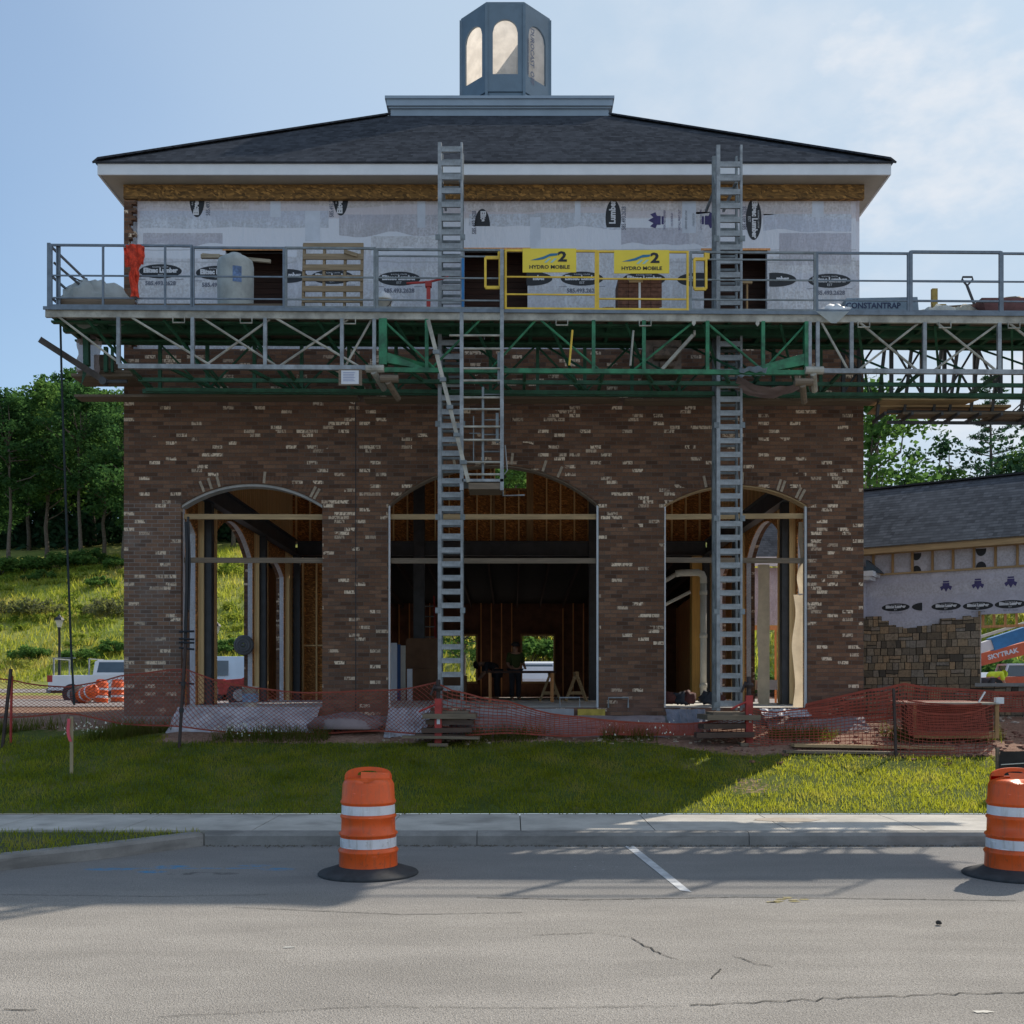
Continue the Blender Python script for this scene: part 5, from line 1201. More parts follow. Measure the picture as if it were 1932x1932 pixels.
net('safety_net','orange net sagging low between the two red jack posts',[wp(826,16.85,1290,1388),wp(870,16.95,1303,1385),wp(960,17.0,1326,1385),wp(1080,17.05,1351,1388),wp(1250,17.1,1364,1385),wp(1340,17.0,1362,1388),wp(1412,16.95,1335,1392)],.075,.009,.03,False,NETM,5)
net('safety_net','orange net with square mesh in front of the right pier and red dirt',[wp(1413,16.7,1335,1420),wp(1500,16.75,1338,1425),wp(1620,16.6,1318,1432),wp(1688,16.25,1302,1440)],.065,.008,.05,False,NETM,7)
net('safety_net','orange net standing behind the covered brick pallet up to the right edge',[wp(1520,18.1,1330,1352),wp(1640,18.25,1300,1358),wp(1700,18.4,1291,1352),wp(1800,19.0,1300,1345),wp(1932,19.4,1306,1340),wp(2050,19.6,1308,1342)],.07,.015,.02,False,NETM,9)
net('safety_net','orange net drooping from the single stake in front of the brick pallet',[wp(1690,16.25,1312,1428),wp(1760,16.2,1345,1428),wp(1872,16.3,1330,1425)],.065,.007,.08,False,NETM,12)
def stake(u,y,vt,vb,mat,label,lean=0,w=.035,bands=False):
    x=X(u,y); z0=min(Z(vb,y),ground_z(x,y))-.02; z1=Z(vt,y)
    o=thing('fence_stake',label,'stake',(x,y,z0),0,'stakes of the orange net'); m=MB(); m.bar((0,0,0),(lean,0,z1-z0),w,w); m.build('stake_post',mat,o)
    if bands:
        for f in (.35,.6): m=MB(); m.bar((lean*f,0,(z1-z0)*f),(lean*(f+.04),0,(z1-z0)*(f+.04)),w*1.5,w*1.5); m.build('stake_tie',RUBBER,o)
    return o
DSTAKE=paint('rusty_dark_steel',(.05,.032,.03),.4,14,.7)
stake(4,16.6,1262,1372,DSTAKE,'dark leaning steel stake at the far left of the orange net',.14,.04)
stake(20,16.9,1275,1350,REDP,'red steel stake just right of the leaning dark stake',.02,.03)
stake(338,16.7,1215,1398,DSTAKE,'tall dark steel stake in front of the left opening',.10,.04,True)
stake(1691,16.2,1300,1441,DSTAKE,'dark bent steel stake standing in the lawn by the brick pallet',-.04,.035)
# tall thin black cable bundle hung in the left opening
m=MB(); x=X(351,18.0); m.tube([P(351,985,18.15),P(353,1040,18.1),P(352,1120,18.1),P(350,1190,18.1),P(348,1260,18.1),P(345,1330,17.8)],.028,6); m.tube([P(355,975,18.15),P(358,1060,18.12),P(356,1150,18.1)],.02,6)
for v in (1192,1205,1212,1222,1288): m.tube([P(338,v,18.08),P(366,v+R.uniform(-4,4),18.05)],.02,6)
for p in range(0): pass
tag(m.build('cable_bundle',BLACK),'black cable bundle tied along the left jamb of the left opening','cable')
# red jack posts beside the masts
def jack(u,y,vt,vb,label):
    x=X(u,y); z0=ground_z(x,y); z1=Z(vt,y); o=thing('outrigger_jack',label,'jack',(x,y,z0),0,'red jacks at the mast feet'); h=z1-z0
    m=MB(); m.box(-.055,-.055,.03,.055,.055,h); m.build('jack_tube',REDP,o); m=MB(); m.box(-.16,-.14,-.02,.16,.14,.03); m.build('foot_plate',GREYB,o)
    m=MB(); m.box(-.02,-.06,h*.45,.03,-.056,h*.62); m.build('jack_label',PRINTW,o)
    m=MB(); m.tube([(0,0,h-.02),(0,0,h+.30)],.035,10); m.tube([(-.05,0,h+.22),(-.12,-.02,h+.05)],.02,6); m.lathe([(.06,h+.12),(.085,h+.16),(.06,h+.2)],(0,0,0),12); m.build('jack_screw',DSTAKE,o)
    m=MB(); m.tube([(.0,-.03,h*.9),(-.30,-.05,h*.72)],.018,6); m.build('jack_handle',REDP,o); return o
jack(827,16.8,1318,1390,'red jack post at the foot of the left mast'); jack(1413,16.85,1312,1392,'red jack post right of the right mast foot')
DIRTYB=wood('muddy_timber',(.10,.06,.045),.45,0)
# cribbing and planks at the mast feet
def plank(name,label,u0,v0,u1,v1,y,mat,w=.2,t=.05,group=None):
    p,q=P(u0,v0,y),P(u1,v1,y); p.z=max(p.z,ground_z(p.x,y)+t*.5); q.z=max(q.z,ground_z(q.x,y)+t*.5); c=(p+q)/2; q=q+Vector((0,R.uniform(-.12,.12),R.uniform(-.02,.02))); m=MB(); m.bar(p-c,q-c,w,t)
    return single(m,name,mat,label,'plank',c,group)
for k,(u0,u1,v) in enumerate(((814,884,1352),(806,894,1362),(796,890,1378),(784,876,1388))):
    plank('crib_block',['top grey timber of the crib under the left mast','second timber of the crib under the left mast','long lower timber under the left mast','lowest timber half buried under the left mast'][k],u0,v,u1,v,16.95-.06*(k>1),DIRTYB,.35,.075)
for k,(u0,u1,v) in enumerate(((1336,1404,1354),(1322,1410,1370),(1312,1418,1387))):
    plank('crib_block',['top timber of the crib under the right mast','middle timber of the crib under the right mast','lowest timber of the crib under the right mast'][k],u0,v,u1,v,16.95-.05*k,DIRTYB,.35,.08)
plank('long_plank','long pale plank lying on the red dirt behind the single stake',1495,1406,1800,1424,16.55,PINEX,.22,.045)
plank('long_plank','darker plank lying in front of the long pale plank',1480,1418,1790,1432,16.3,GREYB,.2,.04)
plank('long_plank','grey plank half hidden in the weeds below the left mast',760,1390,905,1392,16.75,GREYB,.18,.04)
# tarps and silt cloth over the footing
def drape(name,label,mat,u0,u1,vt,vb,y0,y1,seed,amp=.07,nx=90,ny=26,sagtop=0):
    def fn(s,t):
        u=u0+(u1-u0)*s; y=y0+(y1-y0)*t
        z=Z(vt,y0)+(max(Z(vb,y1),ground_z(X(u,y1),y1)-.03)-Z(vt,y0))*t - sagtop*math.sin(s*math.pi)*(1-t)
        return (X(u,y0)+nz(s*6,t*4,seed,1,amp*.5),y-abs(nz(s*11,t*3,seed+3,1,amp*1.7))-nz(s*4,t*5,seed+7,1,amp*.5)-abs(nz(s*26+t*5,t*6-s*4,seed+2,1,amp*.9)),z+nz(s*7,t*3,seed+5,1,amp*(.25+.5*t)))
    return tag(sheet(nx,ny,fn).build(name,mat,None,True),label,'tarpaulin',None)
drape('tarp','white tarp hung over the sill of the left opening',TARP,336,604,1334,1392,18.22,17.6,3,.06)
drape('tarp','white tarp with net over it left of the left mast foot',TARP,735,812,1335,1392,18.2,17.35,8,.05,60,22)
drape('silt_cloth','mauve silt cloth draped along the footing between the two masts',SILT,850,1252,1350,1392,17.9,17.3,14,.08,110,24)
drape('silt_cloth','mauve cloth bunched at the foot of the pier right of the left opening',SILT,606,720,1350,1390,18.15,17.7,19,.07,60,22)
drape('plastic_wrap','clear plastic spread over the sill of the right opening',TARP,1432,1520,1337,1352,18.2,17.9,23,.06,60,16)
drape('silt_cloth','grey cloth over the footing of the far right pier',SILT,1440,1628,1352,1398,18.2,17.7,27,.05,70,22)
drape('silt_cloth','grey blue cloth over the footing right of the right net end',paint('blue_grey_cloth',(.22,.22,.27),.25,3,.8),1255,1330,1338,1392,18.1,17.5,31,.05,60,22)
m=lump((0,0,.1),(.62,.3,.22),.25,22,6,-.2); single(m,'covered_heap',SILT,'rounded cloth covered heap at the foot of the second pier','heap',(X(655,17.8),17.6,ground_z(-2.8,17.6)),smooth=True)
m=MB(); m.box(X(1090,18.2),18.225,Z(1353,18.2),X(1142,18.2),18.24,Z(1338,18.2)); m.v=[(a,b-18.2,c) for a,b,c in m.v]; single(m,'yellow_sheathing',paint('worn_yellow',(.45,.33,.06),.25,12,.8),'worn yellow board fixed on the footing below the middle opening','board',(0,18.2,0))
m=MB(); m.box(X(880,18.2),18.225,Z(1352,18.2),X(1083,18.2),18.235,Z(1337,18.2)); m.v=[(a,b-18.2,c) for a,b,c in m.v]; single(m,'foam_board',paint('grey_foam',(.33,.33,.36),.15,5,.8),'grey insulation board on the footing below the middle opening','board',(0,18.2,0))
# rebar staple loops on the sill
for u in (1075,1165):
    m=MB(); x=X(u,18.4); m.tube([(-.17,0,0),(-.17,0,.17),(.17,0,.17),(.17,0,0)],.016,6); single(m,'steel_loop',GALV,'small white metal loop standing on the sill %s'%('at the right of the middle opening' if u<1100 else 'at the foot of the third pier'),'metal loop',(x,18.25 if u>1100 else 18.4,ZF if u<1100 else 1.43))
# brick pallet with boards on top
o=thing('brick_pallet','covered pallet of dark red bricks behind the orange net','brick pallet',(X(1786,17.3),17.3,ground_z(X(1786,17.3),17.3)),rad(-4))
zt=Z(1318,17.3)-ground_z(X(1786,17.3),17.3)
m=MB()
for k in range(3): m.box(-.62,-.4+k*.36,.0,.62,-.32+k*.36,.09)
m.box(-.64,-.42,.091,.64,.44,.12); m.build('pallet_base',GREYB,o)
REDB=paint('red_brick_stack',(.12,.035,.022),.45,22,.9); rows=int((zt-.2)/.066)
for k in range(rows):
    m=MB()
    for j in range(6): m.box(-.6+j*.2,-.40+R.uniform(-.008,.008),.125+k*.066,-.6+j*.2+.193,.42,.125+k*.066+.058)
    m.build('brick_course',REDB,o)
top=.125+rows*.066
m=MB(); m.box(-.68,-.5,top+.02,.66,.5,top+.05); m.build('cover_board',wood('cover_board',(.42,.36,.29),.25,0),o)
m=MB(); m.box(.60,-.46,.0,.66,-.42,top+.02); m.box(-.66,-.46,.0,-.62,-.42,top+.02); m.box(-.66,-.45,.0,.66,-.42,.1); m.build('corner_board',PINE,o)
MB().bar((.4,-.3,top+.05),(.5,-.3,top+.22),.03,.02).build('loose_stick',TRIM,o); m=MB(); m.box(.6,-.5,top+.03,.72,-.4,top+.13); m.build('loose_offcut',TRIM,o)
net('safety_net','orange net laid over the top and front of the brick pallet',[(X(1713,16.75),16.75,Z(1322,16.75),Z(1385,16.75)),(X(1786,16.7),16.7,Z(1330,16.7),Z(1388,16.7)),(X(1862,16.75),16.75,Z(1327,16.75),Z(1385,16.75))],.03,.008,.015,False,NETM,15)
def topnet():
    m=MB(); gz_=ground_z(X(1786,17.3),17.3)+top+.06
    for k in range(40):
        x=X(1715,17)+k*.032; m.add([(x,16.82,gz_-.02),(x+.012,16.82,gz_-.02),(x-.05,17.78,gz_+.015),(x-.062,17.78,gz_+.015)],[(0,1,2,3)])
    tag(m.build('net_cover',NETM),'folded orange net spread over the boards on the brick pallet','safety net')
topnet()
# black silt fence end on the right
x=X(1905,14.2); o=thing('silt_fence','black silt fence cloth on stakes at the right edge behind the drum','silt fence',(X(1925,14.3),14.3,ground_z(X(1925,14.3),14.3)-.03))
m=sheet(24,10,lambda s,t:(-.32+s*1.6+(1-t)*.05,nz(s*5,t*2,4,1,.05),.62*(1-t)-.0+nz(s*4,t,2,1,.02))); m.build('fence_cloth',paint('black_cloth',(.018,.017,.017),.3,9,.85),o,True)
m=MB(); m.box(-.30,.04,0,-.26,.08,.66); m.box(.7,.04,0,.74,.08,.66); m.build('fence_stakes',GREYB,o)
m=MB(); m.tube([(-.28,-.045,.44),(.2,-.055,.47),(.9,-.04,.46)],.006,5); m.build('tie_wire',PIPEW,o)
# survey stake
y=15.35; x=X(135,y); o=thing('survey_stake','pale wooden survey stake with pink ribbon standing in the lawn on the left','stake',(x,y,ground_z(x,y)-.03)); h=Z(1352,y)-ground_z(x,y)+.03
m=MB(); m.box(-.022,-.012,0,.022,.012,h); m.build('stake_post',wood('pale_stake',(.44,.35,.22),.25,2),o)
m=sheet(5,9,lambda s,t:(-.055+s*.05-.03*math.sin(t*4)*t,-.016-.01*s,h-.03-t*.33)); m.build('pink_ribbon',paint('pink_ribbon',(.75,.10,.13),.15,9,.6),o)

# ------------------------------------------------------------------ inside the building
def at_floor(u,y): return (X(u,y),y,ZF)
o=thing('pipe_run','white plastic drain pipe with elbow standing inside the right opening','pipe',at_floor(1327,24.5)); dy=24.5
m=MB(); m.tube([(0,0,0),(0,0,Z(1088,dy)-ZF-.1)],.075,12); m.build('upright_pipe',PIPEW,o,True)
zz=Z(1080,dy)-ZF; m=MB(); m.tube([(0,0,zz-.25),(0,0,zz-.12),(-.03,0,zz-.04),(-.12,0,zz),(-.5,.1,zz),(-.62,.12,zz-.02)],.08,12); m.build('elbow',PIPEW,o,True)
m=MB(); m.tube([(-.6,.12,zz-.02),(-1.6,.2,zz-.62)],.05,10); m.tube([(-.25,.3,zz-.42),(-1.3,.4,zz-.95)],.04,10); m.build('sloping_pipe',PIPEW,o,True)
for z in (.35,1.5,2.5): m=MB(); m.tube([(0,0,z),(0,0,z+.10)],.088,12); m.build('coupling',PIPEW,o,True)
o=thing('step_ladder','red stepladder standing in the dark hall behind the left column','ladder',(X(808,33),33,ZF-.0)); H=Z(1122,33)-ZF
m=MB()
for sx in (-.32,.26): m.bar((sx*1.0,0,0),(sx*.55,.5,H),.05,.09); m.bar((sx,1.1,0),(sx*.55,.55,H),.04,.04)
m.build('side_rails',REDP,o)
for k in range(9): m=MB(); f=(k+1)/10; m.box(-.31*(1-.42*f),.5*f-.05,H*f-.015,.25*(1-.42*f),.5*f+.04,H*f+.015); m.build('step',GALVD,o)
def saw(u,y,label):
    o=thing('sawhorse',label,'sawhorse',at_floor(u,y),0,'sawhorses on the slab'); 
    m=MB(); m.bar((0,-.45,.72),(0,.45,.72),.09,.09); m.build('top_beam',PINE,o)
    for yy in (-.38,.38):
        for sx in (-1,1): m=MB(); m.bar((sx*.27,yy,0),(0,yy,.72),.04,.07,up=(0,1,0)); m.build('leg',PINEX,o)
    m=MB(); m.box(-.2,-.40,.18,.2,-.37,.26); m.build('cross_board',PINEX,o); return o
saw(1038,27.5,'left of the two pale sawhorses inside the middle opening'); saw(1087,27.5,'right of the two pale sawhorses inside the middle opening')
o=thing('work_table','low dark work table with tools inside the middle opening','table',at_floor(1000,26.5)); m=MB(); m.box(-1.1,-.4,.72,.65,.4,.77); m.build('table_top',DARKX,o)
for sx in (-1.0,.55):
    for sy in (-.35,.35): m=MB(); m.box(sx-.03,sy-.03,0,sx+.03,sy+.03,.72); m.build('leg',DARKW,o)
b=bucket('bucket','white paint bucket standing on the sill of the left opening','bucket',(X(474,18.5),18.44,ZF+.002),PIPEW,.135,.34)
m=MB(); m.lathe([(.1365,.09),(.141,.24)],(0,0,0),20,0,False); m.build('bucket_label',paint('label_blue',(.20,.32,.48),.4,14),b)
m=MB()
for rr_ in (.21,.15,.09): m.tube([(rr_*math.cos(a),-.02*(rr_<.2),rr_*math.sin(a)) for a in [i*math.tau/20 for i in range(21)]],.045,8,caps=False)
m.lathe([(.08,-.03),(.08,.03)],(0,0,0),14); single(m,'hose_coil',paint('grey_hose',(.11,.115,.125),.2,8,.7),'grey coiled hose hung on the post between the left side arches','hose',(X(459,26.3),26.35,Z(1217,26.3)),smooth=True)
for u0,u1,v0,v1,y,mat,lab in ((737,749,1213,1322,29,PRINTW,'white panel standing at the left edge of the middle opening'),(749,756,1216,1322,29.3,BLUEP,'narrow blue panel between the two pale panels'),(756,765,1218,1322,29.2,PIPEW,'cream door panel beside the narrow blue panel'),(768,778,1262,1322,28.6,PRINTW,'short white panel in front of the left column')):
    m=MB(); m.box(0,0,0,X(u1,y)-X(u0,y),.05,Z(v0,y)-ZF); single(m,'wall_panel',mat,lab,'panel',(X(u0,y),y,ZF))
for u0,u1,v0,y,lab in ((1452,1466,1312,24,'pale timber offcut'),): pass
m=MB(); m.box(0,0,.30,1.05,.3,.55); m.box(.05,.05,0,.12,.25,.30); m.box(.9,.05,0,.97,.25,.30); single(m,'pale_bench',TRIM,'white board bench standing inside the right opening','bench',(X(1430,26.5),26.5,ZF))
o=thing('cardboard_stack','brown cardboard cartons stacked behind the left mast inside the hall','cartons',(X(800,30),29.9,ZF)); CB=paint('dim_cardboard',(.16,.085,.045),.2,3,.85)
for k,(a,b_,c) in enumerate(((-.6,.5,.9),(-.5,.45,1.75),(.55,1.2,.7))): m=MB(); m.box(a,0,0 if k!=1 else .905,b_,.6,c); m.build('carton',CB,o)
for k in range(5):
    u=(1262,1285,1298,1335,1350)[k]; single(lump((0,0,.12),(.16,.16,.15),.5,14,50+k),'scrap_bag',CLOTHD if k%2 else paint('maroon_bag',(.09,.025,.022),.3,8,.8),['dark rubbish bag by the left jamb of the right opening','red bag second from the left inside the right opening','dark bag at the foot of the white pipe','red rag bundle left of the right mast foot','black sack right behind the right mast foot'][k],'bag',(X(u,20.5),20.5,ZF),smooth=True)

# ------------------------------------------------------------------ vehicles
def wheel(parent,x,y,r=.38,w=.24):
    o=MB().tube([(x,y-w/2,r),(x,y+w/2,r)],r,20).build('wheel',TYRE,parent,False)
    m=MB(); m.tube([(x,y-w/2-.012,r),(x,y+w/2+.012,r)],r*.6,16); m.build('rim',GALV,o)
def vehicle(name,label,cat,loc,rz,prof,glass,mat,wd=1.9,belt=1.0,wheels=((.95,),(4.3,)),taper=.16,lights=True,group=None):
    o=thing(name,label,cat,loc,rz,group); ins=lambda z:0 if z<=belt else taper*(z-belt)/.7
    n=len(prof); m=MB(); vs=[(a,-wd/2+ins(b),b) for a,b in prof]+[(a,wd/2-ins(b),b) for a,b in prof]
    m.add(vs,[tuple(range(n))[::-1],tuple(range(n,2*n))]+[(i,(i+1)%n,n+(i+1)%n,n+i) for i in range(n)]); m.build('body',mat,o,False,None,.03)
    for g in glass:
        m=MB()
        if g[0]=='side':
            for s_ in (-1,1): MB().add([(a,s_*(wd/2-ins(b)+.006),b) for a,b in g[1]],[tuple(range(len(g[1])))]).build('window',GLASS,o)
            continue
        else:
            (a0,z0),(a1,z1)=g[1]; k=.12; m.add([(a0,-wd/2+ins(z0)+k,z0),(a0,wd/2-ins(z0)-k,z0),(a1,wd/2-ins(z1)-k,z1),(a1,-wd/2+ins(z1)+k,z1)],[(0,1,2,3)])
        m.build('window',GLASS,o)
    for (a,) in wheels:
        for s_ in (-1,1): wheel(o,a,s_*(wd/2-.12))
        for s_ in (-1,1): MB().tube([(a,s_*(wd/2-.02),.40),(a,s_*(wd/2+.004),.40)],.47,20).build('wheel_arch',BLACK,o)
    if lights:
        L=max(a for a,b in prof)
        for s_ in (-1,1):
            m=MB(); m.box(-.03,s_*(wd/2-.09)-.11,belt-.34,.22,s_*(wd/2-.09)+.11,belt-.02); m.build('tail_light',REDP,o)
            m=MB(); m.box(L-.12,s_*(wd/2-.25)-.12,belt-.3,L+.02,s_*(wd/2-.25)+.2,belt-.12); m.build('headlight',REFL,o)
    m=MB(); m.box(-.1,-wd/2+.05,.42,.12,wd/2-.05,.62); m.build('bumper',GALVD,o)
    return o
pick=[(0,.55),(0,1.28),(2.15,1.30),(2.2,1.95),(2.35,2.02),(3.75,2.02),(4.35,1.40),(5.6,1.30),(5.75,1.05),(5.75,.5)]
pz=ground_z(0,52)+.02
v1=vehicle('pickup_truck','white pickup with a ladder rack and red tail light left of the brick corner','pickup',(X(107,52),52,pz),rad(0),pick,[('side',[(2.35,1.42),(2.42,1.92),(3.68,1.92),(4.15,1.42)]),('end',((3.80,1.97),(4.30,1.45)))],WHITEP,2.0,1.3,((1.15,),(4.75,)))
for yy in (-.9,.9):
    for xx in (.25,1.95): m=MB(); m.box(xx-.03,yy-.03,1.29,xx+.03,yy+.03,2.05); m.build('rack_post',GALV,v1)
for xx in (.25,1.95): m=MB(); m.box(xx-.03,-.93,2.051,xx+.03,.93,2.1); m.build('rack_bar',GALV,v1)
m=MB(); m.box(.2,-.93,2.101,1.3,-.88,2.14); m.build('rack_rail',GALV,v1)
sedan=[(0,.4),(0,.95),(.9,1.02),(1.5,1.45),(2.9,1.45),(3.6,1.0),(4.5,.85),(4.6,.4)]
vehicle('parked_car','pale blue windowed white car parked beyond the pickup bed','car',(X(175,60),60.2,ground_z(0,60)),rad(4),sedan,[('side',[(1.1,1.03),(1.55,1.38),(2.85,1.38),(3.4,1.03)]),('end',((2.95,1.43),(3.55,1.03)))],WHITEP,1.8,1.0,((.8,),(3.7,)))
van=[(0,.5),(0,2.05),(.15,2.15),(3.6,2.15),(4.3,1.35),(5.2,1.15),(5.3,.5)]
vehicle('work_van','pale van with dark blue lower side seen through the first left arch','van',(X(368,50),50.3,pz),rad(6),van,[('side',[(.3,1.25),(.35,1.95),(1.6,1.95),(1.6,1.25)]),('side',[(2.4,1.3),(2.4,1.95),(3.5,1.95),(4.1,1.3)]),('end',((3.65,2.1),(4.25,1.4)))],paint('pale_blue_paint',(.46,.58,.72),.06,2,.3),2.0,1.2,((.9,),(4.3,)))
vehicle('parked_car','red car seen low through the left opening','car',(X(420,40),40.5,ground_z(0,40)),rad(-4),[(a,b*.98) for a,b in sedan],[('side',[(1.1,1.03),(1.55,1.36),(2.85,1.36),(3.4,1.03)])],REDP,1.8,1.0,((.8,),(3.7,)))
vehicle('parked_car','white car seen between the second and third left arches','car',(X(500,56),55.5,ground_z(0,55)),rad(0),sedan,[('side',[(1.1,1.03),(1.55,1.38),(2.85,1.38),(3.4,1.03)])],WHITEP,1.8,1.0,((.8,),(3.7,)))
suv=[(0,.5),(0,1.1),(.35,1.85),(.6,1.92),(3.2,1.9),(3.8,1.2),(4.8,1.05),(4.9,.5)]
vehicle('parked_van','white estate car with its rear window facing the hall window','car',(X(1015,50),49.5,pz),rad(90),suv,[('end',((.06,1.15),(.31,1.78))),('side',[(.5,1.2),(.7,1.8),(3.1,1.8),(3.6,1.2)])],WHITEP,1.9,1.1,((.9,),(3.9,)))
# telehandler and boom behind the wing window
o=thing('telehandler','orange telehandler with lettered boom behind the stone wing window','telehandler',(X(1890,45),45.0,ground_z(15,45)-.15))
m=MB(); p,q=P(1800,1257,45)-Vector(o.location),P(2010,1203,45)-Vector(o.location); m.bar(p,q,.4,.52); bm_=m.build('boom',HANDO,o)
ang=math.atan2((q-p).z,(q-p).x); c=p.lerp(q,.42); text_mesh('SKYTRAK',.27,PRINTW,'boom_word',bm_,Matrix.Translation((c.x,c.y-.204,c.z))@Matrix.Rotation(-ang,4,'Y')@Matrix.Rotation(math.pi/2,4,'X'),.01,sx=1.15)
m=MB(); m.add([(-1.2,-.8,.7),(2.6,-.8,.7),(2.6,-.8,1.35),(-1.2,-.8,1.25),(-1.2,.9,.7),(2.6,.9,.7),(2.6,.9,1.35),(-1.2,.9,1.25)],[(0,1,2,3),(4,7,6,5),(0,4,5,1),(1,5,6,2),(2,6,7,3),(3,7,4,0)]); m.build('chassis',HANDO,o)
m=MB()
for a,b in (((-.3,-.85,1.25),(-.1,-.8,1.80)),((.9,-.85,1.3),(.7,-.8,1.80)),((-.1,-.8,1.80),(.7,-.8,1.80)),((-.1,.1,1.80),(.7,.1,1.80)),((-.1,-.8,1.80),(-.1,.1,1.80)),((.7,-.8,1.80),(.7,.1,1.80)),((-.3,.1,1.25),(-.1,.1,1.80)),((.9,.1,1.3),(.7,.1,1.80)),((.7,-.8,1.75),(1.5,-.8,1.3))): m.bar(a,b,.07,.07)
m.build('cab_frame',PRINTW,o); m=MB(); m.box(-.1,-.78,1.3,.7,.05,1.75); m.build('cab_glass',GLASS,o)
for xx in (-.9,2.1):
    for yy in (-.95,.95): wheel(o,xx,yy,.62,.4)
o=thing('boom_lift','bright blue lift boom sloping above the orange boom behind the wing window','boom lift',(X(1890,38),38,ground_z(15,38)))
p,q=P(1790,1242,38)-Vector(o.location),P(2010,1170,38)-Vector(o.location); m=MB(); m.bar(p.lerp(q,.36),q,.4,.46); m.build('boom',SKYBLUE,o); m=MB(); m.bar(p,p.lerp(q,.42),.3,.36); m.build('boom_tip',PRINTW,o); m=MB(); m.bar(p+Vector((0,-.1,.42)),q+Vector((0,-.1,.36)),.1,.10); m.build('top_rail',PIPEW,o)
m=MB(); m.box(q.x-.6,-.9,.4,q.x+1.8,.9,1.5); m.bar((q.x+.3,0,1.5),tuple(q),.5,.5); m.build('base',SKYBLUE,o)
for xx in (q.x-.3,q.x+1.5):
    for yy in (-.9,.9): wheel(o,xx,yy,.5,.35)
for k,u in enumerate((1853,1912)):
    vehicle('parked_car',['pale car far left behind the wing window','pale car far right behind the wing window'][k],'car',(X(u,52)-1,52+k,pz),rad(10),sedan,[('side',[(1.1,1.03),(1.55,1.38),(2.85,1.38),(3.4,1.03)])],WHITEP,1.8,1.0,((.8,),(3.7,)))
# far traffic drums at the left
D3=copy_tree(D1); D3['label']='far orange drum standing upright against the left brick corner'; D3['group']='far traffic drums'; D3.location=(X(222,44),44,ground_z(0,44)+.02)
D4=copy_tree(D1); D4['label']='far orange drum tipped on its side in front of the pickup wheel'; D4['group']='far traffic drums'; D4.location=(X(152,41),41,ground_z(0,41)+.30); D4.rotation_euler=(rad(12),rad(72),rad(-20))
D5=copy_tree(D1); D5['label']='far orange drum upright behind the tipped one'; D5['group']='far traffic drums'; D5.location=(X(184,42),42.3,ground_z(0,42)+.0); D5.rotation_euler=(0,rad(4),rad(40))
# lamp posts
def lamp(u,y,vt,vb,label):
    x=X(u,y); zb=min(ground_z(x,y),Z(vb,y)); h=Z(vt,y)-zb; o=thing('lamp_post',label,'lamp post',(x,y,zb),0,'lamp posts along the back road')
    m=MB(); m.lathe([(.14,0),(.14,.4),(.09,.5),(.075,h-.95),(.11,h-.9),(.06,h-.85)],(0,0,0),12); m.build('pole',BLACK,o,True)
    m=MB(); m.lathe([(.13,h-.85),(.25,h-.42),(.24,h-.40)],(0,0,0),8,0,False); m.build('lamp_glass',film_mat('lamp_glass',(.8,.8,.76),.6),o)
    m=MB(); m.lathe([(.33,h-.40),(.24,h-.25),(.12,h-.18),(.05,h-.08),(.03,h)],(0,0,0),8); m.build('lamp_cap',BLACK,o)
lamp(112,66.8,1158,1276,'black lantern lamp post behind the white pickup'); lamp(408,67.5,1170,1262,'black lantern lamp post seen through the first left arch')

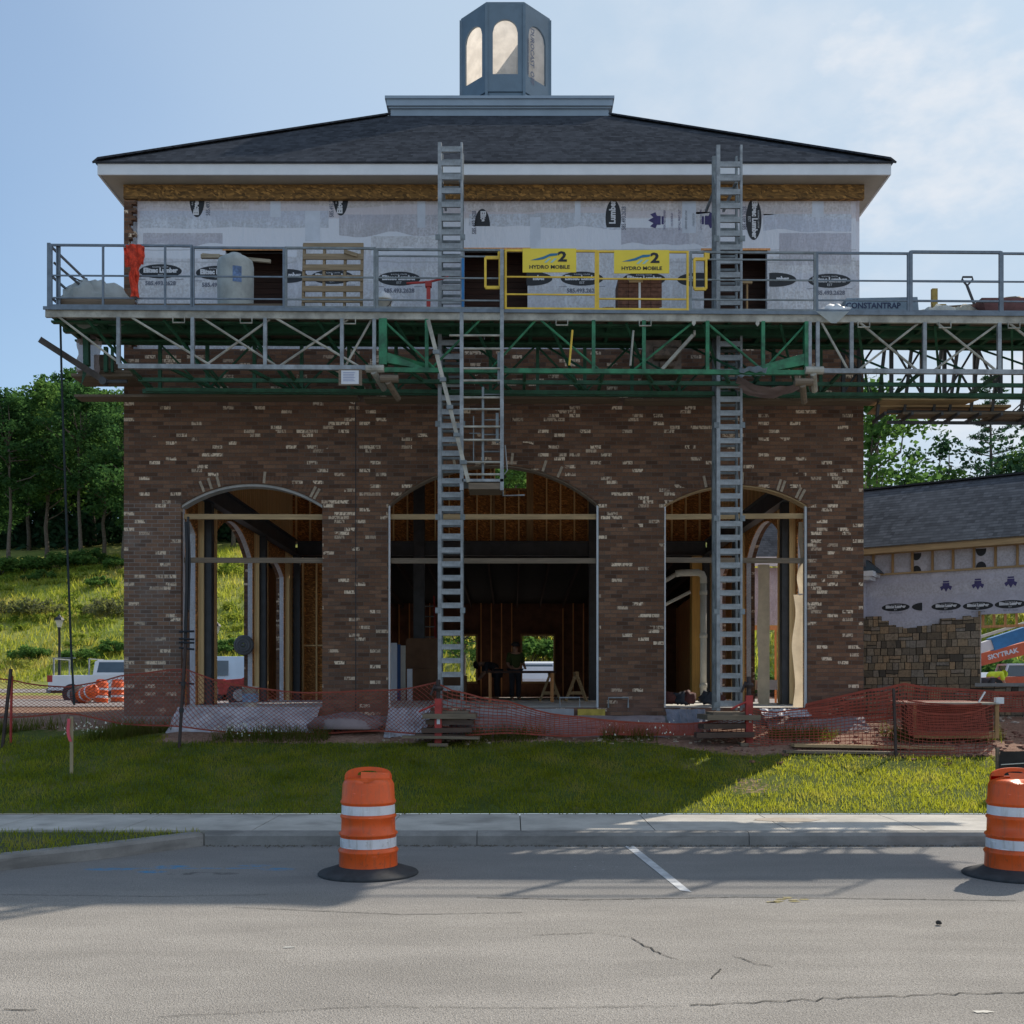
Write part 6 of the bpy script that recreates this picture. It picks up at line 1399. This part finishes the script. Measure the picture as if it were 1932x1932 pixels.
# ------------------------------------------------------------------ people
def person(label,loc,rz,joints,shirt,helmet,vest=None):
    """joints: name -> place; one continuous skinned body, clothes as shells over it"""
    o=thing('person',label,'person',loc,rz)
    def skin(name,names,edges,radii,mat,parent,lv=2):
        me=bpy.data.meshes.new(name); idx={n_:i for i,n_ in enumerate(names)}
        me.from_pydata([joints[n_] for n_ in names],[(idx[a],idx[b]) for a,b in edges],[])
        ob=bpy.data.objects.new('tmp',me); COL.objects.link(ob); sk=ob.modifiers.new('s','SKIN'); 
        for i,n_ in enumerate(names):
            v=me.skin_vertices[0].data[i]; r=radii[n_]; v.radius=(r,r) if not isinstance(r,tuple) else r; v.use_root=(i==0)
        sd=ob.modifiers.new('u','SUBSURF'); sd.levels=lv; sd.render_levels=lv
        dg=bpy.context.evaluated_depsgraph_get(); m2=bpy.data.meshes.new_from_object(ob.evaluated_get(dg)); bpy.data.objects.remove(ob)
        m2.name=name; m2.materials.clear(); m2.materials.append(mat); m2.polygons.foreach_set('use_smooth',[True]*len(m2.polygons))
        r_=bpy.data.objects.new(name,m2); COL.objects.link(r_); r_.parent=parent; return r_
    names=['pelvis','belly','chest','neck','head0','head1']; E=[('pelvis','belly'),('belly','chest'),('chest','neck'),('neck','head0'),('head0','head1')]
    rad_={'pelvis':.15,'belly':.14,'chest':.16,'neck':.06,'head0':.085,'head1':.10}
    for s_ in 'lr':
        names+=[s_+k for k in ('sh','el','wr','hand','hip','kn','an','toe')]
        E+=[('chest',s_+'sh'),(s_+'sh',s_+'el'),(s_+'el',s_+'wr'),(s_+'wr',s_+'hand'),('pelvis',s_+'hip'),(s_+'hip',s_+'kn'),(s_+'kn',s_+'an'),(s_+'an',s_+'toe')]
        rad_.update({s_+'sh':.075,s_+'el':.052,s_+'wr':.036,s_+'hand':.04,s_+'hip':.10,s_+'kn':.068,s_+'an':.05,s_+'toe':.05})
    skin('body',names,E,rad_,SKIN,o)
    cl=['pelvis','belly','chest','lsh','lel','rsh','rel']; ce=[('pelvis','belly'),('belly','chest'),('chest','lsh'),('lsh','lel'),('chest','rsh'),('rsh','rel')]
    skin('shirt',cl,ce,{'pelvis':.165,'belly':.165,'chest':.18,'lsh':.092,'lel':.068,'rsh':.092,'rel':.068},shirt,o)
    tl=['pelvis','lhip','lkn','lan','rhip','rkn','ran']; te=[('pelvis','lhip'),('lhip','lkn'),('lkn','lan'),('pelvis','rhip'),('rhip','rkn'),('rkn','ran')]
    skin('trousers',tl,te,{'pelvis':.168,'lhip':.115,'lkn':.085,'lan':.075,'rhip':.115,'rkn':.085,'ran':.075},CLOTHD,o)
    h=Vector(joints['head1']); d=(h-Vector(joints['head0'])).normalized()
    m=MB(); m.lathe([(.15,.0),(.135,.02),(.125,.06),(.09,.11),(.0,.13)],(0,0,0),18,0,False); hm=m.build('hard_hat',helmet,o,True); hm.location=h+d*.02; hm.rotation_euler=d.to_track_quat('Z','Y').to_euler()
    return o
stand={'pelvis':(0,0,.95),'belly':(0,.01,1.12),'chest':(0,.0,1.36),'neck':(0,.0,1.50),'head0':(0,-.01,1.58),'head1':(0,-.03,1.68)}
for s_,k in (('l',-1),('r',1)):
    stand.update({s_+'sh':(k*.20,0,1.42),s_+'el':(k*.26,-.04,1.13),s_+'wr':(k*.24,-.24,1.0),s_+'hand':(k*.22,-.33,.99),s_+'hip':(k*.10,0,.88),s_+'kn':(k*.11,-.02,.48),s_+'an':(k*.11,.02,.08),s_+'toe':(k*.12,-.16,.04)})
bend=dict(stand); bend.update({'belly':(0,-.10,1.08),'chest':(0,-.32,1.16),'neck':(0,-.46,1.17),'head0':(0,-.54,1.15),'head1':(0,-.63,1.13)})
for s_,k in (('l',-1),('r',1)): bend.update({s_+'sh':(k*.20,-.36,1.15),s_+'el':(k*.23,-.42,.88),s_+'wr':(k*.2,-.56,.70),s_+'hand':(k*.19,-.62,.63)})
person('person in a bright yellow green shirt bending down behind the stone wing window',(X(1866,37),37,ground_z(14,37)),rad(110),bend,HIVIS,HIVIS)
person('person in a dim green vest standing inside the dark hall by the rear window',(X(972,33),33,ZF-.03),rad(20),stand,paint('dull_vest',(.07,.10,.03),.2,7,.9),paint('dark_cap',(.03,.03,.035),.2,7,.6))
person('person in dark clothes bending over left of the rear window',(X(938,34),34,ZF-.03),rad(-80),bend,CLOTHD,paint('dark_cap2',(.02,.02,.025),.2,7,.6))
# ------------------------------------------------------------------ trees
BARK=paint('grey_bark',(.13,.105,.085),.35,5,.95,0,None,.6)
G1=[(.022,.054,.028),(.040,.094,.036),(.070,.140,.042),(.108,.185,.048)]
G2=[(.030,.070,.030),(.058,.128,.038),(.104,.188,.048),(.16,.245,.060)]
G3=[(.016,.042,.028),(.028,.066,.038),(.046,.092,.048),(.068,.12,.054)]
LEAF=[leaf_mat('leaf_deep_green',G1,.42,True,None,.3,(.16,.36,.09)),leaf_mat('leaf_mid_green',G2,.46,True,None,.32,(.22,.42,.09)),leaf_mat('leaf_blue_green',G3,.3,True,None,.25,(.12,.30,.12)),leaf_mat('leaf_yellow_green',[(.05,.085,.012),(.09,.13,.02),(.14,.17,.03),(.18,.19,.05)],.5)]
def leaves_np(centers,radii,per,size,seed,squash=.75,aspect=.6):
    g=np.random.default_rng(seed); C=np.repeat(np.asarray(centers),per,0); Rr=np.repeat(np.asarray(radii),per)
    n=len(C); d=g.normal(size=(n,3)); d/=np.linalg.norm(d,axis=1)[:,None]; r=Rr*g.random(n)**.45
    c=C+d*r[:,None]*np.array([1,1,squash]); a=g.normal(size=(n,3)); a[:,2]*=.6; a/=np.linalg.norm(a,axis=1)[:,None]
    b=np.cross(a,g.normal(size=(n,3))); b/=np.linalg.norm(b,axis=1)[:,None]; s=size*g.uniform(.55,1.25,n)
    v=np.empty((n,4,3)); v[:,0]=c-a*s[:,None]; v[:,1]=c-b*s[:,None]*aspect; v[:,2]=c+a*s[:,None]; v[:,3]=c+b*s[:,None]*aspect
    return v.reshape(-1,3),np.arange(n*4).reshape(n,4)
def make_tree(name,label,mat,H,crown_r,crown_z0,seed,nclump=90,per=70,size=.19,gap=.0,trunk_r=.22,group=None):
    g=random.Random(seed); o=thing(name,label,'tree',(0,0,0),0,group)
    tm=MB(); pts=[Vector((0,0,-.6))]; 
    for k in range(1,9): pts.append(Vector((g.gauss(0,.12)*k*.4,g.gauss(0,.12)*k*.4,H*.86*k/8)))
    tm.tube(pts,[trunk_r*1.25]+[trunk_r*(1-.1*k) for k in range(1,9)],10)
    cl=[];rd=[]
    for k in range(nclump):
        t=g.random()**.8; z=crown_z0+(H-crown_z0)*t; prof=math.sin(math.pi*min(1,.18+.80*t))**.75
        a=g.uniform(0,math.tau); lob=1+.28*math.sin(a*3+seed)+.2*math.sin(a*5+seed*2+z)
        r=crown_r*prof*lob*(g.random()**.45); cl.append((r*math.cos(a),r*math.sin(a),z+g.gauss(0,.3))); rd.append(g.uniform(.55,1.15)*crown_r*.27)
    for k in range(16):
        c=Vector(cl[k*len(cl)//16]); f=max(.25,min(.85,(c.z-1.2)/(H*.86))); i=min(7,int(f*8)); p=pts[i].lerp(pts[i+1],f*8-i)-Vector((0,0,.6)); mid=p.lerp(c,.5)+Vector((g.gauss(0,.25),g.gauss(0,.25),-.25))
        tm.tube([p,mid,c],[trunk_r*.36,trunk_r*.22,.025],6)
    tm.build('trunk',BARK,o,True)
    v,f=leaves_np(cl,rd,per,size,seed); np_mesh('crown',v,f,mat,o); return o
def place(proto,used,x,y,s,rz,label,sink=.2,sz=1.0):
    o=proto if not used else copy_tree(proto); o.location=(x,y,ground_z(x,y)-sink); o.scale=(s,s,s*sz); o.rotation_euler=(0,0,rz); o['label']=label; return o
GW='trees on the wooded hilltop'
TP=[make_tree('broadleaf_tree','x',LEAF[1],17,4.6,6.0,11,110,75,.20,group=GW),make_tree('broadleaf_tree','x',LEAF[0],18,4.2,7.0,23,100,75,.20,group=GW),make_tree('broadleaf_tree','x',LEAF[0],16,4.8,4.0,37,115,75,.21,group=GW)]
use=[0,0,0]
spots=[ # u, distance, kind, scale, label
 (18,99,1,.98,'tall dark tree with a bare trunk at the far left edge'),(88,103,0,1.08,'tallest bright crowned tree left of the hanging rope'),(150,100,1,1.02,'dark tree with a pale straight trunk right of the hanging rope'),(196,106,0,1.02,'broad tree whose crown touches the brick corner'),
 (232,99,2,.92,'leafy tree half hidden behind the left brick corner'),(-45,103,2,1.05,'broad tree cut off by the left picture edge'),(55,118,2,1.12,'dark tree in the second row behind the far left trunks'),(125,119,1,1.18,'dark tree in the second row behind the rope'),(240,122,2,1.15,'dark second row tree behind the brick corner'),(178,124,2,1.15,'dark second row tree right of the rope'),
 (10,128,2,1.15,'dark third row tree at the far left'),(95,131,2,1.15,'dark third row tree behind the tallest crown'),(-30,88,3,.0,'')]
for (u,y,k,s_,lab) in spots:
    if s_==0: continue
    place(TP[k],use[k],X(u,y),y,s_*.95,R.uniform(0,6),lab); use[k]=1
for i,(u,y,k,s_) in enumerate(((330,108,2,1.0),(395,111,1,1.05),(440,109,2,1.02),(470,118,2,1.1),(515,112,0,1.0),(560,116,1,1.0))):
    place(TP[k],1,X(u,y),y,s_,R.uniform(0,6),['dark tree behind the left pier','dark tree framed by the top of the first left arch, left side','dark tree framed by the top of the first left arch, right side','rear dark tree behind the first left arch','tree behind the second left arch','tree behind the third left arch'][i],sz=.9)
# right hand trees
RT=[make_tree('broadleaf_tree','x',LEAF[1],13,4.2,2.5,51,80,55,.19,group='trees behind the grey wing roof'),make_tree('broadleaf_tree','x',LEAF[2],12,4.0,2.0,63,60,50,.18,group='trees behind the grey wing roof')]
u_=[0,0]
for i,(u,y,k,s_) in enumerate(((1652,78,0,1.36),(1722,84,0,.80),(1785,80,1,1.2),(1915,84,0,.95),(1975,80,1,1.4),(1700,90,1,.75),(1835,90,0,.62))):
    place(RT[k],u_[k],X(u,y),y,s_,R.uniform(0,6),['bushy green tree touching the right brick edge above the wing roof','lower green tree in the dip above the wing roof','spreading dark branched tree left of the pine','low green tree right of the pine','tree at the right picture edge above the roof','rear tree behind the dip above the wing roof','rear tree behind the pine'][i]); u_[k]=1
def conifer(label,H,seed,rz=0):
    g=random.Random(seed); o=thing('pine_tree',label,'tree'); tm=MB(); tm.tube([(0,0,-.5),(.1,0,H*.5),(0,.05,H)],[.22,.13,.02],8); cl=[];rd=[]
    for k in range(60):
        t=(k+g.random())/60; z=1.0+(H-1.1)*t; a=k*2.4+g.gauss(0,.3); L_=(3.3*(1-t)**.75+.25)*g.uniform(.55,1.15); q=Vector((math.cos(a)*L_,math.sin(a)*L_,z+.14*L_)); tm.tube([(0,0,z),tuple(q*.5+Vector((0,0,z*.5-.08))),tuple(q)],[.05,.03,.01],5)
        for f in (.35,.6,.82,1.0): cl.append((q.x*f,q.y*f,z+(q.z-z)*f+.05)); rd.append(.42-.12*f)
    tm.build('trunk',BARK,o,True); v,f=leaves_np(cl,rd,26,.17,seed,.5,.22); np_mesh('crown',v,f,LEAF[2],o); return o
c=conifer('dark open branched pine rising above the grey wing roof',15.5,5); x=X(1868,84); c.location=(x,84,ground_z(x,84)-.2); c.scale=(1.25,1.25,1.22)
# tree seen through the upper opening at the back of the building
o=place(TP[0],1,X(965,70),72,1.0,2.1,'bright leafy tree seen through the square opening above the middle arch'); o=place(RT[0],1,X(1010,80),86,1.25,1.1,'green tree farther behind the square opening'); o=place(RT[0],1,X(870,64),67,.8,.4,'bushy tree outside the left rear hall window')
# shrubs on the hill
def make_shrub(name,label,mat,r,h,seed,group=None):
    g=random.Random(seed); o=thing(name,label,'shrub',(0,0,0),0,group); cl=[];rd=[]; tm=MB()
    for k in range(34):
        a=g.uniform(0,math.tau); q=r*g.random()**.5; z=h*(.25+.65*g.random()*(1-(q/r)**2*.7)); cl.append((q*math.cos(a),q*math.sin(a),z)); rd.append(r*.24)
        if k%3==0: tm.tube([(0,0,-.2),(q*.5*math.cos(a),q*.5*math.sin(a),z*.6),cl[-1]],[.04,.025,.01],5)
    tm.build('stems',BARK,o,True); v,f=leaves_np(cl,rd,60,.13,seed); np_mesh('foliage',v,f,mat,o); return o
GREYG=leaf_mat('leaf_grey_green',[(.07,.08,.045),(.12,.13,.085),(.17,.17,.12),(.24,.22,.17)],.4)
S1=make_shrub('shrub','greyish flowering shrub mound on the hill at the left edge',GREYG,2.0,1.5,81,'shrubs on the hill'); S2=make_shrub('shrub','green',LEAF[1],1.5,1.5,83,'shrubs on the hill')
x=X(70,83); S1.location=(x,83,ground_z(x,83)-.1)
o=copy_tree(S1); o['label']='greyish flowering shrub mound on the hill beside the brick corner'; x=X(205,82); o.location=(x,82,ground_z(x,82)-.1); o.rotation_euler=(0,0,2); o.scale=(.85,.85,1.1)
o=copy_tree(S1); o['label']='small greyish shrub far left on the hill'; x=X(12,84); o.location=(x,84,ground_z(x,84)-.1); o.rotation_euler=(0,0,4); o.scale=(.7,.7,.8)
for i,(u,y,s_,lab) in enumerate(((190,90,.8,'lone dark bush below the wood right of the rope'),(58,93,.6,'small sapling bush on the slope below the wood, left one'),(85,94,.7,'small sapling bush on the slope below the wood, right one'),(222,96,.9,'bright bush under the trees at the brick corner'),(40,97,1.5,'dark undergrowth at the foot of the far left tree'),(120,98,1.4,'dark undergrowth below the tree right of the rope'),(170,99,1.5,'dark undergrowth at the wood edge near the brick'),(0,97,1.4,'dark undergrowth at the left picture edge'),
    (60,73,.9,'green bush low on the hill left of the lamp post'),(150,72,.85,'green bush low on the hill right of the lamp post'),(215,74,.8,'green bush low on the hill at the brick corner'),(430,74,.9,'green bush beside the lamp post in the arch'),(510,76,.9,'grey green bush behind the second left arch'),(1000,72,1.6,'green bush outside the rear hall window'),(1030,77,1.5,'second green bush outside the rear hall window'),(1445,60,1.3,'green bush behind the right arch'),(1880,62,1.8,'dark bush behind the telehandler'),(1930,64,1.8,'dark bush at the right behind the wing window'))):
    o=S2 if i==0 else copy_tree(S2); x=X(u,y); o.location=(x,y,ground_z(x,y)-.1); o.scale=(s_,s_,s_*.9); o.rotation_euler=(0,0,R.uniform(0,6)); o['label']=lab
v,f=leaves_np(BRUSHP[0],BRUSHP[1],34,.13,77,.6); tag(np_mesh('meadow_brush',v,f,leaf_mat('brush_leaf',[(.06,.11,.022),(.11,.18,.035),(.20,.25,.05),(.34,.32,.10)],.5,True,.2)),'leafy green brush scattered through the meadow on the hill','brush',kind='stuff')
# wood mass beyond the tree line
g2=np.random.default_rng(9); n=1500; cx_=np.stack([g2.uniform(-85,-15,n),g2.uniform(118,150,n)],1); cl=[(a,b,ground_z(a,b)+13*g2.random()**1.5) for a,b in cx_]
v,f=leaves_np(cl,np.full(n,2.4),40,.45,9); tag(np_mesh('far_woodland',v,f,LEAF[2]),'dark woodland behind the row of trees on the hill','woodland',kind='stuff')
n=420; cx_=np.stack([g2.uniform(-15,75,n),g2.uniform(112,135,n)],1); cl=[(a,b,ground_z(a,b)+g2.uniform(0,7)) for a,b in cx_]
v,f=leaves_np(cl,np.full(n,2.4),34,.40,10); tag(np_mesh('far_woodland',v,f,LEAF[1]),'low woodland far behind the building and the wing roof','woodland',kind='stuff')

# ------------------------------------------------------------------ sky, sun, camera
SUN_EL,SUN_AZ=rad(41.2),rad(40)
w=bpy.data.worlds.new('World'); scene.world=w; w.use_nodes=True; nt=w.node_tree; bg=nt.nodes['Background']
sky=nt.nodes.new('ShaderNodeTexSky'); sky.sky_type='NISHITA'; sky.sun_disc=False; sky.sun_elevation=SUN_EL; sky.sun_rotation=SUN_AZ; sky.air_density=1.0; sky.dust_density=1.2; sky.ozone_density=1.6
tc=nt.nodes.new('ShaderNodeTexCoord'); sp=nt.nodes.new('ShaderNodeSeparateXYZ'); nt.links.new(tc.outputs['Generated'],sp.inputs[0])
dx,dy,dz=[N(nt,o_) for o_ in sp.outputs]
def wnoise(sc,scale,det,off=0):
    mp=nt.nodes.new('ShaderNodeMapping'); nt.links.new(tc.outputs['Generated'],mp.inputs[0]); mp.inputs['Scale'].default_value=sc; mp.inputs['Location'].default_value=(off,off*.7,0)
    n_=nt.nodes.new('ShaderNodeTexNoise'); nt.links.new(mp.outputs[0],n_.inputs['Vector']); n_.inputs['Scale'].default_value=scale; n_.inputs['Detail'].default_value=det; n_.inputs['Roughness'].default_value=.58; return N(nt,n_.outputs[0])
haze=(dx*.8+.33+wnoise((1,1,1.6),1.7,3,2.0)*.35-.175).ss(-.22,.52)          # thin veil towards the sun side
puff=(wnoise((1,1,1.9),4.2,6,5.3)+dx*.20).ss(.59,.75)*dx.ss(.05,.28)
wisp=(wnoise((1.6,1,2.6),3.0,6,1.1)+dx*.15).ss(.50,.74)*dx.ss(-.03,.12)
def wmix(f,a,b):
    n_=nt.nodes.new('ShaderNodeMix'); n_.data_type='RGBA'
    nt.links.new(f.k,n_.inputs[0])
    for x_,i in ((a,6),(b,7)):
        if isinstance(x_,tuple): n_.inputs[i].default_value=(*x_,1)
        else: nt.links.new(x_,n_.inputs[i])
    return n_.outputs[2]
SKYK=.15
base=sky.outputs[0]
tint=nt.nodes.new('ShaderNodeMix'); tint.data_type='RGBA'; tint.blend_type='MULTIPLY'; tint.inputs[0].default_value=1; nt.links.new(base,tint.inputs[6]); tint.inputs[7].default_value=(.92,1.03,1.06,1); base=tint.outputs[2]
K=1/SKYK
c1=wmix(haze*.92,base,(.53*K,.66*K,.80*K))
c2=wmix((wisp*.38).mx(puff*.75),c1,(.86*K,.88*K,.92*K))
nt.links.new(c2,bg.inputs[0]); bg.inputs[1].default_value=SKYK
sl=bpy.data.lights.new('sun','SUN'); sl.energy=5.0; sl.angle=rad(.55); sl.color=(1,.915,.78)
so=bpy.data.objects.new('sun',sl); COL.objects.link(so); so.location=(20,30,40)
sd=Vector((math.sin(SUN_AZ)*math.cos(SUN_EL),math.cos(SUN_AZ)*math.cos(SUN_EL),math.sin(SUN_EL))); so.rotation_euler=sd.to_track_quat('Z','Y').to_euler()
cam=bpy.data.cameras.new('camera'); co=bpy.data.objects.new('camera',cam); COL.objects.link(co); co.location=(0,0,EYE); co.rotation_euler=(math.pi/2,0,0)
cam.sensor_width=36; cam.sensor_fit='HORIZONTAL'; cam.lens=36*FOC/1932; cam.shift_x=0; cam.shift_y=(CY-966)/1932; cam.clip_end=2000; cam.clip_start=.1
scene.camera=co
scene.cycles.diffuse_bounces=8; scene.view_settings.view_transform='Standard'; scene.view_settings.look='None'; scene.view_settings.exposure=0
scene.render.resolution_x=1024; scene.render.resolution_y=1024
